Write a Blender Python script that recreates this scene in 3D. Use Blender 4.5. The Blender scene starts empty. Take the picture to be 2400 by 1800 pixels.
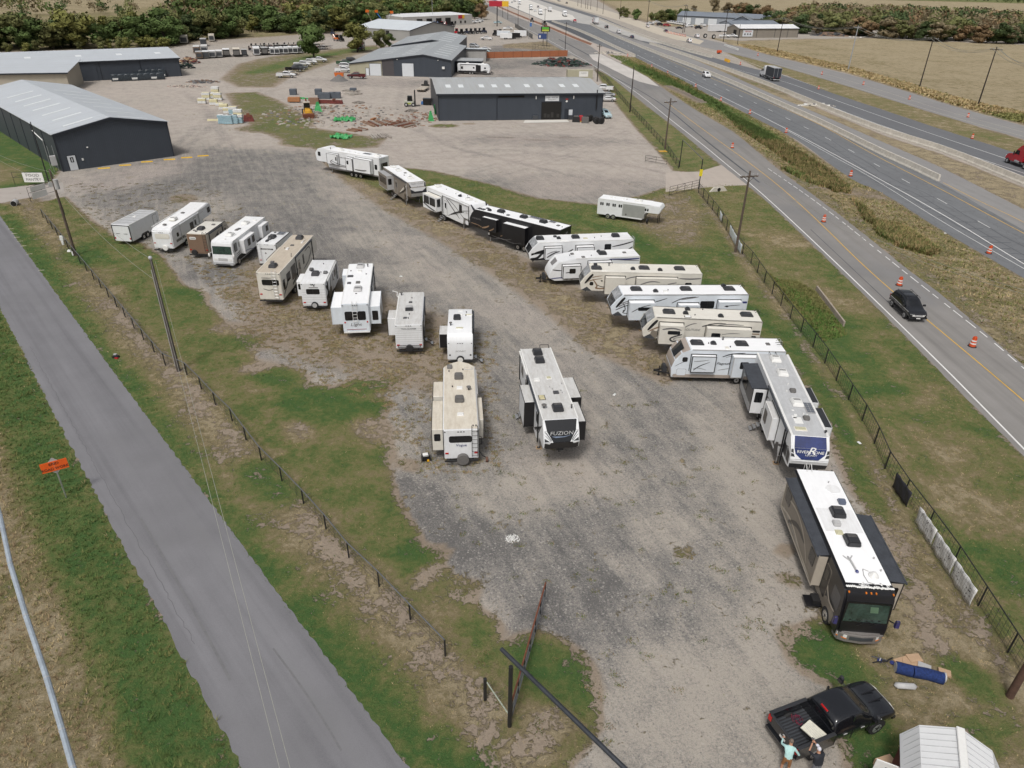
import bpy, bmesh, math, random
import numpy as np
from mathutils import Vector, Matrix
D = bpy.data
S = bpy.context.scene
COL = S.collection
random.seed(7)

# ------------------------------------------------------------------ camera
CF, CTH, CROLL, CH = 1660.0, math.radians(30.3), math.radians(1.15), 30.5
_F = np.array([0, math.cos(CTH), -math.sin(CTH)])
_U = np.array([0, math.sin(CTH), math.cos(CTH)])
_R = np.array([1.0, 0, 0])
_R2 = _R*math.cos(CROLL)+_U*math.sin(CROLL)
_U2 = -_R*math.sin(CROLL)+_U*math.cos(CROLL)
cam = D.cameras.new('camera')
camo = D.objects.new('camera', cam)
COL.objects.link(camo)
cam.sensor_width = 36
cam.lens = CF/2400*36
cam.clip_start = 0.5
cam.clip_end = 20000
camo.matrix_world = Matrix(((_R2[0], _U2[0], -_F[0], 0), (_R2[1], _U2[1], -_F[1], 0), (_R2[2], _U2[2], -_F[2], CH), (0, 0, 0, 1)))
S.camera = camo

# ------------------------------------------------------------------ light
SUN_EL, SUN_AZ = math.radians(58), math.radians(200)
w = D.worlds.new('World')
S.world = w
w.use_nodes = True
nt = w.node_tree
bg = nt.nodes['Background']
sky = nt.nodes.new('ShaderNodeTexSky')
sky.sky_type = 'NISHITA'
sky.sun_disc = False
sky.sun_elevation = SUN_EL
sky.sun_rotation = SUN_AZ
sky.air_density = 1.0
sky.dust_density = 6.0
sky.ozone_density = 0.6
hs = nt.nodes.new('ShaderNodeHueSaturation')
hs.inputs['Saturation'].default_value = 0.32
nt.links.new(sky.outputs[0], hs.inputs['Color'])
nt.links.new(hs.outputs[0], bg.inputs['Color'])
bg.inputs['Strength'].default_value = 0.088
sl = D.lights.new('sun', 'SUN')
sl.energy = 1.5
sl.angle = math.radians(11)
sl.color = (1.0, 0.965, 0.92)
so = D.objects.new('sun', sl)
COL.objects.link(so)
sd = Vector((math.sin(SUN_AZ)*math.cos(SUN_EL), math.cos(SUN_AZ)*math.cos(SUN_EL), math.sin(SUN_EL)))
so.rotation_euler = (-sd).to_track_quat('-Z', 'Y').to_euler()
S.render.engine = 'CYCLES'
S.view_settings.view_transform = 'Standard'
S.view_settings.look = 'None'
S.view_settings.exposure = 0.2
S.view_settings.gamma = 1.0
S.view_settings.use_curve_mapping = False

# ------------------------------------------------------------------ helpers
def G(u, v, z=0.0):
 """place on the level z seen in the photograph at (u, v)"""
 d = _F*CF+_R2*(u-1200)-_U2*(v-900)
 d[2] = min(d[2], -6.0)
 t = (z-CH)/d[2]
 return Vector((d[0]*t, d[1]*t, z))

def HT(u, v, vt):
 """height of an upright thing with its foot at (u, v) and its top at row vt"""
 p = G(u, v)
 lo, hi = 0.0, 29.0
 for _ in range(40):
  m = (lo+hi)/2
  q = np.array([p.x, p.y, m-CH])
  vv = 900-CF*(q@_U2)/(q@_F)
  if vv > vt: lo = m
  else: hi = m
 return lo

def tag(o, label=None, cat=None, group=None, kind=None):
 if label: o['label'] = label
 if cat: o['category'] = cat
 if group: o['group'] = group
 if kind: o['kind'] = kind
 return o

def thing(name, label, cat, loc=(0, 0, 0), rz=0.0, group=None):
 o = D.objects.new(name, None)
 COL.objects.link(o)
 o.location = loc
 o.rotation_euler = (0, 0, rz)
 o.empty_display_size = 0.3
 return tag(o, label, cat, group)

def dup(root, loc, rz, label=None, group=None):
 r = root.copy(); COL.objects.link(r)
 r.location = loc; r.rotation_euler = (0, 0, rz)
 if label: r['label'] = label
 if group: r['group'] = group
 for ch in list(root.children):
  c = ch.copy(); COL.objects.link(c); c.parent = r
  for g in list(ch.children):
   d = g.copy(); COL.objects.link(d); d.parent = c
 return r

def N(nt, typ, **kw):
 n = nt.nodes.new(typ)
 for k, v in kw.items(): setattr(n, k, v)
 return n

def noise(nt, vec, scale, detail=3.0, rough=0.6, dist=0.0):
 n = N(nt, 'ShaderNodeTexNoise')
 n.inputs['Scale'].default_value = scale
 n.inputs['Detail'].default_value = detail
 n.inputs['Roughness'].default_value = rough
 n.inputs['Distortion'].default_value = dist
 if vec is not None: nt.links.new(vec, n.inputs['Vector'])
 return n.outputs['Fac']

def math_(nt, op, a, b=None, c=None, clamp=False):
 n = N(nt, 'ShaderNodeMath', operation=op, use_clamp=clamp)
 for i, x in enumerate((a, b, c)):
  if x is None: continue
  if isinstance(x, (int, float)): n.inputs[i].default_value = x
  else: nt.links.new(x, n.inputs[i])
 return n.outputs[0]

def sstep(nt, x, lo, hi):
 n = N(nt, 'ShaderNodeMapRange', interpolation_type='SMOOTHSTEP')
 nt.links.new(x, n.inputs[0])
 n.inputs[1].default_value = lo; n.inputs[2].default_value = hi
 return n.outputs[0]

def mix(nt, f, a, b, bt='MIX'):
 n = N(nt, 'ShaderNodeMix', data_type='RGBA', blend_type=bt)
 for i, x in ((0, f), (6, a), (7, b)):
  if isinstance(x, (int, float)): n.inputs[i].default_value = x
  elif isinstance(x, tuple): n.inputs[i].default_value = (*x[:3], 1)
  else: nt.links.new(x, n.inputs[i])
 return n.outputs[2]

def ramp(nt, f, stops):
 n = N(nt, 'ShaderNodeValToRGB')
 e = n.color_ramp.elements
 while len(e) < len(stops): e.new(0.5)
 for i, (p, c) in enumerate(stops):
  e[i].position = p; e[i].color = (*c, 1)
 nt.links.new(f, n.inputs[0])
 return n.outputs[0]

def bump(nt, h, strength, dist):
 n = N(nt, 'ShaderNodeBump')
 n.inputs['Strength'].default_value = strength
 n.inputs['Distance'].default_value = dist
 nt.links.new(h, n.inputs['Height'])
 return n.outputs[0]

MATS = {}
def mat(name, col, rough=0.6, metal=0.0, var=0.12, scale=1.5, spec=0.5, dirt=None, dirtamt=0.0, coat=0.0):
 """painted / plain surface with a little uneven tone, and optional dirt"""
 if name in MATS: return MATS[name]
 m = D.materials.new(name); m.use_nodes = True
 nt = m.node_tree; b = nt.nodes['Principled BSDF']
 tc = N(nt, 'ShaderNodeTexCoord').outputs['Object']
 n1 = noise(nt, tc, scale, 4, 0.65)
 n2 = noise(nt, tc, scale*7, 3, 0.6)
 f = math_(nt, 'ADD', math_(nt, 'MULTIPLY', n1, 0.6), math_(nt, 'MULTIPLY', n2, 0.4))
 lo = tuple(c*(1-var) for c in col); hi = tuple(min(1, c*(1+var)) for c in col)
 c = mix(nt, sstep(nt, f, 0.3, 0.7), lo, hi)
 if dirt:
  sc = N(nt, 'ShaderNodeVectorMath', operation='MULTIPLY'); nt.links.new(tc, sc.inputs[0]); sc.inputs[1].default_value = (0.7, 3.2, 0.7)
  dn = noise(nt, sc.outputs[0], 1.3, 5, 0.7)
  c = mix(nt, math_(nt, 'MULTIPLY', sstep(nt, dn, 0.38, 0.75), dirtamt), c, dirt)
 nt.links.new(c, b.inputs['Base Color'])
 b.inputs['Roughness'].default_value = rough
 b.inputs['Metallic'].default_value = metal
 b.inputs['Specular IOR Level'].default_value = spec
 b.inputs['Coat Weight'].default_value = coat
 MATS[name] = m
 return m

class MB:
 def __init__(s): s.v = []; s.f = []; s.m = []; s.mats = []
 def mi(s, m):
  if m not in s.mats: s.mats.append(m)
  return s.mats.index(m)
 def add(s, vs, fs, m):
  o = len(s.v); k = s.mi(m)
  s.v += [tuple(v) for v in vs]
  for f in fs:
   s.f.append([i+o for i in f]); s.m.append(k)
  return s
 def box(s, x0, x1, y0, y1, z0, z1, m):
  return s.add([(x0,y0,z0),(x1,y0,z0),(x1,y1,z0),(x0,y1,z0),(x0,y0,z1),(x1,y0,z1),(x1,y1,z1),(x0,y1,z1)],
     [(3,2,1,0),(4,5,6,7),(0,1,5,4),(1,2,6,5),(2,3,7,6),(3,0,4,7)], m)
 def tbox(s, x0, x1, y0, y1, z0, z1, dx, dy, m, sx=0):
  """box whose top is smaller by dx, dy on each side"""
  return s.add([(x0,y0,z0),(x1,y0,z0),(x1,y1,z0),(x0,y1,z0),(x0+dx+sx,y0+dy,z1),(x1-dx,y0+dy,z1),(x1-dx,y1-dy,z1),(x0+dx+sx,y1-dy,z1)],
     [(3,2,1,0),(4,5,6,7),(0,1,5,4),(1,2,6,5),(2,3,7,6),(3,0,4,7)], m)
 def prism(s, pts, axis, a, b, m, capm=None):
  n = len(pts)
  def P(p, t):
   if axis == 'y': return (p[0], t, p[1])
   if axis == 'x': return (t, p[0], p[1])
   return (p[0], p[1], t)
  vs = [P(p, a) for p in pts]+[P(p, b) for p in pts]
  fs = [(i, (i+1) % n, (i+1) % n+n, i+n) for i in range(n)]
  s.add(vs, fs, m)
  o = len(s.v)-2*n; k = s.mi(capm or m)
  s.f.append([o+i for i in range(n)][::-1]); s.m.append(k)
  s.f.append([o+n+i for i in range(n)]); s.m.append(k)
  return s
 def tube(s, p, q, r, m, n=6, r2=None, cap=True):
  p = Vector(p); q = Vector(q); d = q-p
  if d.length < 1e-6: return s
  d.normalize(); a = d.orthogonal().normalized(); b = d.cross(a)
  r2 = r if r2 is None else r2
  vs = [p+(a*math.cos(t)+b*math.sin(t))*r for t in [2*math.pi*i/n for i in range(n)]]
  vs += [q+(a*math.cos(t)+b*math.sin(t))*r2 for t in [2*math.pi*i/n for i in range(n)]]
  fs = [(i, (i+1) % n, (i+1) % n+n, i+n) for i in range(n)]
  if cap: fs += [tuple(range(n))[::-1], tuple(range(n, 2*n))]
  return s.add(vs, fs, m)
 def path(s, pts, r, m, n=5):
  for a, b in zip(pts, pts[1:]): s.tube(a, b, r, m, n)
  return s
 def ball(s, c, r, m, nu=8, nv=5):
  if isinstance(r, (int, float)): r = (r, r, r)
  vs = [(c[0], c[1], c[2]-r[2])]
  for j in range(1, nv):
   ph = math.pi*j/nv-math.pi/2
   for i in range(nu):
    t = 2*math.pi*i/nu
    vs.append((c[0]+r[0]*math.cos(ph)*math.cos(t), c[1]+r[1]*math.cos(ph)*math.sin(t), c[2]+r[2]*math.sin(ph)))
  vs.append((c[0], c[1], c[2]+r[2]))
  fs = [(0, 1+(i+1) % nu, 1+i) for i in range(nu)]
  for j in range(nv-2):
   for i in range(nu):
    a = 1+j*nu+i; b = 1+j*nu+(i+1) % nu
    fs.append((a, b, b+nu, a+nu))
  l = len(vs)-1
  fs += [(l, l-nu+i, l-nu+(i+1) % nu) for i in range(nu)]
  return s.add(vs, fs, m)
 def obj(s, name, parent=None, off=(0, 0, 0), smooth=False, bevel=0, seg=1, bsel=None, angle=None):
  me = D.meshes.new(name)
  vs = s.v if off == (0, 0, 0) else [(v[0]-off[0], v[1]-off[1], v[2]-off[2]) for v in s.v]
  me.from_pydata(vs, [], s.f)
  for m in s.mats: me.materials.append(m)
  me.polygons.foreach_set('material_index', s.m)
  bm = bmesh.new(); bm.from_mesh(me)
  bmesh.ops.recalc_face_normals(bm, faces=bm.faces)
  if bevel:
   es = [e for e in bm.edges if (bsel(e) if bsel else (len(e.link_faces) == 2 and e.calc_face_angle(0) > 0.5))]
   bmesh.ops.bevel(bm, geom=es, offset=bevel, segments=seg, affect='EDGES', clamp_overlap=True)
  if smooth:
   for f in bm.faces: f.smooth = True
   for e in bm.edges:
    if len(e.link_faces) == 2 and e.calc_face_angle(0) > (angle or 0.7): e.smooth = False
  bm.to_mesh(me); bm.free()
  o = D.objects.new(name, me); COL.objects.link(o)
  if parent is not None: o.parent = parent
  elif off != (0, 0, 0): o.location = off
  return o

_tc = {}
def text(s, size, m, name, parent, mtx, shear=0.0, ext=0.004, align='CENTER', sx=1.0):
 c = D.curves.new('lettering', 'FONT'); c.body = s; c.size = size; c.extrude = ext; c.shear = shear
 c.align_x = align; c.align_y = 'CENTER'; c.resolution_u = 2
 o = D.objects.new('tmp', c); COL.objects.link(o)
 dg = bpy.context.evaluated_depsgraph_get()
 me = D.meshes.new_from_object(o.evaluated_get(dg))
 D.objects.remove(o); D.curves.remove(c)
 me.transform(mtx @ Matrix.Diagonal((sx, 1, 1, 1)))
 me.materials.clear(); me.materials.append(m)
 r = D.objects.new(name, me); COL.objects.link(r)
 if parent is not None: r.parent = parent
 return r

def frame(o, xdir, ydir):
 """matrix taking text XY to the plane spanned by xdir, ydir at o"""
 x = Vector(xdir).normalized(); y = Vector(ydir).normalized(); z = x.cross(y)
 return Matrix(((x.x, y.x, z.x, o[0]), (x.y, y.y, z.y, o[1]), (x.z, y.z, z.z, o[2]), (0, 0, 0, 1)))
# ------------------------------------------------------------------ ground sheet
def axis(lo, hi, fine0, fine1, step, grow):
 a = [fine0]; s = step
 while a[-1] < fine1: a.append(a[-1]+step)
 while a[-1] < hi: s *= grow; a.append(a[-1]+s)
 b = [fine0]; s = step
 while b[-1] > lo: s *= grow; b.append(b[-1]-s)
 return np.array(b[:0:-1]+a)
gx = axis(-4000, 4000, -70, 75, 0.55, 1.03)
gy = axis(-200, 6000, 12, 125, 0.5, 1.018)
GX, GY = np.meshgrid(gx, gy)
PX, PY = GX.ravel(), GY.ravel()
NV = PX.size
A = {'cov': np.zeros(NV), 'dry': np.full(NV, .5), 'dirt': np.full(NV, .9), 'pale': np.zeros(NV), 'dark': np.zeros(NV), 'pink': np.full(NV, .5)}

def world(pts): return np.array([G(*p)[:2] for p in pts])
def sd_poly(P, soft):
 P = np.asarray(P); m = (PX > P[:,0].min()-soft*2) & (PX < P[:,0].max()+soft*2) & (PY > P[:,1].min()-soft*2) & (PY < P[:,1].max()+soft*2)
 x = PX[m]; y = PY[m]; d = np.full(x.size, 1e9); ins = np.zeros(x.size, bool)
 for (x0, y0), (x1, y1) in zip(P, np.roll(P, -1, 0)):
  ex, ey = x1-x0, y1-y0; L = ex*ex+ey*ey+1e-12
  t = np.clip(((x-x0)*ex+(y-y0)*ey)/L, 0, 1)
  d = np.minimum(d, np.hypot(x-x0-t*ex, y-y0-t*ey))
  if y0 != y1:
   c = ((y0 > y) != (y1 > y)) & (x < (x1-x0)*(y-y0)/(y1-y0)+x0)
   ins ^= c
 return m, np.where(ins, d, -d)
def sd_line(P):
 d = np.full(NV, 1e9)
 for (x0, y0), (x1, y1) in zip(P[:-1], P[1:]):
  ex, ey = x1-x0, y1-y0; L = ex*ex+ey*ey+1e-12
  t = np.clip(((PX-x0)*ex+(PY-y0)*ey)/L, 0, 1)
  d = np.minimum(d, np.hypot(PX-x0-t*ex, PY-y0-t*ey))
 return d
def sm(x, a, b):
 t = np.clip((x-a)/(b-a), 0, 1); return t*t*(3-2*t)
def area(pts, soft=0.8, amt=1.0, **kw):
 m, s = sd_poly(world(pts), soft); wgt = sm(s, -soft, soft)*amt
 for k, v in kw.items(): A[k][m] = A[k][m]*(1-wgt)+v*wgt
def band(pts, hw, soft=0.8, amt=1.0, off=(0, 0), **kw):
 P = world(pts)+np.array(off); wgt = (1-sm(sd_line(P), hw-soft, hw+soft))*amt
 for k, v in kw.items(): A[k] = A[k]*(1-wgt)+v*wgt
def blob(u, v, r, amt=1.0, stretch=1.0, ang=0.0, **kw):
 p = G(u, v); dx = PX-p.x; dy = PY-p.y; c, s = math.cos(ang), math.sin(ang)
 d = np.hypot((dx*c+dy*s)/stretch, -dx*s+dy*c); wgt = (1-sm(d, r*.35, r))*amt
 for k, vv in kw.items(): A[k] = A[k]*(1-wgt)+vv*wgt

ROAD_L = [(-260,300),(-130,480),(0,725),(44,800),(88.6,895),(152,1021),(209,1126),(253,1208),(299,1300),(366,1428),(447,1574),(517,1704),(567,1800),(640,1930)]
ROAD_R = [(-150,300),(-60,425),(0,508),(41,555),(81,612),(136,690),(211,800),(269,873),(316,936),(373,1015),(427,1094),(490,1177),(573,1300),(610,1338),(692,1460),(773,1558),(834,1647),(900,1725),(970,1800),(1090,1930)]
FENCE_L = [(76,470),(100,500),(125,530),(150,560),(178,590),(215,640),(262,700),(320,778),(370,830),(419,871),(448,905),(480,940),(515,985),(560,1033),(620,1108),(670,1155),(740,1225),(785,1280),(840,1330),(905,1400),(965,1460),(1045,1540),(1140,1640)]
FENCE_R = [(1392,165),(1420,190),(1470,250),(1515,300),(1560,350),(1590,395)]
FENCE_R2 = [(1640,440),(1670,480),(1700,530),(1730,575),(1760,625),(1800,670),(1850,730),(1880,775),(1910,820),(1955,880),(2000,950),(2050,1035),(2072,1110),(2110,1180),(2150,1250),(2225,1345),(2275,1420),(2330,1508),(2400,1590),(2480,1700)]
FW = [(1080,-5),(1158,31),(1218,63),(1268,89),(1320,120),(1383,150),(1432,180),(1516,249),(1583,299),(1651,356),(1685,382),(1740,425),(1800,473),(1963,630),(2125,790),(2250,920),(2400,1069),(2600,1280)]
FE = [(1115,-5),(1193,33),(1241,52),(1288,67),(1336,89),(1377,103),(1407,125),(1454,148),(1486,163),(1516,180),(1572,220),(1624,254),(1662,277),(1719,308),(1794,372),(1827,400),(1936,479),(2044,563),(2125,631),(2207,690),(2334,800),(2400,858),(2620,1050)]
HW = [(1140,-5),(1230,30),(1277,50),(1381,96),(1420,112),(1488,133),(1561,170),(1629,207),(1696,236),(1753,268),(1832,308),(1880,335),(1963,398),(2011,430),(2066,449),(2207,541),(2400,652),(2620,780)]
B1 = [(1200,-5),(1340,42),(1400,64),(1470,98),(1547,130),(1626,159),(1708,193),(1780,226),(1864,264),(1936,297),(2071,366),(2136,394),(2201,426),(2400,541),(2620,660)]
MS = [(1600,128),(1700,170),(1800,217),(1936,274),(2071,334),(2207,392),(2400,492),(2620,600)]
BC = [(1215,-5),(1380,46),(1444,78),(1512,100),(1607,131),(1696,163),(1800,200),(1936,258),(2071,312),(2207,353),(2312,396),(2400,432),(2620,520)]
HE = [(1255,-5),(1400,36),(1455,60),(1553,100),(1668,134),(1760,160),(1846,177),(1936,214),(2071,258),(2207,304),(2370,355),(2480,392),(2620,440)]
FFS = [(1285,-5),(1400,32),(1500,62),(1616,104),(1700,122),(1765,138),(1846,160),(1990,203),(2139,250),(2261,287),(2400,326),(2620,390)]
FFN = [(1310,-5),(1400,18),(1480,45),(1560,68),(1638,90),(1729,108),(1800,130),(1990,174),(2134,217),(2234,249),(2400,296),(2620,355)]

# gravel tone of the lot
area([(160,400),(480,365),(740,355),(800,420),(1000,520),(1200,640),(1330,760),(1500,860),(1650,900),(1800,1000),(1850,1200),(1880,1380),(1800,1500),(1700,1950),(1250,1950),(1320,1600),(1200,1480),(1000,1320),(930,1180),(900,1000),(800,900),(700,850),(560,740),(430,660),(300,560)], 3, dirt=.5, pink=.35)
for u, v, r, a, st, an, k in [(700,560,14,.7,1.8,-.9,.16),(560,640,5,.8,2,.2,.12),(650,800,6,.8,1.8,-.5,.18),(1000,1200,4,.9,2.2,-.6,.05),(1060,1240,4.5,.8,1.5,-.8,.1),(1320,1180,6.5,.6,1.3,.3,.2),(1450,1400,5,.8,1.4,1.2,.1),(1340,1460,4.5,.75,1.3,.4,.15),(1500,830,9,.6,2,-.2,.2),(1400,1000,8,.7,1.3,0,.22),(1600,1250,4,.5,1.5,1.3,.3),(1250,1330,4,.6,1.5,.2,.2),(1120,880,6,.5,1.5,-.5,.3),(900,690,9,.5,2,-.6,.25),
  (1420,1540,3.5,.7,1.4,.2,.2),(260,440,12,.8,2.4,.15,.3),(560,420,22,.8,1.6,.1,.3),(1010,560,8,.6,2,-.6,.25)]:
 blob(u, v, r, a, st, an, dirt=k)
band([(760,400),(900,540),(1080,680),(1230,760),(1330,840),(1350,960),(1300,1100)], 3.2, 2.5, .5, dirt=.85, pink=.7)
for o_ in (0, 2.2, 4.4): band([(900,560),(1080,680),(1230,790),(1380,960),(1480,1150),(1520,1350),(1480,1600),(1420,1790)], .5, .6, .5, off=(o_, o_*.3), dirt=.85)
band([(1700,1080),(1750,1150),(1800,1260),(1850,1400),(1800,1500),(1700,1620),(1600,1780)], 1.8, 1.3, .75, dirt=.95)
band([(1640,980),(1690,1060),(1740,1130),(1790,1230)], 1.1, .8, .8, dirt=.95)
for u, v, r in [(850,560,4),(930,640,3),(1560,1240,2.4),(1480,1330,1.6),(1180,1160,3.5),(1350,1120,3.4),(1520,1640,3.2),(1640,1560,3),(1380,1700,3),(780,820,3),(440,480,8),(1100,1430,2)]:
 blob(u, v, r, .7, 1.6, random.uniform(-1, 1), dirt=.95)
# upper yards: pale caliche with dusty darker patches
area([(330,440),(480,380),(440,330),(700,350),(1100,420),(1380,470),(1640,430),(1600,380),(1450,230),(1400,165),(1300,150),(900,180),(400,170),(190,210),(410,370),(150,410),(0,440),(0,470),(160,465)], 5, .8, pale=.55, pink=.75, dirt=.97)
for u, v, r, st, an in [(1250,330,9,3,.0),(1120,250,6,3,.1),(1300,440,14,2.6,.05),(980,195,14,4,.0),(1240,150,22,2.5,.1),(1200,125,16,2.5,.1),(450,365,10,3,.1),(560,120,20,2,.1)]:
 blob(u, v, r, .75, st, an, dirt=.25, pale=.0)
area([(1080,190),(1320,185),(1370,150),(1330,138),(1160,138),(1080,160)], 5, .8, dirt=.2, pale=0)
area([(1150,107),(1290,107),(1340,128),(1330,133),(1140,133)], 2, .9, dirt=.05, pale=0)
for u, v, r, st in [(1175,322,2.2,3),(1330,322,2,3.5),(1260,328,2,3)]:
 blob(u, v, r, .7, st, 0, dark=.8, pink=.9)
area([(400,375),(480,366),(560,420),(330,520),(220,470),(170,440),(250,400)], 5, .7, dirt=.15, pale=0)
blob(760,318,5,.6,3,0,dirt=.3)

for pts in ([(190,440),(420,330),(500,262),(620,205),(900,192),(1100,196)],[(420,400),(520,330),(470,250),(420,210)],[(650,345),(900,360),(1200,350),(1450,380),(1620,420)],[(760,335),(1000,330),(1240,310),(1500,330)],[(940,190),(930,250),(960,300),(1040,340),(1300,400)],[(560,420),(740,345),(900,340)],[(1100,400),(1300,350),(1430,300)]):
 for d_ in (0, 1.8, 5.0, 6.9): band(pts, .35, .5, .5, off=(d_*.6, -d_*.7), dirt=.2, pale=.1)
# grass
area([(-400,300),(-130,480),(0,725),(60,830),(180,1080),(300,1310),(430,1520),(570,1800),(640,1990),(-500,1990),(-500,600)], .6, cov=1, dry=.8)
band([p for p in ROAD_L], 1.9, 1.0, .95, off=(-1.9, -.4), dry=.12, cov=1)
area([(-150,440),(0,478),(60,480),(120,470),(150,462),(190,500),(230,530),(260,552),(330,572),(374,600),(423,666),(483,712),(560,800),(600,850),(640,880),(690,920),(780,930),(870,940),(910,1000),(905,1100),(930,1180),(980,1260),(1040,1370),(1170,1470),(1150,1510),(1250,1530),(1390,1620),(1400,1700),(1320,1800),(1350,1990),(1150,1990),(970,1800),(900,1725),(834,1647),(692,1460),(573,1300),(427,1094),(269,873),(136,690),(0,508),(-150,400)], .8, cov=1.2, dry=.4)
band(ROAD_R[2:], 2.2, 1.0, .95, off=(2.3, .3), dry=.05, cov=1)
band(FENCE_L, 1.9, 1.6, .9, off=(-1.0, -.2), dry=.75, cov=.62, dirt=.75)
band(FENCE_L[6:], .7, .9, .6, off=(-.3, 0), cov=.25, dirt=.8)
for u, v, r, st, an in [(560,790,2.6,2,-.5),(640,880,2.4,2,-.4),(870,900,2.4,1.6,.5),(840,960,2.5,1.5,.4),(740,930,2.6,2,0),(440,690,2,2,-.5),(620,1130,2.5,2,-.8),(985,1320,1.5,2,-.6),(1290,1560,2.4,1.5,-.6),(1120,1780,2.6,1.5,.3),(470,560,3,2.4,0),(200,600,3,2,-.8),(700,950,2,2,-1)]:
 blob(u, v, r, .85, st, an, dry=.05, cov=.97)
for u, v, r in [(540,770,2.2),(600,860,1.8),(700,1010,1.7),(880,1010,2.4),(1060,1400,1.2),(1130,1700,1.3),(1230,1760,1.6),(1290,1690,1.4),(1000,1350,1.2)]:
 blob(u, v, r, .8, 1.5, random.uniform(-1, 1), cov=.3, dry=.8, dirt=.85)
for u, v, r in [(900,1060,1.4),(1080,1390,1.6),(1035,1290,.9),(960,1090,1.2),(560,690,2.4),(1600,1300,.7),(1840,1290,.9),(1850,1360,.9),(1010,880,1.0),(1930,1530,2.2),(1880,1500,1.6),(2000,1230,1.5),(430,465,3)]:
 blob(u, v, r, .6, 1.4, random.uniform(-1, 1), cov=.62, dry=.2)
# fringe of weeds under the right hand row
area([(740,360),(800,420),(900,490),(1040,570),(1180,660),(1290,740),(1380,820),(1560,900),(1620,860),(1500,780),(1400,700),(1260,620),(1100,540),(900,440)], 2.0, cov=.52, dry=.78, dirt=.85)
area([(560,600),(740,640),(1060,740),(1130,880),(1100,960),(900,900),(700,850),(560,780)], 3, .9, cov=.4, dry=.62, dirt=.6)
area([(740,345),(860,385),(1010,400),(1140,430),(1260,465),(1400,480),(1500,460),(1560,440),(1650,430),(1690,470),(1740,600),(1850,740),(2060,1050),(2180,1250),(2340,1490),(2400,1570),(2500,1700),(2600,1990),(2040,1990),(2010,1800),(2020,1720),(2060,1600),(1960,1590),(1900,1560),(1890,1500),(1990,1500),(2100,1420),(2100,1300),(2000,1120),(1940,960),(1880,850),(1800,790),(1650,760),(1520,730),(1440,690),(1380,650),(1280,590),(1120,530),(1000,480),(880,440),(780,395)], 1.0, cov=.93, dry=.36)
area([(1500,470),(1600,440),(1660,500),(1640,580),(1560,570),(1490,530)], 2.5, .8, cov=.45, dry=.8, pale=.4)
area([(1480,1130),(1560,540),(1720,610),(1740,700),(1650,650),(1590,600)], 2, .0, cov=.9)
area([(1930,1440),(2040,1380),(2200,1400),(2400,1600),(2500,1990),(2010,1990),(2010,1700),(1960,1590)], 1.5, .9, dry=.84, cov=.82)
band([(1300,500),(1450,540),(1600,640),(1800,760),(1950,930),(2060,1150)], 1.6, 1.4, .8, dry=.08, cov=.97)
band(FENCE_R2, .7, .6, .75, off=(-.4, 0), dry=.8, cov=.4)
band([(2080,1250),(2130,1340),(2170,1450),(2200,1540)], 1.0, .8, .8, cov=.35, dirt=.9, dry=.85)
for u, v, r, k in [(2280,1590,1.6,.1),(2060,1330,1.6,.1),(2040,1720,1.4,.08),(2080,1790,1.4,.08),(1960,1560,1.8,.1),(2320,1720,1.5,.3),(1940,1490,1.3,.15),(2200,1130,1.6,.2)]:
 blob(u, v, r, .85, 1.6, random.uniform(-1, 1), dry=k, cov=.95)
# verge between fence and frontage road
area([(1395,162),(1432,180),(1516,249),(1583,299),(1651,356),(1690,388),(1640,405),(1580,400),(1540,350),(1500,310),(1450,250),(1410,190)], 1.0, cov=.95, dry=.45)
area([(1640,440),(1690,432),(1745,432),(1800,473),(1963,630),(2125,790),(2400,1069),(2650,1330),(2650,1700),(2400,1580),(2225,1345),(2072,1110),(1910,820),(1760,625),(1700,530)], .8, cov=.98, dry=.5)
band([(1800,490),(1963,650),(2125,815),(2400,1100)], 1.6, 1.3, .7, dry=.25)
for u, v, r, k in [(1850,560,5,.8),(1930,700,5,.75),(2120,900,5,.75),(2250,1050,4,.7),(2330,1200,4,.8),(1900,770,3,.05),(1930,790,3,.02),(1960,750,2.5,.02),(2050,900,3,.2),(2350,1330,2.5,.15),(1990,840,3,.1)]:
 blob(u, v, r, .8, 1.7, random.uniform(-1, 0), dry=k)
area([(1820,650),(1850,700),(1930,790),(1990,790),(1960,750),(1900,690)], 1, .9, dry=.0, cov=1)
# ditch between frontage road and highway
area([(1407,125),(1516,180),(1624,254),(1719,308),(1827,400),(1936,479),(2125,631),(2400,858),(2650,1080),(2650,790),(2400,652),(2207,541),(2066,449),(1963,398),(1832,308),(1753,268),(1629,207),(1488,133)], .8, cov=.93, dry=.72)
band([(1440,130),(1560,190),(1700,255),(1800,320)], 2.8, 1.5, .8, off=(0,-2), dry=.12)
band([(1460,158),(1560,222),(1660,300),(1760,360),(1830,410)], 1.6, 1.5, .8, off=(1,0), cov=.35, pale=.5)
band([(1560,198),(1600,215),(1640,235)], 1.8, 1.5, .9, off=(0,-3), cov=.05, dark=.8)
band([(1840,402),(2044,555),(2207,683),(2400,845)], 1.2, .9, .8, off=(.8,.2), cov=.5, pale=.3, dry=.5)
blob(2010,450,5,.8,2,-.6,cov=.3,dirt=.6)
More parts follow.
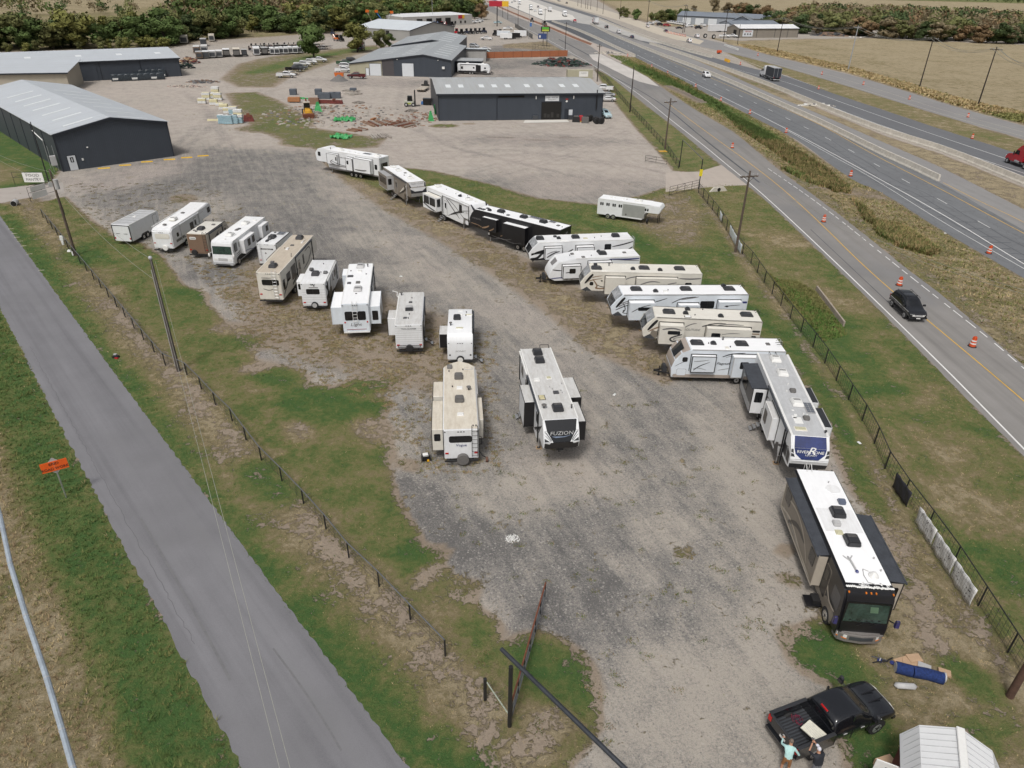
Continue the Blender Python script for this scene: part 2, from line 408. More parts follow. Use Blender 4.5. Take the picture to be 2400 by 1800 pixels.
# highway medians
area([(1600,128),(1800,217),(1936,274),(2071,334),(2207,392),(2400,492),(2650,610),(2650,530),(2400,440),(2207,362),(2071,318),(1936,262),(1800,204),(1607,129)], .6, cov=.72, dry=.97, pale=.3)
band([(1700,172),(1850,222)], 2.0, 1.5, .8, cov=.5, dry=.3)
area([(1700,122),(1846,160),(1990,203),(2139,250),(2400,330),(2650,400),(2650,450),(2480,392),(2370,355),(2207,304),(2071,258),(1936,214),(1846,177),(1780,160)], .8, cov=.95, dry=.66, pale=.2)
area([(1660,88),(1729,106),(1800,128),(1990,172),(2134,215),(2234,247),(2400,292),(2650,360),(2650,120),(2400,105),(2200,97),(2060,90),(1870,92),(1733,96)], 2, cov=.97, dry=.9)
area([(1900,92),(2060,88),(2400,104),(2650,120),(2650,220),(2200,180)], 6, .7, pale=.75, dry=1.0)
band([(1720,104),(1800,120),(1990,165),(2134,208),(2200,225)], 3, 2, .8, off=(0,2), dry=1.0, pale=.2, cov=.95)
blob(2350,275,8,.8,2,.2,dry=.1)
# beyond the highway and around the edges of the view
area([(1330,-40),(1480,40),(1560,62),(1700,60),(2000,50),(2650,80),(2650,-66),(1300,-66)], 10, cov=.95, dry=.97, pale=.45)
area([(1350,-30),(1640,-8),(1560,2),(1400,2)], 20, .9, dry=.35)
area([(2000,-2),(2650,14),(2650,3),(2000,-12)], 20, .9, dry=.3, pale=0)
area([(-900,110),(0,120),(330,112),(640,100),(900,78),(1100,40),(1140,-5),(1160,-60),(-900,-64)], 8, cov=.9, dry=.7)
area([(-900,60),(200,30),(420,10),(700,-20),(1100,-30),(900,-58),(-900,-58)], 20, .9, cov=.95, dry=.92, pale=.2)
area([(400,112),(450,96),(620,86),(760,76),(880,70),(1000,60),(1120,55),(1180,72),(1290,96),(1180,105),(1080,105),(960,100),(880,112),(780,118),(640,130),(430,150)], 4, .9, cov=.12, dirt=.9, pale=.5)
area([(560,150),(640,132),(760,118),(880,106),(900,112),(830,130),(740,160),(680,180),(640,205),(560,204),(520,185)], 3, .9, cov=.62, dry=.5)
band([(600,170),(700,140),(860,112)], 4, 3, .8, cov=.9, dry=.12)
area([(1180,104),(1290,96),(1330,125),(1300,118),(1180,112)], 2, .7, cov=.8, dry=.9)
area([(-150,240),(0,262),(60,320),(140,395),(118,430),(60,444),(0,448),(-150,470)], .8, cov=.97, dry=.12)
area([(-100,370),(60,390),(60,430),(-100,440)], 2, .8, dry=.75)
area([(530,218),(600,216),(650,235),(700,262),(735,300),(900,326),(880,345),(760,350),(690,342),(600,300),(552,250)], 2, .95, cov=.7, dry=.4)
for u, v, r, c in [(690,285,5,.8),(780,318,4,.7),(640,300,7,.75),(720,335,5,.7),(1040,295,3,.9),(1100,290,1.5,.6),(620,175,6,.5),(640,140,7,.4)]:
 blob(u, v, r, .85, 1.5, .2, cov=c, dry=.3)
band([(0,452),(100,438),(170,425)], 2.4, 1.0, .9, cov=.02, dirt=.45, pale=.2)

nxg, nyg = len(gx), len(gy)
# gentle unevenness, flat where things stand
verts = np.stack([PX, PY, np.zeros(NV)], 1)
ii = np.arange(NV).reshape(nyg, nxg)
faces = np.stack([ii[:-1,:-1].ravel(), ii[:-1,1:].ravel(), ii[1:,1:].ravel(), ii[1:,:-1].ravel()], 1)
me = D.meshes.new('ground')
me.vertices.add(NV); me.vertices.foreach_set('co', verts.ravel())
me.loops.add(faces.size); me.loops.foreach_set('vertex_index', faces.ravel())
me.polygons.add(len(faces)); me.polygons.foreach_set('loop_start', np.arange(len(faces))*4)
me.update()
for nm, ks in (('cover', ('cov','dry','dirt')), ('soil', ('pale','dark','pink'))):
 at = me.color_attributes.new(nm, 'FLOAT_COLOR', 'POINT')
 c = np.ones((NV, 4)); c[:, 0] = A[ks[0]]; c[:, 1] = A[ks[1]]; c[:, 2] = A[ks[2]]
 at.data.foreach_set('color', c.ravel())
ground = D.objects.new('ground', me); COL.objects.link(ground)
tag(ground, kind='structure')

def ground_mat():
 m = D.materials.new('ground'); m.use_nodes = True; nt = m.node_tree; b = nt.nodes['Principled BSDF']
 tc = N(nt, 'ShaderNodeTexCoord').outputs['Object']
 a1 = N(nt, 'ShaderNodeVertexColor', layer_name='cover').outputs[0]
 a2 = N(nt, 'ShaderNodeVertexColor', layer_name='soil').outputs[0]
 s1 = N(nt, 'ShaderNodeSeparateColor'); nt.links.new(a1, s1.inputs[0])
 s2 = N(nt, 'ShaderNodeSeparateColor'); nt.links.new(a2, s2.inputs[0])
 cov, dry, dirt = s1.outputs; pale, dark, pink = s2.outputs
 big = noise(nt, tc, .07, 4, .6, .3); mid = noise(nt, tc, .45, 4, .65, .4); sml = noise(nt, tc, 2.2, 4, .65, .5)
 fine = noise(nt, tc, 7, 3, .7); grit = noise(nt, tc, 16, 3, .85)
 # streaks left by wheels: noise drawn out roughly along the lot
 mp = N(nt, 'ShaderNodeMapping', vector_type='TEXTURE'); mp.inputs['Rotation'].default_value = (0, 0, math.radians(-66)); mp.inputs['Scale'].default_value = (7, .75, 1)
 nt.links.new(tc, mp.inputs[0]); streak = noise(nt, mp.outputs[0], 1.0, 5, .6, .8)
 # --- gravel and dirt
 t = math_(nt, 'ADD', dirt, math_(nt, 'MULTIPLY', math_(nt, 'SUBTRACT', mid, .5), 1.3))
 t = math_(nt, 'ADD', t, math_(nt, 'MULTIPLY', math_(nt, 'SUBTRACT', streak, .5), 1.1))
 t = math_(nt, 'ADD', t, math_(nt, 'MULTIPLY', math_(nt, 'SUBTRACT', fine, .5), 1.5))
 t = math_(nt, 'ADD', t, math_(nt, 'MULTIPLY', math_(nt, 'SUBTRACT', grit, .5), 2.4))
 gr = ramp(nt, t, [(0.0, (.13, .125, .12)), (.35, (.225, .214, .20)), (.65, (.295, .273, .242)), (1.0, (.385, .35, .305))])
 pinkc = mix(nt, math_(nt, 'MULTIPLY', sstep(nt, math_(nt, 'ADD', pink, math_(nt, 'SUBTRACT', big, .5)), .35, .95), .55), gr, (.46, .395, .35))
 pc = mix(nt, math_(nt, 'MULTIPLY', pale, math_(nt, 'ADD', .55, math_(nt, 'MULTIPLY', streak, .5))), pinkc, mix(nt, sstep(nt, mid, .4, .62), (.36, .325, .295), (.47, .425, .385)))
 # separate stones: light and dark specks
 vo = N(nt, 'ShaderNodeTexVoronoi'); vo.inputs['Scale'].default_value = 11; nt.links.new(tc, vo.inputs['Vector'])
 vs = N(nt, 'ShaderNodeSeparateColor'); nt.links.new(vo.outputs['Color'], vs.inputs[0])
 spk = sstep(nt, vs.outputs[0], .9, .98); spd = sstep(nt, vs.outputs[1], .8, .92)
 rocky = sstep(nt, t, 1.15, .3)
 sc = mix(nt, math_(nt, 'MULTIPLY', spk, math_(nt, 'ADD', .12, math_(nt, 'MULTIPLY', rocky, .3))), pc, (.50, .47, .43))
 sc = mix(nt, math_(nt, 'MULTIPLY', spd, math_(nt, 'ADD', .12, math_(nt, 'MULTIPLY', rocky, .42))), sc, (.10, .10, .105))
 soil = mix(nt, math_(nt, 'MULTIPLY', sstep(nt, math_(nt, 'ADD', dark, math_(nt, 'SUBTRACT', sml, .5)), .3, .8), .8), sc, (.11, .085, .07))
 soil = mix(nt, math_(nt, 'MULTIPLY', sstep(nt, cov, .1, .35), .75), soil, mix(nt, sml, (.16, .115, .075), (.38, .31, .235)))
 # --- grass
 d = math_(nt, 'ADD', dry, math_(nt, 'MULTIPLY', math_(nt, 'SUBTRACT', mid, .5), 1.5))
 d = math_(nt, 'ADD', d, math_(nt, 'MULTIPLY', math_(nt, 'SUBTRACT', sml, .5), 1.1))
 d = math_(nt, 'ADD', d, math_(nt, 'MULTIPLY', math_(nt, 'SUBTRACT', big, .5), .8))
 gc = ramp(nt, d, [(0.0, (.072, .142, .042)), (.22, (.118, .162, .052)), (.46, (.186, .190, .076)), (.70, (.250, .205, .115)), (1.0, (.39, .325, .215))])
 blade = noise(nt, tc, 13, 3, .75, 1.0)
 gc = mix(nt, math_(nt, 'MULTIPLY', sstep(nt, blade, .62, .36), .55), gc, mix(nt, .5, gc, (.018, .022, .01)))
 gc = mix(nt, math_(nt, 'MULTIPLY', sstep(nt, fine, .55, .8), .4), gc, (.33, .27, .14))
 cf = math_(nt, 'ADD', cov, math_(nt, 'MULTIPLY', math_(nt, 'SUBTRACT', sml, .5), 1.7))
 cf = math_(nt, 'ADD', cf, math_(nt, 'MULTIPLY', math_(nt, 'SUBTRACT', mid, .5), 2.0))
 cf = math_(nt, 'ADD', cf, math_(nt, 'MULTIPLY', math_(nt, 'SUBTRACT', fine, .5), 1.0))
 g = sstep(nt, cf, .38, .62)
 col = mix(nt, g, soil, gc)
 nt.links.new(col, b.inputs['Base Color'])
 b.inputs['Roughness'].default_value = .95; b.inputs['Specular IOR Level'].default_value = .15
 h = math_(nt, 'ADD', math_(nt, 'MULTIPLY', g, math_(nt, 'ADD', math_(nt, 'MULTIPLY', blade, 1.6), .5)), math_(nt, 'MULTIPLY', grit, .55))
 h = math_(nt, 'ADD', h, math_(nt, 'MULTIPLY', sml, 1.0))
 nt.links.new(bump(nt, h, .9, .07), b.inputs['Normal'])
 return m
ground.data.materials.append(ground_mat())

# ------------------------------------------------------------------ roads
def road_mat(name, col, ang, streak=.22, crack=0.0, patch=(.0, (.3, .3, .3)), grain=.3):
 m = D.materials.new(name); m.use_nodes = True; nt = m.node_tree; b = nt.nodes['Principled BSDF']
 tc = N(nt, 'ShaderNodeTexCoord').outputs['Object']
 mp = N(nt, 'ShaderNodeMapping'); mp.vector_type = 'TEXTURE'; mp.inputs['Rotation'].default_value = (0, 0, ang); mp.inputs['Scale'].default_value = (45, 1.1, 1)
 nt.links.new(tc, mp.inputs[0])
 st = noise(nt, mp.outputs[0], 1, 4, .6); md = noise(nt, tc, .5, 4, .6); gn = noise(nt, tc, 30, 2, .8); bg_ = noise(nt, tc, .06, 3, .5)
 f = math_(nt, 'ADD', math_(nt, 'MULTIPLY', math_(nt, 'SUBTRACT', st, .5), streak*4), 1)
 f = math_(nt, 'ADD', f, math_(nt, 'MULTIPLY', math_(nt, 'SUBTRACT', md, .5), .25))
 f = math_(nt, 'ADD', f, math_(nt, 'MULTIPLY', math_(nt, 'SUBTRACT', gn, .5), grain))
 c = N(nt, 'ShaderNodeVectorMath', operation='SCALE'); c.inputs[0].default_value = col; nt.links.new(f, c.inputs['Scale'])
 out = c.outputs[0]
 if patch[0]: out = mix(nt, math_(nt, 'MULTIPLY', sstep(nt, math_(nt, 'ADD', math_(nt, 'MULTIPLY', bg_, .6), math_(nt, 'MULTIPLY', st, .4)), .45, .62), patch[0]), out, patch[1])
 if crack:
  vo = N(nt, 'ShaderNodeTexVoronoi', feature='DISTANCE_TO_EDGE'); vo.inputs['Scale'].default_value = .35
  wv = N(nt, 'ShaderNodeVectorMath', operation='ADD'); nt.links.new(tc, wv.inputs[0])
  nn = N(nt, 'ShaderNodeTexNoise'); nn.inputs['Scale'].default_value = 1.5; nt.links.new(tc, nn.inputs['Vector']); nt.links.new(nn.outputs['Color'], wv.inputs[1])
  nt.links.new(wv.outputs[0], vo.inputs['Vector'])
  out = mix(nt, math_(nt, 'MULTIPLY', sstep(nt, vo.outputs['Distance'], .025, .008), crack), out, (.05, .05, .05))
 nt.links.new(out, b.inputs['Base Color']); b.inputs['Roughness'].default_value = .85; b.inputs['Specular IOR Level'].default_value = .3
 nt.links.new(bump(nt, gn, .3, .01), b.inputs['Normal'])
 return m
def dens(P, step, jit=0.0):
 out = []
 for a, b in zip(P[:-1], P[1:]):
  a = np.array(a); b = np.array(b); L = np.linalg.norm(b-a); n = max(1, int(L/step)); nn = np.array([-(b-a)[1], (b-a)[0]])/max(L, 1e-6)
  for i in range(n): out.append(a+(b-a)*i/n+nn*random.uniform(-jit, jit))
 out.append(np.array(P[-1])); return out
def smoothline(P, it=2):
 P = [np.array(p) for p in P]
 for _ in range(it):
  Q = [P[0]]
  for a, b in zip(P[:-1], P[1:]): Q += [a*.75+b*.25, a*.25+b*.75]
  Q.append(P[-1]); P = Q
 return P
def sheet(name, poly, z, m, kind='structure'):
 me = D.meshes.new(name); me.from_pydata([(p[0], p[1], z) for p in poly], [], [list(range(len(poly)))])
 bm = bmesh.new(); bm.from_mesh(me); bmesh.ops.triangulate(bm, faces=bm.faces, ngon_method='EAR_CLIP')
 bmesh.ops.recalc_face_normals(bm, faces=bm.faces)
 for f in bm.faces:
  if f.normal.z < 0: f.normal_flip()
 bm.to_mesh(me); bm.free(); me.materials.append(m)
 o = D.objects.new(name, me); COL.objects.link(o)
 return tag(o, kind=kind)
def wl(pts): return smoothline(world(pts), 2)
def fit(pts, deg=3):
 P = world(pts); c = np.polyfit(P[:,1], P[:,0], deg); y = np.linspace(P[0,1], P[-1,1], 60); return [np.array((np.polyval(c, t), t)) for t in y]
LE, RE = fit(ROAD_L[2:], 2), fit(ROAD_R[1:], 2)
def strip(name, a, b, z, m, jit=0.03, step=1.0):
 return sheet(name, dens(wl(a), step, jit)+dens(wl(b), step, jit)[::-1], z, m)
def offs(P, d):
 P = [np.array(p) for p in P]; out = []
 for i, p in enumerate(P):
  t = P[min(i+1, len(P)-1)]-P[max(i-1, 0)]; t = t/np.linalg.norm(t); out.append(p+np.array([-t[1], t[0]])*d)
 return out
def ang(P): P = world(P); d = P[-1]-P[0]; return math.atan2(d[1], d[0])
aL = ang([ROAD_R[6], ROAD_R[-2]]); aF = ang([(1583,299),(2125,790)]); aH = ang([(1629,207),(2207,541)])
m_left = road_mat('lane_asphalt', (.185, .184, .196), aL, .24, .0, (.6, (.148, .148, .152)), .55)
m_front = road_mat('frontage_asphalt', (.235, .225, .215), aF, .2, .0, (.45, (.15, .155, .165)), .35)
m_high = road_mat('highway_asphalt', (.165, .172, .18), aH, .18, .25, (.3, (.125, .128, .135)), .3)
m_north = road_mat('highway_asphalt_dark', (.145, .15, .16), aH, .14, 0, (.25, (.10, .105, .11)), .25)
m_should = road_mat('shoulder_asphalt', (.25, .245, .24), aH, .12, 0, (.4, (.2, .19, .2)), .35)
m_conc = road_mat('pale_concrete', (.62, .60, .56), aH, .06, 0, (.3, (.55, .52, .47)), .15)
m_cal = road_mat('caliche_roadbed', (.50, .45, .37), aH, .1, 0, (.3, (.42, .37, .3)), .25)
m_red = road_mat('red_dirt', (.22, .11, .07), aH, .1, 0, (0, (0,0,0)), .5)
m_new = road_mat('new_asphalt', (.085, .09, .10), aH, .08, 0, (0, (0,0,0)), .2)
m_white = mat('road_paint_white', (.72, .72, .70), .6, var=.1, scale=.8)
m_yel = mat('road_paint_yellow', (.62, .38, .06), .6, var=.15, scale=.8)
m_cream = mat('road_paint_worn', (.52, .49, .36), .7, var=.25, scale=2)

LX = (RE[0]-RE[1])/np.linalg.norm(RE[0]-RE[1])*60
sheet('lane_road', dens([LE[0]+LX]+LE, .3, .09)+dens([RE[0]+LX]+RE, .3, .06)[::-1], .012, m_left)
strip('frontage_road', FW, FE, .012, m_front, .05)
strip('southbound_highway', HW, B1, .016, m_high, .04)
strip('median_shoulder', B1, [B1[0], (1340,40), (1500,96)]+MS, .012, m_should, .05)
strip('northbound_highway', BC, HE, .012, m_north, .04)
strip('far_frontage_road', FFS, FFN, .012, m_should, .05)
# construction area where the old lanes are being replaced
sheet('roadwork_ground', [G(*p)[:2] for p in [(1115,-5),(1193,33),(1241,52),(1288,67),(1336,89),(1377,103),(1407,125),(1454,148),(1488,133),(1420,112),(1381,96),(1277,50),(1230,30),(1140,-5)]], .008, road_mat('dusty_roadbed', (.42, .37, .33), aH, .1, 0, (.4, (.33, .29, .25)), .3))
sheet('concrete_pavement', [G(*p)[:2] for p in [(1132,-8),(1162,0),(1200,16),(1240,33),(1275,48),(1300,47),(1350,46),(1342,36),(1290,20),(1245,2),(1205,-8)]], .028, m_conc)
sheet('concrete_pavement', [G(*p)[:2] for p in [(1345,52),(1395,60),(1500,95),(1552,103),(1400,44),(1280,6),(1240,-8),(1212,-8)]], .024, road_mat('worn_concrete', (.42,.41,.39), aH, .12, 0, (.4,(.3,.3,.3)), .2))
strip('unpaved_roadbed', [(1262,-8),(1330,14),(1400,33),(1470,54),(1560,88),(1640,104)], [(1300,-8),(1360,8),(1430,26),(1500,50),(1580,76),(1650,96)], .02, m_cal, .3, 3)
strip('dirt_berm', [(1140,4),(1210,36),(1288,66),(1340,89),(1384,106)], [(1142,2),(1212,33),(1290,62),(1342,84),(1388,102)], .03, m_red, .15, 2)
sheet('dirt_driveway', [G(*p)[:2] for p in [(1380,128),(1409,127),(1456,150),(1488,165),(1518,181),(1545,203),(1500,192),(1470,180),(1430,160),(1390,140)]], .020, road_mat('chalk_dust', (.55, .52, .49), aF, .15, 0, (.5, (.42, .40, .37)), .25))
strip('new_lane', [(1268,46),(1300,58),(1381,96)], [(1284,46),(1330,62),(1399,94)], .024, m_new, .05, 3)
sheet('driveway_apron', [G(*p)[:2] for p in [(1560,405),(1640,402),(1692,386),(1706,398),(1752,434),(1700,436),(1650,440),(1560,450)]], .008, road_mat('apron_dirt', (.42, .37, .325), aF, .08, 0, (.4, (.36, .32, .28)), .3))
sheet('entrance_driveway', [G(*p)[:2] for p in [(-200,455),(0,442),(100,432),(148,428),(150,452),(75,462),(0,476),(-40,482),(-200,520)]], .008, road_mat('entrance_caliche', (.38, .345, .315), 0.1, .08, 0, (.4, (.33, .31, .29)), .3))

def line(name, pts, wid, m, z=.021, dash=None, smooth=True, world_pts=None):
 P = world_pts if world_pts is not None else (wl(pts) if smooth else list(world(pts)))
 mb = MB(); acc = 0.0
 segs = []
 if dash is None:
  L = offs(P, wid/2); R = offs(P, -wid/2)
  n = len(P); vs = [(p[0], p[1], z) for p in L]+[(p[0], p[1], z) for p in R]
  mb.add(vs, [(i, n+i, n+i+1, i+1) for i in range(n-1)], m)
 else:
  on, off_ = dash; Q = dens(P, .6); t = 0.0; cur = []
  for a, b in zip(Q[:-1], Q[1:]):
   l = np.linalg.norm(b-a); k = t % (on+off_)
   if k < on: cur += [a] if not cur else []; cur.append(b)
   elif cur: segs.append(cur); cur = []
   t += l
  if cur: segs.append(cur)
  for P2 in segs:
   L = offs(P2, wid/2); R = offs(P2, -wid/2); n = len(P2)
   mb.add([(p[0], p[1], z) for p in L]+[(p[0], p[1], z) for p in R], [(i, n+i, n+i+1, i+1) for i in range(n-1)], m)
 o = mb.obj(name)
 for p in o.data.polygons:
  if p.normal.z < 0: p.flip()
 return tag(o, kind='structure')
FWL = [(1218,60),(1268,84),(1320,113),(1400,158),(1493,216),(1572,281),(1651,342),(1696,380),(1800,464),(2152,800),(2400,1052),(2560,1220)]
line('road_edge_line', FWL, .16, m_white)
line('centre_line', [(1560,238),(1640,298),(1800,413),(1908,508),(2044,644),(2234,800),(2400,940),(2560,1080)], .13, m_yel)
line('road_edge_line', [(1800,395),(1930,484),(2104,625),(2207,706),(2326,800),(2400,864),(2560,1005)], .12, m_white, dash=(1.6, .8))
line('tar_seam', [(1430,176),(1500,212),(1560,250),(1640,318),(1700,366),(1780,428)], .35, m_new, .019)
line('tar_seam', [(1310,92),(1400,140),(1470,176)], .8, m_new, .019)
line('tar_seam', [(1900,538),(2000,632),(2120,745)], .10, m_new, .019)
line('lane_line', [(1493,129),(1561,163),(1634,198),(1719,240),(1800,280),(1917,341),(2025,400),(2207,500),(2400,620),(2600,735)], .18, m_white, .026)
line('lane_line', [(1440,92),(1494,118),(1554,143),(1593,160),(1674,197),(1744,229),(1823,267),(1900,305),(1980,345),(2060,390),(2142,435),(2273,508),(2372,563),(2560,668)], .13, m_white, .026, (3, 9))
line('edge_line_yellow', [(1547,132),(1607,158),(1700,197),(1800,240),(1917,288),(2044,361),(2120,400),(2210,446),(2400,548),(2600,650)], .15, m_yel, .026)
line('edge_line_yellow', [(2210,428),(2300,474),(2400,520),(2600,630)], .12, m_yel, .022)
line('shoulder_seam', [(1843,305),(1963,372),(2050,420),(2207,520),(2400,630)], .1, m_white, .025)
line('lane_line', [(1560,112),(1668,146),(1760,173),(1838,190),(1936,227),(2071,275),(2207,322),(2364,374),(2560,440)], .17, m_white, .022)
line('lane_line', [(1480,84),(1560,113),(1668,150),(1760,178),(1800,192),(1900,232),(2044,287),(2207,342),(2380,400),(2560,458)], .17, m_white, .022)
line('lane_line', [(1640,112),(1740,140),(1843,180),(1941,211)], .14, m_white, .022)
line('road_edge_line', [(1700,116),(1846,158),(1990,200),(2139,246),(2261,283),(2400,320)], .12, m_cream, .021)
line('lane_line', [(1760,133),(1900,163),(2060,210),(2200,256),(2400,310)], .10, m_cream, .021)
# sealed cracks across the lanes
mb = MB()
for a, b, n in [((1560,166),(2360,640),34)]:
 for i in range(n):
  t = (i+random.uniform(-.2,.2))/n
  u = 1560+(2400-1560)*t; v0 = np.interp(u, [p[0] for p in HW], [p[1] for p in HW])
  p = np.array(G(u, v0)[:2]); dr = np.array([math.cos(aH), math.sin(aH)]); nn = np.array([-dr[1], dr[0]])
  if nn[1] < 0: nn = -nn
  a0 = random.uniform(2.5, 4); a1 = a0+random.uniform(2, 3.6); q0 = p+nn*a0; q1 = p+nn*a1+dr*random.uniform(-.6,.6)
  w_ = dr*.09
  mb.add([(q0[0]-w_[0],q0[1]-w_[1],.022),(q0[0]+w_[0],q0[1]+w_[1],.022),(q1[0]+w_[0],q1[1]+w_[1],.022),(q1[0]-w_[0],q1[1]-w_[1],.022)], [(0,1,2,3)], m_new)
tag(mb.obj('crack_sealant'), kind='structure')
for k in (3.4, 5.3, 7.4):
 P = offs(wl(HW[4:]), k if offs(wl(HW[4:]), 1)[5][1] > wl(HW[4:])[5][1] else -k)
 Q = dens(P, 4, .25)
 line('crack_sealant', None, .13, m_new, .0225, world_pts=Q)
# short faded bars painted along the lane at far left
for (u, v) in [(19,537),(27,548),(33,557),(40,566),(48,577),(62,596),(90,634)]:
 p = G(u, v); q = G(u+14, v-1)
 line('road_stud_bar', None, .13, m_cream, .02, world_pts=[np.array(p[:2]), np.array(q[:2])])
# edge crack along the lane
P = offs(LE, .75 if offs(LE, 1)[8][0] > LE[8][0] else -.75)
line('pavement_crack', None, .022, mat('crack', (.10,.10,.105), .9), .017, world_pts=dens(P[10:50], .35, .07))
line('skid_mark', [(330,1215),(380,1300),(425,1380),(470,1460),(540,1595)], .13, mat('skid', (.15,.15,.155), .8), .0165)
line('skid_mark', [(640,1520),(700,1600),(760,1690),(800,1760)], .10, mat('skid', (.15,.15,.155), .8), .0165)
# ------------------------------------------------------------------ materials for vehicles
M_white = mat('gelcoat_white', (.74, .755, .77), .35, var=.04, scale=.6, dirt=(.55, .54, .50), dirtamt=.25)
M_bluewhite = mat('gelcoat_cool_white', (.66, .71, .76), .35, var=.05, scale=.5, dirt=(.5, .52, .53), dirtamt=.25)
M_cream = mat('gelcoat_cream', (.67, .645, .58), .35, var=.05, scale=.6, dirt=(.5, .45, .38), dirtamt=.3)
M_tan = mat('gelcoat_tan', (.47, .42, .35), .4, var=.07, scale=.6)
M_brown = mat('panel_brown', (.19, .125, .085), .5, var=.1)
M_grey = mat('panel_grey', (.36, .365, .37), .4, var=.06)
M_dkgrey = mat('panel_dark_grey', (.055, .06, .068), .35, var=.12)
M_black = mat('panel_black', (.012, .012, .014), .28, var=.15, spec=.5)
M_char = mat('vinyl_charcoal', (.028, .029, .032), .4, var=.15)
M_graph = mat('graphic_grey', (.17, .165, .165), .4, var=.1)
M_brownbody = mat('panel_taupe', (.20, .175, .145), .35, var=.1)
M_rwhite = mat('roof_white', (.78, .79, .80), .6, var=.05, scale=.5, dirt=(.52, .50, .46), dirtamt=.35)
M_rbright = mat('roof_bright_white', (.86, .87, .88), .5, var=.02, scale=.5, dirt=(.62, .62, .62), dirtamt=.2)
M_rtan = mat('roof_tan', (.50, .44, .36), .75, var=.08, scale=.8, dirt=(.33, .27, .20), dirtamt=.4)
M_rcream = mat('roof_cream', (.62, .575, .49), .7, var=.07, scale=.8, dirt=(.42, .35, .26), dirtamt=.5)
M_rivory = mat('roof_ivory', (.70, .68, .62), .7, var=.05, scale=.8, dirt=(.5, .45, .37), dirtamt=.3)
M_rgrey = mat('roof_grey', (.47, .48, .49), .7, var=.09, scale=.9, dirt=(.33, .33, .33), dirtamt=.45)
M_rlight = mat('roof_light_grey', (.57, .57, .56), .7, var=.09, scale=.9, dirt=(.40, .38, .35), dirtamt=.6)
M_glass = mat('tinted_glass', (.008, .009, .011), .08, var=.1, spec=.7)
M_wind = mat('windscreen_glass', (.03, .055, .046), .05, var=.5, scale=1.2, spec=.8)
M_rub = mat('rubber', (.022, .022, .023), .85, var=.2)
M_steel = mat('painted_steel_black', (.018, .018, .019), .5, var=.2)
M_alu = mat('aluminium', (.55, .56, .57), .35, .7, .08)
M_chrome = mat('bright_metal', (.62, .63, .64), .22, .8, .05)
M_acb = mat('plastic_black', (.03, .031, .035), .45, var=.15)
M_acg = mat('plastic_grey', (.13, .125, .12), .6, var=.12)
M_acw = mat('plastic_white', (.74, .74, .72), .5, var=.05)
M_acs = mat('plastic_silver', (.42, .42, .42), .5, var=.08)
M_dome = mat('skylight_yellowed', (.50, .48, .33), .4, var=.12)
M_smoke = mat('smoked_lid', (.07, .07, .075), .3, var=.2)
M_red = mat('lamp_red', (.45, .012, .012), .25, var=.1)
M_amber = mat('lamp_amber', (.7, .2, .02), .25, var=.1)
M_lens = mat('lamp_clear', (.72, .72, .70), .15, var=.1, spec=.8)
M_blue = mat('cap_blue', (.012, .025, .12), .18, var=.3, scale=.8, spec=.6, coat=.5)
M_navy = mat('graphic_navy', (.03, .04, .16), .35, var=.1)
M_cap = mat('cap_silver_swirl', (.30, .31, .32), .25, var=.45, scale=1.6, spec=.6)
M_bronze = mat('graphic_bronze', (.24, .16, .10), .4, var=.1)
M_solar = mat('solar_cells', (.13, .14, .16), .25, var=.15)
M_awn = mat('awning_vinyl', (.05, .055, .065), .55, var=.25, scale=2)
M_wood = mat('block_wood', (.36, .25, .15), .8, var=.2)

def pose(edge, side, h, W, L):
 a = G(*edge[0], h); b = G(*edge[1], h); d = Vector((b.x-a.x, b.y-a.y, 0)); d.normalize()
 n = Vector((-d.y, d.x, 0))
 c = Vector((a.x, a.y, 0))+d*(L/2)-n*(side*W/2)
 return c, math.atan2(d.y, d.x)

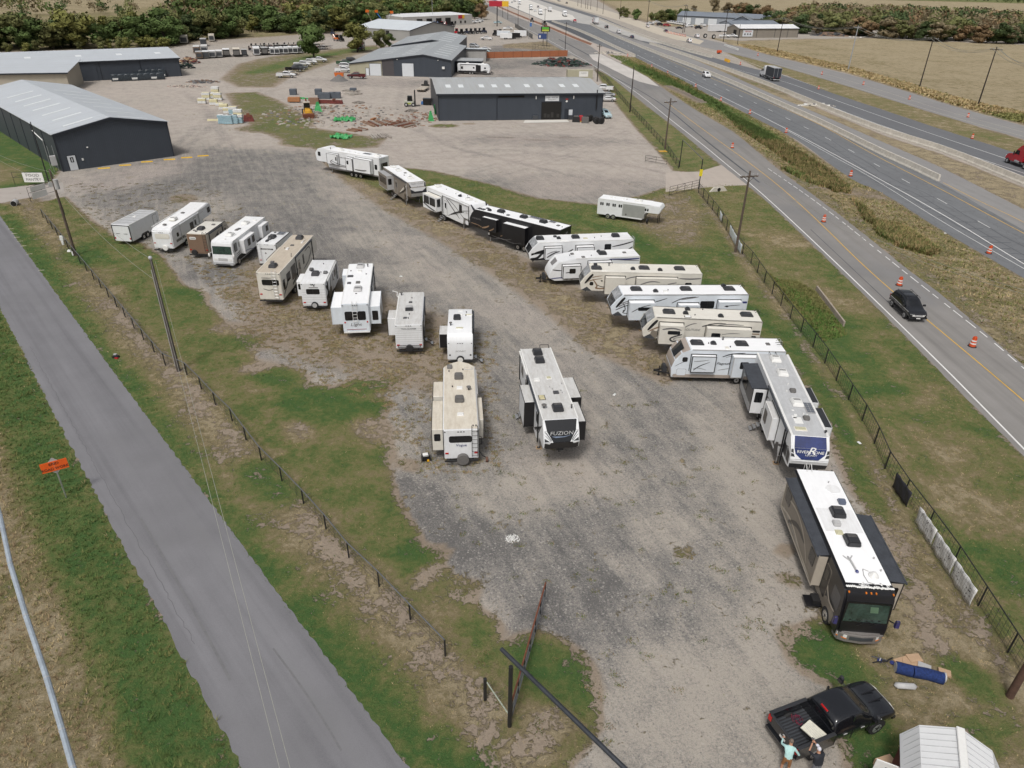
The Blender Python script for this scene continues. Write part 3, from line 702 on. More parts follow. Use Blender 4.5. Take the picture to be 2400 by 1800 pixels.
class RV:
 """one caravan: x runs from the rear (0) to the front (L), +y is its left side"""
 def __init__(s, name, label, cat, edge, side, h, W, L, body, roof, group=None):
  c, rz = pose(edge, side, h, W, L)
  s.t = thing(name, label, cat, c, rz, group)
  s.h, s.W, s.L, s.body, s.roof = h, W, L, body, roof
  s.off = (L/2, 0, 0)
 def put(s, mb, name, parent=None, **kw):
  if parent is None: return mb.obj(name, s.t, s.off, **kw)
  return mb.obj(name, parent, s.off, **kw)
 def shell(s, prof, capm=None, cap_x=None, lowm=None, bev=.06, roofz=None, rearm=None):
  """body from its side outline; roof, nose, skirt and rear faces get their own finish"""
  mb = MB(); W2 = s.W/2
  mb.prism(prof, 'y', -W2, W2, s.body)
  n = len(prof); k = len(mb.f)-n-2
  for i in range(n):
   (x0, z0), (x1, z1) = prof[i], prof[(i+1) % n]
   up = abs(z1-z0) < abs(x1-x0)*.25 and min(z0, z1) > s.h-.35
   if up: mb.m[k+i] = mb.mi(s.roof)
   elif capm and min(x0, x1) >= (cap_x or s.L-1.6) and z0 != z1: mb.m[k+i] = mb.mi(capm)
   elif rearm and max(x0, x1) < .3 and z0 != z1: mb.m[k+i] = mb.mi(rearm)
   elif max(z0, z1) < 1.8 and abs(x1-x0) > .5: mb.m[k+i] = mb.mi(M_steel)
  s.prof = prof
  return s.put(mb, 'body', smooth=True, bevel=bev, seg=2, angle=.6,
     bsel=lambda e: len(e.link_faces) == 2 and e.calc_face_angle(0) > .25)
 # --- flat things on a side: S in 'L','R','B'
 def face(s, S, pts, m, name, out=.008, parent=None, th=.02, label=None):
  mb = MB(); W2 = s.W/2
  if S == 'L': mb.prism(pts, 'y', W2-.01, W2+out, m)
  elif S == 'R': mb.prism(pts, 'y', -W2-out, -W2+.01, m)
  else: mb.prism(pts, 'x', -out, .01, m)
  o = s.put(mb, name, parent)
  if label: o['label'] = label
  return o
 def rect(s, S, a, b, z0, z1, m, name='window', out=.012, parent=None, r=.09):
  r = min(r, (b-a)/3, (z1-z0)/3)
  pts = [(a+r,z0),(b-r,z0),(b,z0+r),(b,z1-r),(b-r,z1),(a+r,z1),(a,z1-r),(a,z0+r)]
  return s.face(S, pts, m, name, out, parent)
 def win(s, *ws, frame=None):
  for S, a, b, z0, z1 in ws:
   o = s.rect(S, a, b, z0, z1, M_glass)
   mb = MB(); W2 = s.W/2; c = (a+b)/2; fm = frame or M_steel
   if S == 'L': mb.box(c-.015, c+.015, W2+.012, W2+.02, z0+.04, z1-.04, fm)
   elif S == 'R': mb.box(c-.015, c+.015, -W2-.02, -W2-.012, z0+.04, z1-.04, fm)
   else: mb.box(-.02, -.012, c-.015, c+.015, z0+.04, z1-.04, fm)
   s.put(mb, 'sash', o)
 def swoosh(s, S, pts, w0, m=None, out=.006, name='stripe'):
  """a tapering curved stripe along points (x, z)"""
  m = m or M_char
  P = [np.array(p, float) for p in pts]
  for _ in range(2):
   Q = [P[0]]
   for a, b in zip(P[:-1], P[1:]): Q += [a*.75+b*.25, a*.25+b*.75]
   Q.append(P[-1]); P = Q
  n = len(P); up = []; dn = []
  for i, p in enumerate(P):
   t = P[min(i+1, n-1)]-P[max(i-1, 0)]; t = t/(np.linalg.norm(t)+1e-9); q = i/(n-1)
   w_ = w0*math.sin(math.pi*min(1, .12+q*.86))**.7/2
   nn = np.array([-t[1], t[0]]); up.append(p+nn*w_); dn.append(p-nn*w_)
  mb = MB(); W2 = s.W/2; y = (W2+out)*(1 if S == 'L' else -1)
  for a, b, c, d in zip(up[:-1], up[1:], dn[1:], dn[:-1]):
   if S == 'B': mb.add([(-out,a[0],a[1]),(-out,b[0],b[1]),(-out,c[0],c[1]),(-out,d[0],d[1])], [(0,1,2,3)], m)
   else: mb.add([(a[0],y,a[1]),(b[0],y,b[1]),(c[0],y,c[1]),(d[0],y,d[1])], [(0,1,2,3)], m)
  return s.put(mb, name)
 def sport(s, S, x0, x1, z0, z1, m=None, k=5):
  """a family of long diagonal stripes"""
  for i in range(k):
   q = i/max(1, k-1); a = x0+(x1-x0)*.12*i; b = x0+(x1-x0)*(.5+.5*q)
   s.swoosh(S, [(a, z0+(z1-z0)*q*.35), (a+(b-a)*.45, z0+(z1-z0)*(.25+q*.45)), (b, z0+(z1-z0)*(.45+.55*q))], .10+.05*(i % 2), m)
 def slide(s, S, x0, x1, z0, z1, dep=.85, body=None, roof=None, trim=None, wins=(), endwin=None, endm=None, frame=None, facem=None, cover=None):
  body = body or s.body; roof = roof or s.roof; trim = trim or M_steel
  g = 1 if S == 'L' else -1; W2 = s.W/2
  mb = MB(); ya, yb = sorted((g*(W2-.1), g*(W2+dep)))
  mb.box(x0, x1, ya, yb, z0, z1, body)
  mb.m[-6] = mb.mi(M_steel); mb.m[-5] = mb.mi(roof)
  if endm: mb.m[-3] = mb.mi(endm); mb.m[-1] = mb.mi(endm)
  if facem: mb.m[-4 if g < 0 else -2] = mb.mi(facem)
  o = s.put(mb, 'slide_out', bevel=.02)
  t = .035; yo = g*(W2+dep)
  tb = MB(); y0, y1 = sorted((yo-g*.03, yo+g*.012))
  for a, b, c, d in ((x0-t, x0+t, z0, z1), (x1-t, x1+t, z0, z1), (x0, x1, z0-t, z0+t), (x0, x1, z1-t, z1+.02)):
   tb.box(a, b, y0, y1, c, d, trim)
  s.put(tb, 'trim', o)
  fr = MB(); y0, y1 = sorted((g*(W2-.01), g*(W2+.03)))
  for a, b, c, d in ((x0-.09, x0-.03, z0-.05, z1+.08), (x1+.03, x1+.09, z0-.05, z1+.08), (x0-.03, x1+.03, z1+.03, z1+.09)):
   fr.box(a, b, y0, y1, c, d, frame or M_steel)
  s.put(fr, 'slide_frame')
  for (a, b, c, d) in wins:
   mb = MB(); y0, y1 = sorted((yo, yo+g*.018)); mb.prism([(a+.06,c),(b-.06,c),(b,c+.06),(b,d-.06),(b-.06,d),(a+.06,d),(a,d-.06),(a,c+.06)], 'y', y0, y1, M_glass)
   s.put(mb, 'window', o)
  if endwin:
   e, c, d = endwin; xe = x0 if e == 'b' else x1; gx_ = -1 if e == 'b' else 1
   mb = MB(); a, b = sorted((g*(W2+dep*.25), g*(W2+dep*.8))); xa, xb = sorted((xe, xe+gx_*.018))
   mb.prism([(a+.06,c),(b-.06,c),(b,c+.06),(b,d-.06),(b-.06,d),(a+.06,d),(a,d-.06),(a,c+.06)], 'x', xa, xb, M_glass)
   s.put(mb, 'window', o)
  if cover:
   mb = MB(); p = [(g*(W2-.02), z1+.16), (g*(W2+dep+.1), z1+.06), (g*(W2+dep+.1), z1+.04), (g*(W2-.02), z1+.13)]
   mb.prism([(q[0], q[1]) for q in p], 'x', x0-.02, x1+.02, cover)
   mb.tube((x0-.05, g*(W2+dep+.1), z1+.04), (x1+.05, g*(W2+dep+.1), z1+.04), .06, cover, 8)
   s.put(mb, 'slide_topper', o)
  return o
 def ac(s, x, y=0, m=None, kind='box', zr=None):
  m = m or M_acb; z = (zr or s.h)-.01; mb = MB()
  if kind == 'box': mb.tbox(x-.5, x+.48, y-.4, y+.4, z, z+.34, .07, .07, m, .08)
  elif kind == 'low':
   mb.tbox(x-.62, x+.58, y-.42, y+.42, z, z+.27, .12, .1, m, .12)
  else: mb.tbox(x-.36, x+.36, y-.35, y+.35, z+.0, z+.36, .05, .05, m)
  o = s.put(mb, 'air_conditioner', smooth=True, bevel=.06, seg=2)
  g = MB()
  for i in range(3): g.box(x-.25+i*.09, x-.21+i*.09, y-.24, y+.24, z+(.33 if kind != 'low' else .26), z+(.348 if kind != 'low' else .278), M_acb if m is not M_acb else M_acg)
  if kind != 'cube': s.put(g, 'grille', o)
 def lid(s, x, y, m=None, a=.2, b=.2, hh=.09, name='roof_vent'):
  m = m or M_acw; mb = MB(); mb.tbox(x-a, x+a, y-b, y+b, s.h-.01, s.h+hh, .03, .03, m); s.put(mb, name, bevel=.012)
 def cowl(s, x, y, m=None):
  mb = MB(); mb.prism([(x-.28, s.h-.01), (x+.26, s.h-.01), (x+.2, s.h+.2), (x-.05, s.h+.27), (x-.2, s.h+.16)], 'y', y-.2, y+.2, m or M_acb)
  s.put(mb, 'vent_cover', smooth=True, bevel=.04, seg=2)
 def pipe(s, *pts, m=None):
  for x, y in pts:
   mb = MB(); mb.tube((x, y, s.h-.01), (x, y, s.h+.12), .045, m or M_acb, 7); s.put(mb, 'vent_pipe')
 def dome(s, x, y, r=.22, m=None, hh=.25):
  mb = MB(); mb.tube((x, y, s.h-.01), (x, y, s.h+hh), .05, M_acb, 6); mb.ball((x, y, s.h+hh+.02), (r, r, .07), m or M_acg, 10, 5); s.put(mb, 'antenna', smooth=True)
 def sky(s, x, y, a, b, m=None, fm=None):
  mb = MB(); mb.tbox(x-a, x+a, y-b, y+b, s.h-.01, s.h+.04, .02, .02, fm or M_acw); s.put(mb, 'skylight')
  mb = MB(); mb.tbox(x-a+.06, x+a-.06, y-b+.06, y+b-.06, s.h+.038, s.h+.08, .04, .04, m or M_dome); mb2 = s.put(mb, 'dome', D.objects[-1] if False else s.t.children[-1])
 def solar(s, x, y, a, b):
  mb = MB(); mb.box(x-a, x+a, y-b, y+b, s.h+.03, s.h+.07, M_acs); o = s.put(mb, 'solar_panel')
  n = 5
  for i in range(n):
   for j in (0, 1):
    mb = MB(); w_ = (2*a-.06)/n; mb.box(x-a+.03+i*w_+.01, x-a+.03+(i+1)*w_-.01, y-b+.03+j*(b-.03)+.01, y-b+.03+(j+1)*(b-.03)-.01, s.h+.07, s.h+.076, M_solar); s.put(mb, 'solar_cell', o)
 def gutter(s, m=None, x0=.05, x1=None, w=.05, sides=(1, -1)):
  for g in sides:
   mb = MB(); W2 = s.W/2; a, b = sorted((g*(W2-.07), g*(W2+.012))); mb.box(x0, x1 or s.L-1.2, a, b, s.h-.045, s.h+.018, m or M_acw); s.put(mb, 'roof_edge')
 def wheels(s, xs, r=.38, dual=False, fender=None, rim=None):
  for x in xs:
   for g in (1, -1):
    y0 = g*(s.W/2-.27); y1 = g*(s.W/2-.03)
    mb = MB(); mb.tube((x, y0, r), (x, y1, r), r, M_rub, 16); o = s.put(mb, 'wheel', smooth=True, bevel=.03)
    mb = MB(); mb.tube((x, y1-g*.02, r), (x, y1+g*.012, r), r*.6, rim or M_alu, 10); s.put(mb, 'rim', o)
  for g in (1, -1):
   a = min(xs)-r-.12; b = max(xs)+r+.12; zt = 2*r+.12
   mb = MB(); pts = [(a, .55), (a+.08, zt-.15), (a+.3, zt), (b-.3, zt), (b-.08, zt-.15), (b, .55)]
   y0, y1 = sorted((g*(s.W/2-.02), g*(s.W/2+.015)))
   mb.prism(pts, 'y', y0, y1, fender or M_steel); s.put(mb, 'wheel_arch')
   # the tyre shows in front of the arch
   for x in xs:
    mb = MB(); mb.tube((x, g*(s.W/2+.012), r), (x, g*(s.W/2+.03), r), r*.97, M_rub, 16); o = s.put(mb, 'tyre')
    mb = MB(); mb.tube((x, g*(s.W/2+.03), r), (x, g*(s.W/2+.04), r), r*.6, rim or M_alu, 10); mb.tube((x, g*(s.W/2+.04), r), (x, g*(s.W/2+.045), r), r*.18, M_steel, 8); s.put(mb, 'hub', o)
 def ladder(s, y, z0=.9, m=None):
  m = m or M_alu; mb = MB(); x = -.12; top = s.h+.12
  for k in (-.2, .2):
   mb.path([(x+.1, y+k, z0), (x, y+k, z0+.05), (x, y+k, top), (x+.18, y+k, top+.12), (x+.42, y+k, s.h)], .02, m, 6)
  s.put(mb, 'ladder')
  o = s.t.children[-1]
  z = z0+.15
  while z < top:
   mb = MB(); mb.tube((x, y-.2, z), (x, y+.2, z), .018, m, 6); s.put(mb, 'rung', o); z += .34
 def awning(s, x0, x1, z=None, m=None, arm=M_steel):
  z = z or s.h-.12; y = -s.W/2-.07; mb = MB(); mb.tube((x0, y, z), (x1, y, z), .075, m or M_awn, 8); s.put(mb, 'awning', smooth=True)
  for x in (x0+.05, x1-.05):
   mb = MB(); mb.box(x-.03, x+.03, y-.02, -s.W/2+.01, 1.0, z, arm); s.put(mb, 'awning_arm')
 def door(s, x, w_=.66, z0=.75, hgt=1.85, m=None, S='R', win=True, fm=None):
  o = s.rect(S, x-.04, x+w_+.04, z0-.04, z0+hgt+.04, fm or M_steel, 'door_frame', .008)
  o = s.rect(S, x, x+w_, z0, z0+hgt, m or s.body, 'door', .016)
  if win: s.rect(S, x+.14, x+w_-.14, z0+hgt*.5, z0+hgt*.88, M_glass, 'window', .022, o)
  g = 1 if S == 'L' else -1; mb = MB(); a, b = sorted((g*(s.W/2+.015), g*(s.W/2+.05))); mb.box(x+w_-.14, x+w_-.06, a, b, z0+hgt*.45, z0+hgt*.51, M_steel); s.put(mb, 'handle', o)
 def hatch(s, S, a, b, z0, z1, m=None):
  s.rect(S, a-.02, b+.02, z0-.02, z1+.02, M_graph, 'hatch_frame', .006); s.rect(S, a, b, z0, z1, m or s.body, 'storage_hatch', .012)
 def steps(s, x, n=4, S='R', folded=False):
  g = -1 if S == 'R' else 1
  mb = MB(); W2 = s.W/2
  for k in (0, .62):
   mb.path([(x+k, g*(W2-.1), .78), (x+k, g*(W2+.95), .04)], .03, M_steel, 5)
  st = s.put(mb, 'step_frame')
  for i in range(n):
   t = (i+.6)/n; y = g*(W2-.1+1.05*t); z = .78-.74*t; mb = MB(); a, b = sorted((y-.11, y+.11)); mb.box(x, x+.62, a, b, z-.02, z+.02, M_alu); s.put(mb, 'tread', st)
 def handle(s, x, S='R'):
  g = -1 if S == 'R' else 1; W2 = s.W/2; mb = MB()
  mb.path([(x, g*W2, 1.1), (x, g*(W2+.22), 1.15), (x, g*(W2+.22), 1.75), (x, g*W2, 1.85)], .022, M_steel, 5); s.put(mb, 'grab_handle')
 def spare(s, y=0, z=.85, r=.36, m=None, cover=None):
  mb = MB(); mb.tube((-.24, y, z), (-.02, y, z), r, m or M_rub, 18); o = s.put(mb, 'spare_wheel', smooth=True, bevel=.04)
  mb = MB(); mb.tube((-.255, y, z), (-.235, y, z), r*(.72 if cover else .45), cover or M_steel, 14); s.put(mb, 'wheel_cover', o)
 def bumper(s, m=None, z=.5):
  mb = MB(); mb.box(-.22, -.12, -s.W/2+.05, s.W/2-.05, z-.05, z+.06, m or M_steel)
  for k in (-.8, .8): mb.box(-.2, .4, k-.05, k+.05, z-.04, z+.04, m or M_steel)
  s.put(mb, 'bumper')
 def lamps(s, z=1.0, m=None, rnd=False, zt=None):
  for g in (1, -1):
   y = g*(s.W/2-.22)
   if rnd:
    mb = MB(); mb.tube((-.02, y, z), (.02, y, z), .08, m or M_red, 10)
   else: mb = MB(); mb.box(-.03, .01, y-.12, y+.12, z-.06, z+.06, m or M_red)
   s.put(mb, 'tail_lamp')
  zt = zt or s.h-.12
  for y in (-s.W/2+.12, -.2, 0, .2, s.W/2-.12):
   mb = MB(); mb.box(-.03, .01, y-.05, y+.05, zt-.025, zt+.025, M_acb); s.put(mb, 'marker_lamp')
 def tongue(s, cover=None, z=.5):
  mb = MB(); L = s.L
  for g in (1, -1): mb.prism([(L-1.2, g*1.0-.05), (L-1.2, g*1.0+.05), (L+1.05, g*.05+.05), (L+1.05, g*.05-.05)], 'z', z-.06, z+.06, M_steel)
  mb.tube((L+.7, 0, .08), (L+.7, 0, z+.45), .05, M_steel, 8); mb.tube((L+.7, 0, .04), (L+.7, 0, .1), .12, M_steel, 8)
  mb.box(L+1.0, L+1.2, -.07, .07, z-.08, z+.1, M_steel); s.put(mb, 'hitch_frame')
  for g in (.2, -.2):
   mb = MB(); mb.tube((L+.3, g, z+.02), (L+.3, g, z+.5), .16, cover or M_acb, 10); s.put(mb, 'gas_bottle', smooth=True, bevel=.04)
  mb = MB(); mb.tbox(L+.08, L+.55, -.42, .42, z+.02, z+.62, .08, .1, cover or M_acb); s.put(mb, 'bottle_cover', smooth=True, bevel=.06, seg=2) if cover else None
 def pinbox(s, zN=1.65):
  mb = MB(); x = s.L-.75; mb.prism([(x-.55, zN+.05), (x+.35, zN+.05), (x+.42, zN-.18), (x+.1, zN-.42), (x-.1, zN-.42)], 'y', -.22, .22, M_steel)
  mb.tube((x, 0, zN-.6), (x, 0, zN-.4), .05, M_steel, 8); s.put(mb, 'pin_box')
 def legs(s, x, z=.85, wood=True):
  for g in (1, -1):
   y = g*(s.W/2-.2); mb = MB(); mb.tube((x, y, .06), (x, y, z), .045, M_alu, 8); mb.tube((x, y, .03), (x, y, .07), .14, M_steel, 8); o = s.put(mb, 'landing_leg')
   if wood: mb = MB(); mb.box(x-.2, x+.2, y-.2, y+.2, .0, .05, M_wood); s.put(mb, 'block', o)
 def capface(s, i, polys, m, name='cap_panel', out=.012):
  """shapes (y, t) lying on outline segment i of the nose"""
  (x0, z0), (x1, z1) = s.prof[i], s.prof[i+1]; d = Vector((x1-x0, 0, z1-z0)); n = Vector((-(z1-z0), 0, x1-x0)).normalized()
  if n.x < 0: n = -n
  mb = MB()
  for pts in polys:
   vs = [Vector((x0, 0, z0))+d*t+n*out+Vector((0, y, 0)) for y, t in pts]; vb = [v-n*(out+.01) for v in vs]; k = len(vs)
   mb.add(vs+vb, [tuple(range(k)), tuple(range(k, 2*k))[::-1]]+[(j, (j+1) % k, (j+1) % k+k, j+k) for j in range(k)], m)
  return s.put(mb, name)
 def captext(s, i, t, y, st, size, m, shear=0, sx=1, out=.03):
  (x0, z0), (x1, z1) = s.prof[i], s.prof[i+1]; d = Vector((x1-x0, 0, z1-z0)); n = Vector((-(z1-z0), 0, x1-x0)).normalized()
  if n.x < 0: n = -n
  o = Vector((x0, 0, z0))+d*t+n*out+Vector((0, y, 0)); up = -d.normalized() if z1 < z0 else d.normalized()
  mt = frame(o-Vector((s.L/2, 0, 0)), (0, 1, 0), up); return text(st, size, m, 'lettering', s.t, mt, shear, sx=sx)
 def txt(s, S, x, z, st, size, m, shear=0, sx=1, out=.015, name='lettering'):
  if S == 'L': mt = frame((x-s.L/2, s.W/2+out, z), (-1, 0, 0), (0, 0, 1))
  elif S == 'R': mt = frame((x-s.L/2, -s.W/2-out, z), (1, 0, 0), (0, 0, 1))
  else: mt = frame((-s.L/2-out, x, z), (0, -1, 0), (0, 0, 1))
  return text(st, size, m, name, s.t, mt, shear, sx=sx)

def prof_tt(L, h, z0=.5, nose=.55, rear=.0, flat=False):
 if flat: return [(0, z0), (rear, h), (L-nose*.5, h), (L-.05, h-.55), (L, h-1.2), (L-.12, z0)]
 return [(.0, z0), (rear, h), (L-nose-.75, h), (L-nose-.1, h-.35), (L-.1, h-1.15), (L, z0+.95), (L-.35, z0)]
def prof_5w(L, h, z0=.75, zN=1.68, neck=2.7, nose=.9, rear=.03):
 return [(0, z0), (rear, h), (L-nose, h), (L-nose*.42, h-.62), (L-.02, h-1.35), (L-.18, zN+.12), (L-.7, zN), (L-neck, zN), (L-neck-.22, z0)]

RVG = 'caravans parked in the gravel lot'
# ================================================================== left hand row
# white box cargo trailer
r = RV('cargo_trailer', 'white enclosed box trailer with grey roof', 'trailer', ((301.5,527.8),(369.3,492.5)), -1, 2.6, 2.4, 6.45, M_white, M_rgrey, RVG)
r.shell([(0,.45),(.02,2.6),(6.35,2.6),(6.45,2.45),(6.45,.45)], bev=.09)
for i in range(1, 7):
 mb = MB(); mb.box(i*.92-.02, i*.92+.02, -1.1, 1.1, 2.6, 2.615, M_graph); r.put(mb, 'roof_seam')
r.lid(3.3, .05, M_acw, .2, .2); r.gutter(M_acw, .05, 6.2)
for y in (-1.13, 1.13): r.face('B', [(y-.04,.5),(y+.04,.5),(y+.04,2.5),(y-.04,2.5)], M_steel, 'door_post', .03)
r.face('B', [(-1.1,2.44),(1.1,2.44),(1.1,2.52),(-1.1,2.52)], M_steel, 'header_bar', .03)
r.rect('B', -1.05, 1.05, .52, 2.4, M_white, 'ramp_door', .02)
for y in (-.5, .5): r.rect('B', y-.25, y+.25, 1.42, 1.47, M_steel, 'latch_bar', .04)
for y in (-.98, .98): r.rect('B', y-.07, y+.07, .75, .98, M_red, 'tail_lamp', .04)
r.door(5.0, .85, .6, 1.7, fm=M_steel, win=False); r.wheels([2.35, 3.2], .36, fender=M_black, rim=M_chrome); r.tongue()
# old white fifth wheel
r = RV('fifth_wheel_caravan', 'old white fifth wheel caravan with a white spare wheel cover at the rear', 'caravan', ((397.3,536),(491.4,476.3)), -1, 3.15, 2.45, 11.0, M_white, M_rwhite, RVG)
r.shell([(0,.6),(-.02,1.5),(.1,2.75),(.5,3.02),(7.2,3.15),(10.4,3.35),(10.9,3.0),(11,2.2),(10.7,1.75),(8.2,1.7),(8.0,.6)], bev=.1)
r.win(('R',1.25,1.75,1.7,2.2),('R',9.7,10.5,2.15,2.85)); r.rect('R',4.7,5.6,1.35,2.35,M_glass); r.door(5.8,.7,.75,1.85)
for z, w_ in ((1.32,.12),(1.12,.2)): r.rect('R',.9,3.0,z,z+w_,M_graph,'stripe',.006)
r.rect('R',3.0,4.5,1.05,1.2,M_graph,'stripe',.006)
r.rect('B',-.95,.8,1.85,2.45,M_cream,'rear_panel',.02); r.rect('B',-.85,.7,1.95,2.35,M_rivory,'panel_inset',.03); r.txt('B',-.05,2.15,'Northwind',.26,M_graph,.25,out=.036) if False else None
r.spare(-.25,.78,.35,M_acw,M_acw); r.lamps(1.3,zt=2.62); r.bumper(); r.wheels([3.1,4.0],.36)
r.ac(3.4,0,M_dome,'box',3.12); r.ac(3.4,0,M_acw,'box'); r.lid(1.4,.1,M_acg); r.lid(6.2,.2,M_acg); r.lid(9.0,.1,M_smoke); r.lid(8.0,-.5,M_acw,.1,.1); r.gutter(M_acw,.4,9.8)
r.awning(2.2,7.2,2.95,M_white,M_alu); r.hatch('R',7.0,8.6,1.8,2.7); r.steps(5.8,2)
# brown backed trailer
r = RV('travel_trailer', 'small travel trailer with a brown rear wall and cream sides', 'caravan', ((482.3,549.5),(529.3,516.4)), -1, 3.0, 2.45, 6.2, M_tan, M_rivory, RVG)
r.shell(prof_tt(6.2,3.0,.55), rearm=M_brown, capm=M_brown)
r.ac(1.7,.15,M_acb); r.lid(1.2,.75,M_acg,.15,.15); r.lid(3.6,-.5,M_acg); r.lid(.85,.35,M_acg,.16,.12); r.dome(4.9,.1,.12)
r.rect('B',.1,.9,2.3,2.62,M_acw,'name_plate',.02); r.txt('B',.5,2.46,'Coleman',.22,M_char,0,out=.03,sx=.8)
r.spare(.55,.75,.34); r.lamps(1.05); r.bumper(); r.ladder(-1.0,m=M_steel)
r.win(('R',3.4,3.9,1.7,2.2)); r.rect('R',2.6,3.1,1.9,2.2,M_glass); r.door(4.5,.66,.7,1.8,fm=M_black); r.sport('R',.3,3.2,.9,2.5,M_steel,4); r.wheels([2.7,3.55],.34); r.gutter(M_steel,.1,5.2); r.awning(.6,4.2,2.85,M_awn); r.tongue()
# white motor home facing the viewer
def motorhome(label, edge, side, h, L, body, roof, lower, glass, facem, group):
 r = RV('motor_home', label, 'motor home', edge, side, h, 2.5, L, body, roof, group)
 r.shell([(0,.55),(.03,h-.1),(.1,h),(L-.45,h),(L-.22,h-.12),(L-.12,h-.5),(L-.02,1.62),(L+.06,1.25),(L+.1,.8),(L+.04,.42),(L-2.6,.42)], capm=facem, cap_x=L-.5, bev=.13)
 return r
r = motorhome('white motor home facing the camera with green tinted windscreen and grey bumper', ((621.6,508),(547.4,564)), 1, 3.1, 10.0, M_white, M_rwhite, M_grey, M_wind, M_white, RVG)
L = r.L
r.capface(5, [[(-1.12,.02),(1.12,.02),(1.14,.97),(-1.14,.97)]], M_char, 'windscreen_surround', .015)
r.capface(5, [[(-1.06,.06),(1.06,.06),(1.08,.93),(-1.08,.93)]], M_wind, 'windscreen', .022)
for y in (-.45,.4):
 mb = MB(); mb.path([(L+.02,y,1.62),(L-.02,y+.25,1.95),(L-.03,y-.1,2.3)],.015,M_black,4); r.put(mb,'wiper')
mb = MB(); mb.tbox(L-.35,L+.24,-1.24,1.24,.38,.72,.05,.03,M_grey); r.put(mb,'bumper',smooth=True,bevel=.07,seg=2)
mb = MB(); mb.box(L+.22,L+.245,-.85,.85,.47,.56,M_black); r.put(mb,'air_intake')
r.capface(7, [[(-.55,.1),(.55,.1),(.55,.8),(-.55,.8)]], M_acs, 'grille', .02)
for g in (1,-1):
 r.capface(7, [[(g*.62,.2),(g*1.05,.2),(g*1.05,.7),(g*.62,.7)]], M_lens, 'headlight', .03)
 mb = MB(); mb.path([(L-.25,g*1.22,1.85),(L+.25,g*1.42,1.8)],.03,M_acw,5); mb.ball((L+.28,g*1.45,1.62),(.1,.13,.24),M_acw,8,6); r.put(mb,'mirror',smooth=True)
r.rect('L',L-1.35,L-.55,1.75,2.75,M_glass); r.rect('L',L-2.1,L-1.75,1.95,2.6,M_glass,r=.15)
r.slide('L',L-5.1,L-1.95,1.15,2.75,.62,M_white,M_rwhite,M_acw,wins=[(L-3.6,L-2.9,1.75,2.55),(L-4.8,L-4.1,1.75,2.55)],frame=M_acw)
r.slide('L',.7,2.7,1.25,2.75,.6,M_white,M_rwhite,M_acw,wins=[(1.0,1.7,1.75,2.45)],frame=M_acw)
for z in (0,.22,.42): r.swoosh('L',[(L-1.0,1.0+z),(L-2.2,1.15+z),(L-3.8,.7+z)],.1,M_char)
r.swoosh('L',[(L-4.6,.95),(L-6,1.25),(L-7.2,.75)],.35,M_char); r.swoosh('L',[(L-2,1.5),(L-3.2,1.35),(L-4.5,.9)],.06,M_navy,out=.64)
r.ac(L-2.6,0,M_acw,'low'); r.ac(3.0,0,M_acw,'low'); r.lid(L-4.5,.0,M_acg,.28,.2); r.lid(5.1,.1,M_smoke); r.lid(1.7,.6,M_acw); r.lid(L-1.0,.1,M_acw,.15,.15); r.solar(4.2,-.6,.25,.2) if False else None
r.gutter(M_acw,.1,L-.5); r.wheels([2.6,L-1.25],.46,rim=M_chrome); r.awning(.8,5,2.95,M_white,M_alu)
mb = MB(); mb.path([(L-1.9,.5,3.13),(L-2.6,.62,3.2),(L-3.0,.6,3.15)],.03,M_acw,5); r.put(mb,'antenna')
mb = MB(); mb.path([(.15,-.9,3.1),(.1,-.9,3.3),(-.08,-.9,3.3),(-.08,-.9,2.4)],.02,M_chrome,5); mb.path([(.15,-.5,3.1),(.1,-.5,3.3),(-.08,-.5,3.3),(-.08,-.5,2.4)],.02,M_chrome,5); r.put(mb,'ladder')
# small white trailer with ladder, solar panel
r = RV('travel_trailer', 'short white trailer with a rear ladder, between the motor home and tan roofed caravan', 'caravan', ((646,572.5),(679.5,544.5)), -1, 3.0, 2.3, 5.6, M_white, M_rwhite, RVG)
r.shell(prof_tt(5.6,3.0,.55)); r.ladder(.9); r.ac(2.1,.1,M_acb); r.cowl(1.5,.15); r.lid(.85,.2,M_acb,.25,.15,.16); r.solar(3.7,-.35,.55,.45); r.lid(3.9,.5,M_smoke,.12,.12)
r.rect('B',-.75,.75,2.28,2.44,M_char,'name_plate',.012); r.txt('B',0,2.36,'WINNEBAGO',.17,M_acw,0,out=.02,sx=1.1); r.rect('B',.1,.3,1.75,1.95,M_graph,'badge',.01,r=.09); r.spare(-.05,.75,.34); r.lamps(1.0); r.bumper()
r.door(3.7,.6,.75,1.8,fm=M_black); r.win(('R',2.2,3.1,1.7,2.3)); r.gutter(M_steel,.1,4.4); r.wheels([2.3,3.1],.34); r.tongue(); r.rect('R',.0,.08,.6,2.9,M_steel,'corner_trim')
# tan roofed long fifth wheel
r = RV('fifth_wheel_caravan', 'long cream fifth wheel caravan with a tan roof and two dark roof coolers', 'caravan', ((655,640.3),(734.6,551.7)), -1, 3.7, 2.45, 12.8, M_cream, M_rtan, RVG)
r.shell(prof_5w(12.8,3.7)); r.gutter(M_cream,.1,11.6)
r.ac(1.7,0,M_acb); r.ac(10.6,0,M_acb); r.lid(3.0,.55,M_acg); r.lid(8.2,.1,M_acg); r.lid(7.0,.25,M_acw,.3,.15,.12); r.lid(9.3,-.7,M_acw,.3,.1); r.pipe((4.8,-.9),(5.4,-.7),(7.2,.6))
mb = MB(); mb.path([(9.0,-.65,3.72),(9.6,-.75,3.85),(10.1,-.8,3.8)],.03,M_acw,5); r.put(mb,'antenna')
r.win(('B',-1.0,.75,2.35,2.95)); r.ladder(-.6); r.lamps(1.35); r.bumper(M_steel,.7)
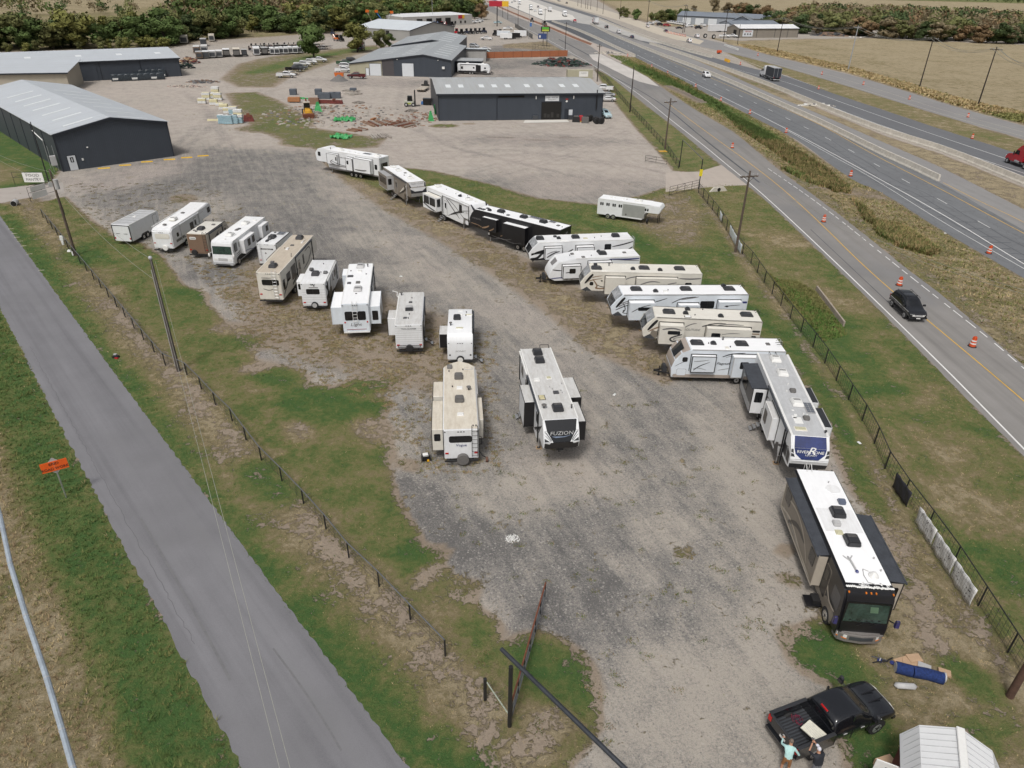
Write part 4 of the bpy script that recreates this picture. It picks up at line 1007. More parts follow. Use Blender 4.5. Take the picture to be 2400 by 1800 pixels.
r.txt('B',.25,3.15,'Sundance',.25,M_graph,.3); r.swoosh('B',[(.7,1.95),(.1,1.75),(-.4,1.98)],.06)
r.win(('R',1.7,2.9,2.0,2.9),('R',.5,1.1,1.6,2.7)); r.rect('R',3.3,4.7,1.6,3.1,M_glass,'window'); r.door(5.6,.65,.95,1.9,m=M_tan); r.rect('R',4.95,5.2,1.2,3.4,M_black,'slide_frame')
r.win(('R',7.2,7.7,1.9,3.0)); r.sport('R',.2,3.4,1.0,3.1,M_steel,5); r.swoosh('R',[(3.2,1.2),(4.6,1.5),(5.4,2.2)],.3); r.swoosh('R',[(8.2,3.1),(9.9,3.2),(10.2,2.3),(9.0,1.9)],.12); r.swoosh('R',[(7.2,1.4),(9.4,1.7),(10.8,2.8)],.12); r.swoosh('R',[(10.8,3.3),(11.0,2.6),(10.7,2.0)],.16)
r.wheels([3.6,4.5],.38); r.awning(4.9,10.8,3.55,M_awn); r.pinbox(); r.legs(9.6); r.slide('L',5,9,1.2,3.2,.7)
# white trailer with round logo
r = RV('travel_trailer', 'white travel trailer with black graphics and a grey rimmed spare wheel', 'caravan', ((760.8,663.5),(787,606.9)), -1, 3.05, 2.45, 7.9, M_white, M_rlight, RVG)
r.roof = M_rwhite; r.shell(prof_tt(7.9,3.05,.55)); r.gutter(M_acw,.1,6.6)
r.ac(2.3,.1,M_acb); r.ac(2.9,-1.0,M_acb,'cube') if False else r.cowl(2.7,-.85); r.cowl(3.6,.75,M_acb); r.dome(3.15,.7,.16); r.pipe((2.9,-.35),(5.3,-.2))
r.win(('B',-.62,.72,1.85,2.42)); r.spare(.0,.72,.34,cover=M_acs); r.lamps(.95); r.bumper(M_steel)
for i in range(7): r.rect('B',-1.18,1.18,.7+i*.27,.712+i*.27,M_graph,'seam',.004,r=.001)
r.txt('B',-.05,2.58,'OUTDOORS RV',.13,M_char,0,sx=1.1) if False else r.rect('B',-.5,.42,2.52,2.6,M_graph,'lettering_band',.006)
r.swoosh('B',[(.2,2.82),(.0,2.9),(-.2,2.75),(-.05,2.68)],.11,M_char,name='badge')
r.slide('L',1.5,3.6,1.0,2.65,.75,M_white,M_rwhite,M_steel,endwin=('b',1.75,2.35))
r.rect('R',.15,3.2,.6,1.5,M_black,'lower_panel'); r.swoosh('R',[(.3,2.6),(1.3,1.9),(1.6,1.0)],.4,M_char); r.swoosh('R',[(1.8,1.2),(2.9,1.9),(3.2,2.5)],.35,M_char); r.door(3.9,.66,.75,1.85,fm=M_black); r.door(6.2,.6,.75,1.8,fm=M_black) ; r.win(('R',5.0,5.9,1.7,2.4)); r.wheels([3.3,4.15],.35); r.awning(1.0,6.4,2.9,M_acw); r.tongue()
# "Light" fifth wheel with slides on both sides
r = RV('fifth_wheel_caravan', 'white fifth wheel with extended room slides on both sides and Light lettering', 'caravan', ((863,711.4),(873.9,621.9)), -1, 3.6, 2.5, 11.4, M_bluewhite, M_rbright, RVG)
r.shell(prof_5w(11.4,3.6)); r.gutter(M_acw,.1,10.2)
r.ac(9.6,.0,M_acs,'low'); r.ac(3.4,-.1,M_acs,'low'); r.lid(8.2,.0,M_acw,.26,.22,.12); r.lid(6.9,.85,M_smoke,.22,.3); r.lid(5.1,.85,M_smoke,.2,.2); r.lid(5.2,.0,M_acg,.26,.22); r.lid(2.4,.0,M_acg,.05,.1); r.lid(7.4,-.7,M_acg,.06,.08); r.dome(9.5,-.75,.1); r.lid(8.4,.9,M_acg,.06,.08)
r.rect('B',.28,1.0,1.95,2.85,M_glass); r.rect('B',-.92,-.2,1.95,2.85,M_glass); r.rect('B',-.2,.28,2.0,2.8,M_glass); r.ladder(.05,1.75,M_acw)
r.lamps(1.75,rnd=True,m=M_red); r.rect('B',-.9,.95,.98,1.03,mat('stripe_maroon',(.2,.03,.05),.5),'stripe'); r.txt('B',.05,1.5,'Light',.42,M_graph,.2,sx=1.25); r.bumper(M_acw,.8)
r.slide('R',.35,4.0,1.35,3.15,1.0,M_bluewhite,M_rbright,M_bluewhite,endwin=('b',1.75,2.7),wins=[(1.2,2.4,1.8,2.6)],frame=M_acw)
r.slide('L',.5,4.2,1.35,3.1,1.0,M_bluewhite,M_rbright,M_bluewhite,wins=[(1.4,2.6,1.9,2.6)],frame=M_acw); r.slide('L',8.2,10.0,1.9,3.25,.55,M_bluewhite,M_rbright,M_bluewhite,frame=M_acw)
r.awning(4.4,9.8,3.45,M_awn); r.door(6.0,.66,.95,1.9); r.win(('R',7.6,8.4,2.0,2.8)); r.wheels([3.2,4.1],.38); r.pinbox(); r.legs(8.3)
# Trail Runner
r = RV('travel_trailer', 'grey roofed trailer with ribbed white rear and Trail Runner lettering', 'caravan', ((989.2,760.4),(993.9,687.5)), -1, 3.0, 2.45, 7.6, M_white, M_rlight, RVG)
r.shell(prof_tt(7.6,3.0,.6,.3,flat=True)); r.gutter(M_acw,.1,6.8,sides=(1,))
r.ac(3.3,.05,M_acs,'cube'); mb = MB(); mb.box(2.93,2.99,-.3,.4,3.0,3.34,M_acb); r.put(mb,'cooler_grille'); r.lid(4.9,.0,M_smoke,.14,.18); r.lid(1.4,.35,M_smoke,.14,.18); r.pipe((5.9,-.1),(2.2,.0),(1.3,.05)); r.dome(6.7,.95,.16)
for i in range(9): r.rect('B',-1.2,1.2,.85+i*.22,.862+i*.22,M_graph,'seam',.004,r=.001)
r.txt('B',.0,2.58,'TRAIL RUNNER',.16,M_char,0,sx=1.25); r.lamps(.98); r.spare(.0,.72,.34); r.bumper(M_steel,.48)
mb = MB(); mb.path([(-.16,1.0,1.0),(-.16,1.0,.82),(-.16,-1.0,.82),(-.16,-1.0,1.0),(-.16,1.0,1.0)],.03,M_steel,5); r.put(mb,'bike_rack')
r.slide('L',2.0,3.9,1.0,2.7,.8,M_white,M_rlight,M_steel); r.door(1.6,.62,.75,1.85); r.awning(1.0,6.4,2.88,M_awn); r.win(('R',3.0,4.2,1.7,2.4)); r.wheels([3.4,4.25],.34); r.steps(1.6,2); r.tongue()
# Sonic
r = RV('travel_trailer', 'small white trailer with a black slide face and Sonic lettering', 'caravan', ((1108.2,786.6),(1107.7,719)), -1, 2.95, 2.25, 6.6, M_white, M_rbright, RVG)
r.shell([(0,.55),(-.03,2.1),(.12,2.62),(.5,2.95),(5.6,2.95),(6.3,2.5),(6.6,1.5),(6.3,.55)], bev=.06); r.gutter(M_steel,.5,5.4,sides=(-1,))
r.ac(3.5,.3,M_acb,'cube'); r.dome(2.1,.85,.15); r.sky(1.5,.05,.18,.36); r.sky(4.3,-.75,.14,.34); r.lid(4.3,.0,M_acw,.15,.22); r.lid(5.2,.0,M_acw,.12,.25,.05); r.pipe((4.8,-.55),(4.1,-.5))
r.rect('B',.25,.82,1.65,2.02,M_glass,r=.08); r.rect('B',-.35,-.05,1.9,2.06,M_glass,'camera_panel'); r.txt('B',-.02,1.42,'SONIC',.22,M_graph,.2,sx=1.4); r.spare(.0,.68,.34,cover=M_acw); r.lamps(1.05,M_black,True,2.2); r.bumper(M_steel,.5)
r.slide('L',1.6,3.4,.95,2.3,.75,M_black,M_rlight,M_acs,endm=M_black,facem=M_black); r.door(1.0,.62,.75,1.8,m=M_char); r.handle(.6); r.steps(.3,2); r.rect('R',.1,6.2,.6,1.4,M_char,'lower_panel'); r.awning(1.6,5.4,2.8,M_awn); r.wheels([2.9,3.7],.34); r.tongue()
# cream trailer with V nose in the middle of the lot
r = RV('travel_trailer', 'cream roofed trailer with pointed nose and slides on both sides, mid lot', 'caravan', ((1122.4,1005.1),(1112.1,857.3)), -1, 3.05, 2.48, 9.0, M_cream, M_rcream, RVG)
mb = MB(); pts = [(0,-1.24),(9.0,-1.24),(9.55,-.75),(9.95,0),(9.55,.75),(9.0,1.24),(0,1.24)]
mb.prism(pts, 'z', .55, 3.05, M_white); mb.m[-1] = mb.mi(M_rcream); mb.m[-2] = mb.mi(M_steel)
r.put(mb, 'body', smooth=True, bevel=.06, seg=2, angle=.6); r.gutter(M_acs,.05,8.9,sides=(-1,))
r.ac(7.2,.05,M_acg,'cube'); r.ac(3.8,.05,M_acg,'cube'); r.cowl(8.85,.75,M_acg); r.lid(5.6,.0,M_acw,.22,.24); r.lid(1.9,.0,M_acw,.2,.24); r.dome(5.3,-.68,.19); r.pipe((8.4,-.3),(8.2,.8),(5.8,.55)); r.sky(8.6,-.75,.16,.33,M_rcream,M_acs)
for y in (-.85,-1.05): r.pipe((.35,y),m=M_acg)
r.rect('B',-.75,.85,1.95,2.5,M_glass,r=.1); r.ladder(-.95,.75,M_steel); r.txt('B',.0,1.72,'Vogue',.3,M_navy,.1); r.lamps(1.05,zt=2.85); r.bumper(M_steel,.5)
mb = MB(); mb.tube((-.3,-.1,.62),(-.02,-.1,.62),.42,M_acg,18); r.put(mb,'wheel_hood',smooth=True); r.spare(-.1,.6,.36)
for g in (-1.235,1.235): r.face('B',[(g-.02,.6),(g+.02,.6),(g+.02,3.0),(g-.02,3.0)],M_steel,'corner_trim',.01)
r.slide('L',.55,4.4,.95,2.72,.82,M_cream,M_rcream,M_steel,endwin=('b',1.75,2.35)); r.slide('L',5.0,7.2,1.2,2.72,.8,M_cream,M_rcream,M_steel,wins=[(5.4,6.6,1.8,2.3)]); r.slide('R',1.9,4.9,.95,2.6,.42,M_cream,M_rcream,M_steel)
mb = MB(); mb.box(-.1+5.0,8.6,-1.36,-1.24,2.55,2.95,M_acs); r.put(mb,'awning_case'); r.handle(.9); r.handle(4.95+.3); r.wheels([3.7,4.6],.36)
mb = MB(); mb.path([(.6,-1.25,.8),(.35,-1.5,.5),(.5,-1.75,.25)],.04,M_steel,5); mb.tube((.3,-1.72,.2),(.3,-1.9,.2),.2,mat('rusty_iron',(.12,.06,.04),.8),10); r.put(mb,'hose_reel')
# Fuzion toy hauler
r = RV('fifth_wheel_caravan', 'white and black toy hauler caravan with Fuzion nose facing the camera, centre of the lot', 'caravan', ((1290.6,813.9),(1355.7,980.2)), 1, 3.75, 2.52, 11.6, M_white, M_rlight, RVG)
r.shell(prof_5w(11.6,3.75,nose=.85), capm=M_char, cap_x=11.6-.9); r.gutter(M_acw,.05,10.7)
r.ac(.9,.0,M_acb); r.ac(2.25,-.05,M_acb); r.ac(9.4,.05,M_acb); r.pipe((.3,.3)); r.lid(5.2,-.75,M_acw,.22,.22); r.sky(5.0,.2,.22,.22,M_dome); r.pipe((6.4,-.0),(6.7,.15),(7.0,.75),(7.3,.78),(6.0,1.0),m=M_acs); r.lid(7.2,.35,M_smoke,.2,.22); r.sky(7.8,-.8,.34,.26,mat('skylight_marbled',(.52,.47,.28),.4,var=.35,scale=6),M_acg); r.dome(9.2,-.9,.2); r.dome(9.4,1.05,.08)
for j in (3,4):
 if j == 3: r.capface(2,[[(-1.12,.02),(1.12,.02),(1.0,.98),(-1.0,.98)]],M_glass,'nose_panel',.014)
 else: pass
r.capface(3,[[(-1.0,.02),(1.0,.02),(.62,.98),(-.62,.98)]],M_glass,'nose_panel',.014)
for g in (1,-1):
 r.capface(2,[[(g*1.2,.05),(g*1.13,.05),(g*1.02,.98),(g*1.22,.98)]],M_white,'nose_flash',.02)
 r.capface(3,[[(g*1.22,.0),(g*1.02,.0),(g*.6,.98),(g*.72,1.0),(g*1.22,.6)]],M_white,'nose_flash',.02)
 r.capface(3,[[(g*1.2,-.0),(g*1.06,.12),(g*.72,.75),(g*.7,.9)],[(g*1.2,.3),(g*1.08,.42),(g*.76,.85),(g*.74,.95)]],M_dkgrey,'nose_stripe',.03)
r.capface(4,[[(-1.2,.0),(1.2,.0),(1.1,1.0),(-1.1,1.0)]],M_black,'nose_base',.012); r.capface(4,[[(g*1.24,-.05),(g*.75,-.05),(g*.85,.25),(g*1.24,-.02)] for g in (1,-1)],M_white,'nose_flash',.02); r.captext(3,.22,0,'FUZION',.36,M_acs,.15,1.25,.032); r.capface(3,[[(-.7,.45),(.1,.5),(.75,.38),(.2,.56),(-.4,.6)]],mat('nose_blue_flash',(.16,.2,.28),.3),'nose_flash',.026)
r.slide('L',4.3,7.3,1.5,3.3,1.0,M_black,M_rlight,M_steel,endm=M_black,facem=M_black); r.slide('L',7.9,10.5,1.7,3.3,.62,M_black,M_rlight,M_steel,endm=M_black,facem=M_black); r.slide('R',4.9,7.4,1.0,3.2,.75,M_white,M_rlight,M_steel,endm=M_black)
r.door(2.9,.7,.95,1.95,fm=M_black); r.win(('R',.8,1.9,2.0,2.9),('R',8.3,9.0,2.2,3.0)); r.rect('R',4.0,4.4,1.7,3.2,M_glass); r.steps(4.2,4); r.awning(.2,4.0,3.6,M_acw); r.awning(4.3,9.4,3.6,M_awn)
r.sport('R',7.6,10.6,1.0,3.2,M_char,6); r.rect('R',.1,4.6,.8,1.1,M_black,'lower_panel'); r.wheels([2.6,3.5,4.4],.38); r.pinbox(1.68); r.legs(8.75)
mb = MB(); mb.path([(.05,.35,3.75),(.05,.35,4.05),(.1,1.05,4.05),(.1,1.05,3.75)],.025,M_steel,6); r.put(mb,'ladder')
# ================================================================== right hand row
def nose_glass(r, m=None):
 """silvery printed nose of the long fifth wheels"""
 r.capface(2,[[(-1.15,.04),(1.15,.04),(1.08,.98),(-1.08,.98)]],m or M_cap,'nose_panel',.014)
 r.capface(3,[[(-1.08,.02),(1.08,.02),(.9,.96),(-.9,.96)]],M_glass if m is None else m,'nose_panel',.014); r.capface(4,[[(-1.0,.1),(1.0,.1),(.9,.95),(-.9,.95)]],M_dkgrey,'nose_base',.012)
def bigwheels(r):
 r.wheels([r.L*.30, r.L*.30+.95, r.L*.30+1.9] if r.L > 12.5 else [r.L*.30, r.L*.30+.95],.39)
# far white fifth wheel, front to the left
r = RV('fifth_wheel_caravan','long white fifth wheel caravan farthest along the right hand row, nose pointing left','caravan',((888.2,371.5),(751.6,349)),1,3.8,2.5,14.0,M_white,M_rbright,RVG)
r.L = 14.0; r.shell([(0,.75),(.03,3.8),(11.2,3.8),(11.7,4.02),(12.3,3.98),(13.3,3.75),(13.95,3.0),(13.75,1.8),(13.3,1.7),(11.3,1.7),(11.0,.75)]); r.gutter(M_acw,.05,11.5)
r.ac(1.3,0,M_acw,'low'); r.solar(3.6,-.2,.75,.35); r.ac(9.0,.1,M_acw,'low'); r.lid(6.0,.2); r.lid(7.2,.3,M_acw,.25,.2); r.lid(4.9,.6); r.dome(11.0,.5,.1,M_acw,.4)
r.win(('L',.5,1.05,1.9,2.7),('L',12.7,13.3,2.6,3.3),('B',-.8,.85,1.9,2.9)); r.ladder(.95); r.lamps(1.4); r.bumper(M_acs,.6)
r.slide('L',1.35,4.9,1.2,3.4,.75,wins=[],frame=M_steel); r.slide('L',5.2,6.6,1.2,3.2,.7,endwin=None,wins=[(6.0,6.4,2.2,2.8)],frame=M_steel); r.slide('L',8.6,10.9,1.7,3.4,.5,wins=[(8.75,9.0,2.4,3.0)],frame=M_steel)
r.swoosh('L',[(2.2,1.7),(3.4,1.55),(4.7,1.6)],.22,M_graph,.77); r.swoosh('L',[(6.5,1.6),(8.6,1.6),(10.4,2.0),(9.6,2.5)],.18,M_graph,.515); r.swoosh('L',[(6.2,1.75),(8.3,1.85),(10,2.3)],.10,M_dkgrey,.53); r.txt('L',7.7,2.95,'Cedar Creek',.34,M_graph,.3)
bigwheels(r); r.pinbox(1.7); r.legs(10.6); r.rect('L',.2,11,.78,1.0,M_graph,'lower_panel')
# grey brown fifth wheel nose toward camera
r = RV('fifth_wheel_caravan','taupe and black fifth wheel with a silver nose lettered Cedar Creek','caravan',((898,390.5),(949.7,424)),-1,3.75,2.5,11.6,M_brownbody,M_rbright,RVG)
r.shell(prof_5w(11.6,3.75,nose=1.0), capm=M_acs, cap_x=11.6-1.05); r.gutter(M_acw,.05,10.4)
r.ac(1.0,0,M_acw,'low'); r.ac(3.4,0,M_acw,'low'); r.ac(8.4,0,M_acw,'low'); r.lid(5.2,.4,M_acg); r.lid(6.4,-.2,M_acg,.1,.1); r.lid(6.6,.6)
r.capface(3,[[(-1.2,.25),(-.6,.72),(.6,.72),(1.2,.25),(1.2,1.0),(-1.2,1.0)]],M_black,'nose_panel',.014); r.capface(2,[[(-1.24,.3),(-1.15,.3),(-1.0,1.0),(-1.24,1.0)],[(1.24,.3),(1.15,.3),(1.0,1.0),(1.24,1.0)]],M_black,'nose_panel',.012)
r.captext(2,.35,0,'Cedar Creek',.36,M_graph,.35,1.0); r.captext(2,.95,0,'~',.9,M_graph,.2,1.2)
r.slide('R',.5,4.2,1.2,3.3,1.0,M_brownbody,M_grey,M_acs,wins=[(.9,3.8,1.9,2.9)],endwin=('f',2.0,2.9),endm=M_acs); r.slide('L',6.5,9.6,1.6,3.3,.6,M_brownbody,M_grey,M_acs)
r.door(5.2,.68,.95,1.9,fm=M_acs); r.steps(4.9,4); r.win(('R',8.9,9.3,2.1,3.0)); r.sport('R',6.2,10.6,1.0,3.1,M_black,5); r.sport('R',6.6,10.2,1.2,3.2,M_cream,3); r.awning(4.4,10,3.6,M_awn,M_acs); r.rect('R',8.9,11.0,.8,1.6,M_cream,'lower_panel') if False else None
bigwheels(r); r.pinbox(); r.legs(8.9)
# Alpine
r = RV('fifth_wheel_caravan','white fifth wheel with black corner shields and Alpine lettering on its nose','caravan',((999,437),(1088.5,475)),-1,3.8,2.5,12.2,M_white,M_rbright,RVG)
r.shell(prof_5w(12.2,3.8,nose=1.0), capm=M_white, cap_x=11.1); r.gutter(M_acw,.05,11.0)
r.ac(.9,.1,M_acw,'low'); r.ac(8.9,0,M_acw,'low'); r.cowl(6.9,-.1); r.pipe((3.0,.2),(5.6,.1),(6.3,.5),(7.4,.8)); r.lid(5.0,.7,M_acw); r.lid(10.2,.3)
for g in (1,-1):
 r.capface(2,[[(g*1.24,-.1),(g*1.12,-.1),(g*.85,.9),(g*1.0,1.0),(g*1.24,.9)]],M_char,'nose_shield',.014); r.capface(3,[[(g*1.24,.15),(g*.95,.2),(g*.75,.75),(g*.95,1.0),(g*1.24,1.0)]],M_black,'nose_shield',.014)
 r.rect('R' if g<0 else 'L',11.2,11.9,1.75,2.7,M_black,'corner_shield',r=.3)
r.captext(2,.8,0,'ALPINE',.40,M_graph,0,1.25)
r.slide('R',.6,4.0,1.25,3.2,.95,M_white,M_rivory,M_acw,wins=[(.8,2.2,1.9,3.0),(2.35,3.8,1.9,3.0)],endwin=('f',1.9,3.0)); r.slide('L',8.6,11.0,1.8,3.4,.5)
r.rect('R',.5,4.1,.8,1.15,M_black,'lower_panel'); r.swoosh('R',[(.6,1.9),(2.4,1.45),(4.0,1.3)],.2,M_char,.965)
r.door(4.7,.66,.95,1.95,fm=M_steel); r.steps(4.1,4); r.win(('R',8.4,9.1,2.2,3.3)); r.sport('R',5.6,11.0,1.05,3.0,M_char,3); r.swoosh('R',[(5.2,3.3),(6.6,2.4),(8.5,1.3)],.16); r.swoosh('R',[(5.5,3.4),(7.2,2.9),(9.5,1.6),(10.4,1.3)],.09); r.hatch('R',8.6,9.4,.95,1.5); r.hatch('R',9.9,10.6,.95,1.5); r.txt('R',10.3,2.55,'Alpine',.28,M_acs,.2)
r.awning(4.3,10.8,3.62,M_white); bigwheels(r); r.pinbox(); r.legs(9.2)
# black fifth wheel
r = RV('fifth_wheel_caravan','glossy black fifth wheel toy hauler with white roof and bronze stripes','caravan',((1312.7,540.3),(1122.9,493.2)),1,3.85,2.55,14.2,M_black,M_rbright,RVG)
r.shell(prof_5w(14.2,3.85,nose=.95,neck=3.0), capm=M_black, cap_x=13.1); r.gutter(M_steel,.05,12.9)
r.ac(3.3,0,M_acb); r.ac(6.3,0,M_acb); r.ac(9.9,0,M_acb); r.lid(1.2,-.1,M_acg,.2,.2); r.lid(8.4,.5,M_smoke); r.cowl(11.4,.5); r.lid(12.3,.65,M_smoke,.25,.25); r.lid(12.9,.65,M_smoke,.25,.25); r.lid(12.2,-.1,M_smoke,.2,.2); r.pipe((9.2,.4),(.5,.1)); r.solar(5.0,-.75,.9,.3); r.solar(2.5,-.8,.45,.3)
r.slide('L',4.6,8.0,1.2,3.3,.85,M_black,M_rbright,M_steel,facem=M_black,cover=None); r.slide('L',9.3,11.6,1.7,3.3,.55,M_black,M_rbright,M_steel,facem=M_black)
for a,b,c in ((8.6,2.6,.16),(8.2,2.0,.12),(12.3,2.1,.1),(9.0,1.6,.1),(3.9,2.3,.1)): r.swoosh('L',[(a,c*6+b-1.0),(a-.7,b-.1),(a-1.6,b+.5)],c,M_bronze,.012)
r.swoosh('L',[(13.9,2.0),(12.8,1.95),(12.0,1.75)],.1,M_bronze); r.swoosh('L',[(11.6,1.9),(10.9,2.1),(10.4,2.4)],.2,M_bronze,.56); r.swoosh('L',[(10.4,1.75),(9.9,2.0),(9.6,2.2)],.14,M_bronze,.56); r.swoosh('L',[(9.4,1.0),(8.0,1.4),(6.5,1.0),(5,1.4)],.04,M_graph,.87); r.swoosh('L',[(9.8,1.4),(7.5,1.2),(6.5,1.6)],.04,M_graph,.87)
r.txt('L',12.9,2.7,'PARAGON',.3,M_graph,.1); r.rect('L',10.75,11.0,1.0,1.3,M_acw,'label_plate',.01,r=.03); r.txt('B',-.2,3.2,'DP',.3,M_acs,.1)
r.wheels([4.2,5.2,6.2],.39); r.pinbox(1.7); r.legs(10.8); r.bumper(); r.lamps(1.2)
def whitefw(label, edge, h, L, body, roof, graph, kind, **k):
 r = RV('fifth_wheel_caravan',label,'caravan',edge,1,h,2.5,L,body,roof,RVG)
 r.shell(prof_5w(L,h,nose=1.05,neck=3.0), capm=body, cap_x=L-1.1); r.gutter(body,.05,L-1.2); nose_glass(r)
 r.swoosh('L',[(L-1.5,h-.15),(L-.9,h-.6),(L-.35,h-1.55)],.42,body,name='nose_trim',out=.012); r.swoosh('L',[(L-1.3,h-.25),(L-.9,h-.75),(L-.5,h-1.3)],.26,M_black,.018); r.swoosh('L',[(L-.3,h-1.5),(L-.5,h-1.9),(L-1.5,zn(h))],.12,M_dkgrey,.014) if False else None
 r.face('L',[(L-.16,1.78),(L-.68,1.7),(L-1.25,1.7),(L-.75,2.15)],M_dkgrey,'lower_shield',.012)
 r.lamps(1.3); r.bumper(M_steel,.6); r.ladder(-.9,m=M_steel); bigwheels(r); r.pinbox(1.7); r.legs(L-3.25)
 return r
# first white one with heavy black graphics
r = RV('fifth_wheel_caravan','white fifth wheel with bold black graphics parked just behind the black one','caravan',((1486.6,560.8),(1273.7,568.7)),1,3.8,2.5,12.4,M_white,M_rwhite,RVG)
r.shell(prof_5w(12.4,3.8,nose=1.05,neck=3.0)); nose_glass(r); r.gutter(M_acw,.05,11.2)
for a in (10.9,6.7,1.9): r.ac(a,.0,M_acb)
r.cowl(8.7,.1); r.lid(9.0,-.6,M_acb,.2,.2,.15); r.lid(8.3,.75,M_acw,.35,.2); r.lid(5.6,.35,M_dome,.25,.15); r.pipe((4.5,.3),(3.6,-.1))
r.slide('L',8.6,10.6,1.9,3.3,.55,frame=M_black); r.slide('L',4.9,6.9,1.3,3.3,.7,frame=M_black,wins=[(5.0,5.9,2.3,2.9)]); r.win(('L',2.7,3.5,2.55,3.35),('L',2.1,3.3,1.5,2.2))
for z in (0,.35,.7): r.swoosh('L',[(12.1,2.5-z*.2),(11.2,2.55+z*.3),(9.8,2.9+z*.2)],.2,M_black)
r.swoosh('L',[(12.2,1.9),(11.4,1.9),(10.8,2.6),(9.9,3.1)],.3,M_black); r.swoosh('L',[(10.4,1.8),(8.8,1.8),(7.2,2.9)],.3,M_black); r.swoosh('L',[(9,1.2),(8.0,1.9),(6.8,2.5)],.3,M_black); r.face('L',[(12.2,1.75),(11.7,1.7),(8.3,1.7),(8.6,1.95),(10.6,2.0)],M_black,'lower_shield',.01)
r.swoosh('L',[(.1,3.55),(1.4,3.2),(2.6,3.0)],.15,M_black); r.swoosh('L',[(.1,2.9),(.9,2.4),(1.7,2.1)],.18,M_black); r.swoosh('L',[(10.4,2.2),(9.6,2.7),(8.9,2.9)],.13,M_black,.57); r.swoosh('L',[(10.4,2.6),(9.8,2.85),(9.2,2.95)],.08,M_graph,.57)
bigwheels(r); r.pinbox(1.7); r.legs(9.15); r.ladder(.9,m=M_acs); r.lamps(1.3)
# travel trailer in front of it
r = RV('travel_trailer','white travel trailer with rounded nose and black framed slide window, right hand row','caravan',((1501.5,600.6),(1359.2,606)),1,3.1,2.45,10.4,M_white,M_rwhite,RVG)
r.shell([(0,.55),(.02,3.1),(7.4,3.1),(9.3,2.75),(9.95,2.1),(10.35,1.35),(10.4,.95),(9.7,.55)]); r.gutter(M_acw,.05,7.4)
r.capface(3,[[(-.6,.1),(.6,.1),(.5,.95),(-.5,.95)]],M_graph,'front_window',.014); r.captext(2,.6,.0,'SUMMIT',.2,M_graph,.1) if False else None
r.ac(4.1,.05,M_acb); r.cowl(4.35,-.6); r.lid(1.5,-.1,M_acg); r.lid(6.5,.85,M_acg); r.lid(7.5,-.3,M_acg); r.pipe((5.5,.5),(7.9,.2))
r.slide('L',6.9,8.9,1.0,2.45,.55,frame=M_black,wins=[(7.5,8.2,1.6,2.15)],trim=M_black); r.slide('L',3.4,6.0,.95,2.75,.6,frame=M_black,trim=M_black)
r.swoosh('L',[(.1,2.85),(1.8,2.8),(3.6,2.9)],.18,M_navy); r.swoosh('L',[(.1,2.6),(1.6,2.7),(3.0,2.85)],.1,M_graph); r.swoosh('L',[(10.0,1.9),(9.4,1.8),(8.9,1.75)],.12,M_black); r.swoosh('L',[(10.2,.85),(9,.95),(7.5,.8)],.12,M_navy); r.swoosh('L',[(8.6,1.7),(8.1,1.75),(7.5,1.8)],.1,M_black,.565)
r.rect('L',7.6,7.9,.6,.85,M_acs,'hatch_cover'); r.rect('L',8.2,8.5,.6,.85,M_acs,'hatch_cover'); r.wheels([3.5,4.35],.36); r.tongue(M_acb)
# beige fifth wheel
r = whitefw('beige fifth wheel with bronze curved stripes, partly behind two others in the right row',((1647.7,642.3),(1408,637.4)),3.8,12.6,M_cream,M_rivory,M_graph,1)
for a in (10.9,5.9,2.2): r.ac(a,-.0 if a<9 else .3,M_acb,'low')
r.cowl(7.1,.35,M_acb); r.cowl(4.3,.5,M_acb); r.lid(10.9,-.8,M_acb,.2,.2,.15); r.sky(10.1,.85,.32,.16,M_rivory); r.dome(9.5,-.6,.14); r.lid(7.9,-.5,M_acw,.15,.05)
r.slide('L',8.0,10.0,1.6,3.35,.5,M_cream,M_rivory,M_cream); r.slide('L',2.6,6.8,1.3,3.35,.5,M_cream,M_rivory,M_cream,wins=[(4.6,5.0,2.1,2.25)]); r.slide('R',2.5,7,1.2,3.3,.8,M_cream,M_rivory)
r.win(('L',11.2,11.6,2.3,2.7),('L',9.9+.35,10.45,2.75,2.9),('L',1.0,1.7,2.0,2.8))
for z in (0,.3): r.swoosh('L',[(12.1,2.6+z),(11.4,2.9+z),(10.3,3.1+z)],.1,M_bronze)
r.swoosh('L',[(11.3,3.0),(10.7,2.2),(11.1,1.95),(9.2,2.0),(7.9,2.5)],.16,M_bronze); r.swoosh('L',[(10.9,2.4),(10.2,2.1),(9.0,2.2)],.08,M_char); r.swoosh('L',[(8.0,3.0),(7.3,3.3),(6.2,3.45)],.12,M_graph); r.swoosh('L',[(6.4,2.7),(5.4,3.1),(4.4,3.0)],.12,M_graph,.515); r.swoosh('L',[(3.6,2.8),(2.9,2.95),(2.7,3.0)],.1,M_graph,.515); r.swoosh('L',[(.1,3.3),(1.2,3.2),(2.4,3.25)],.16,M_graph)
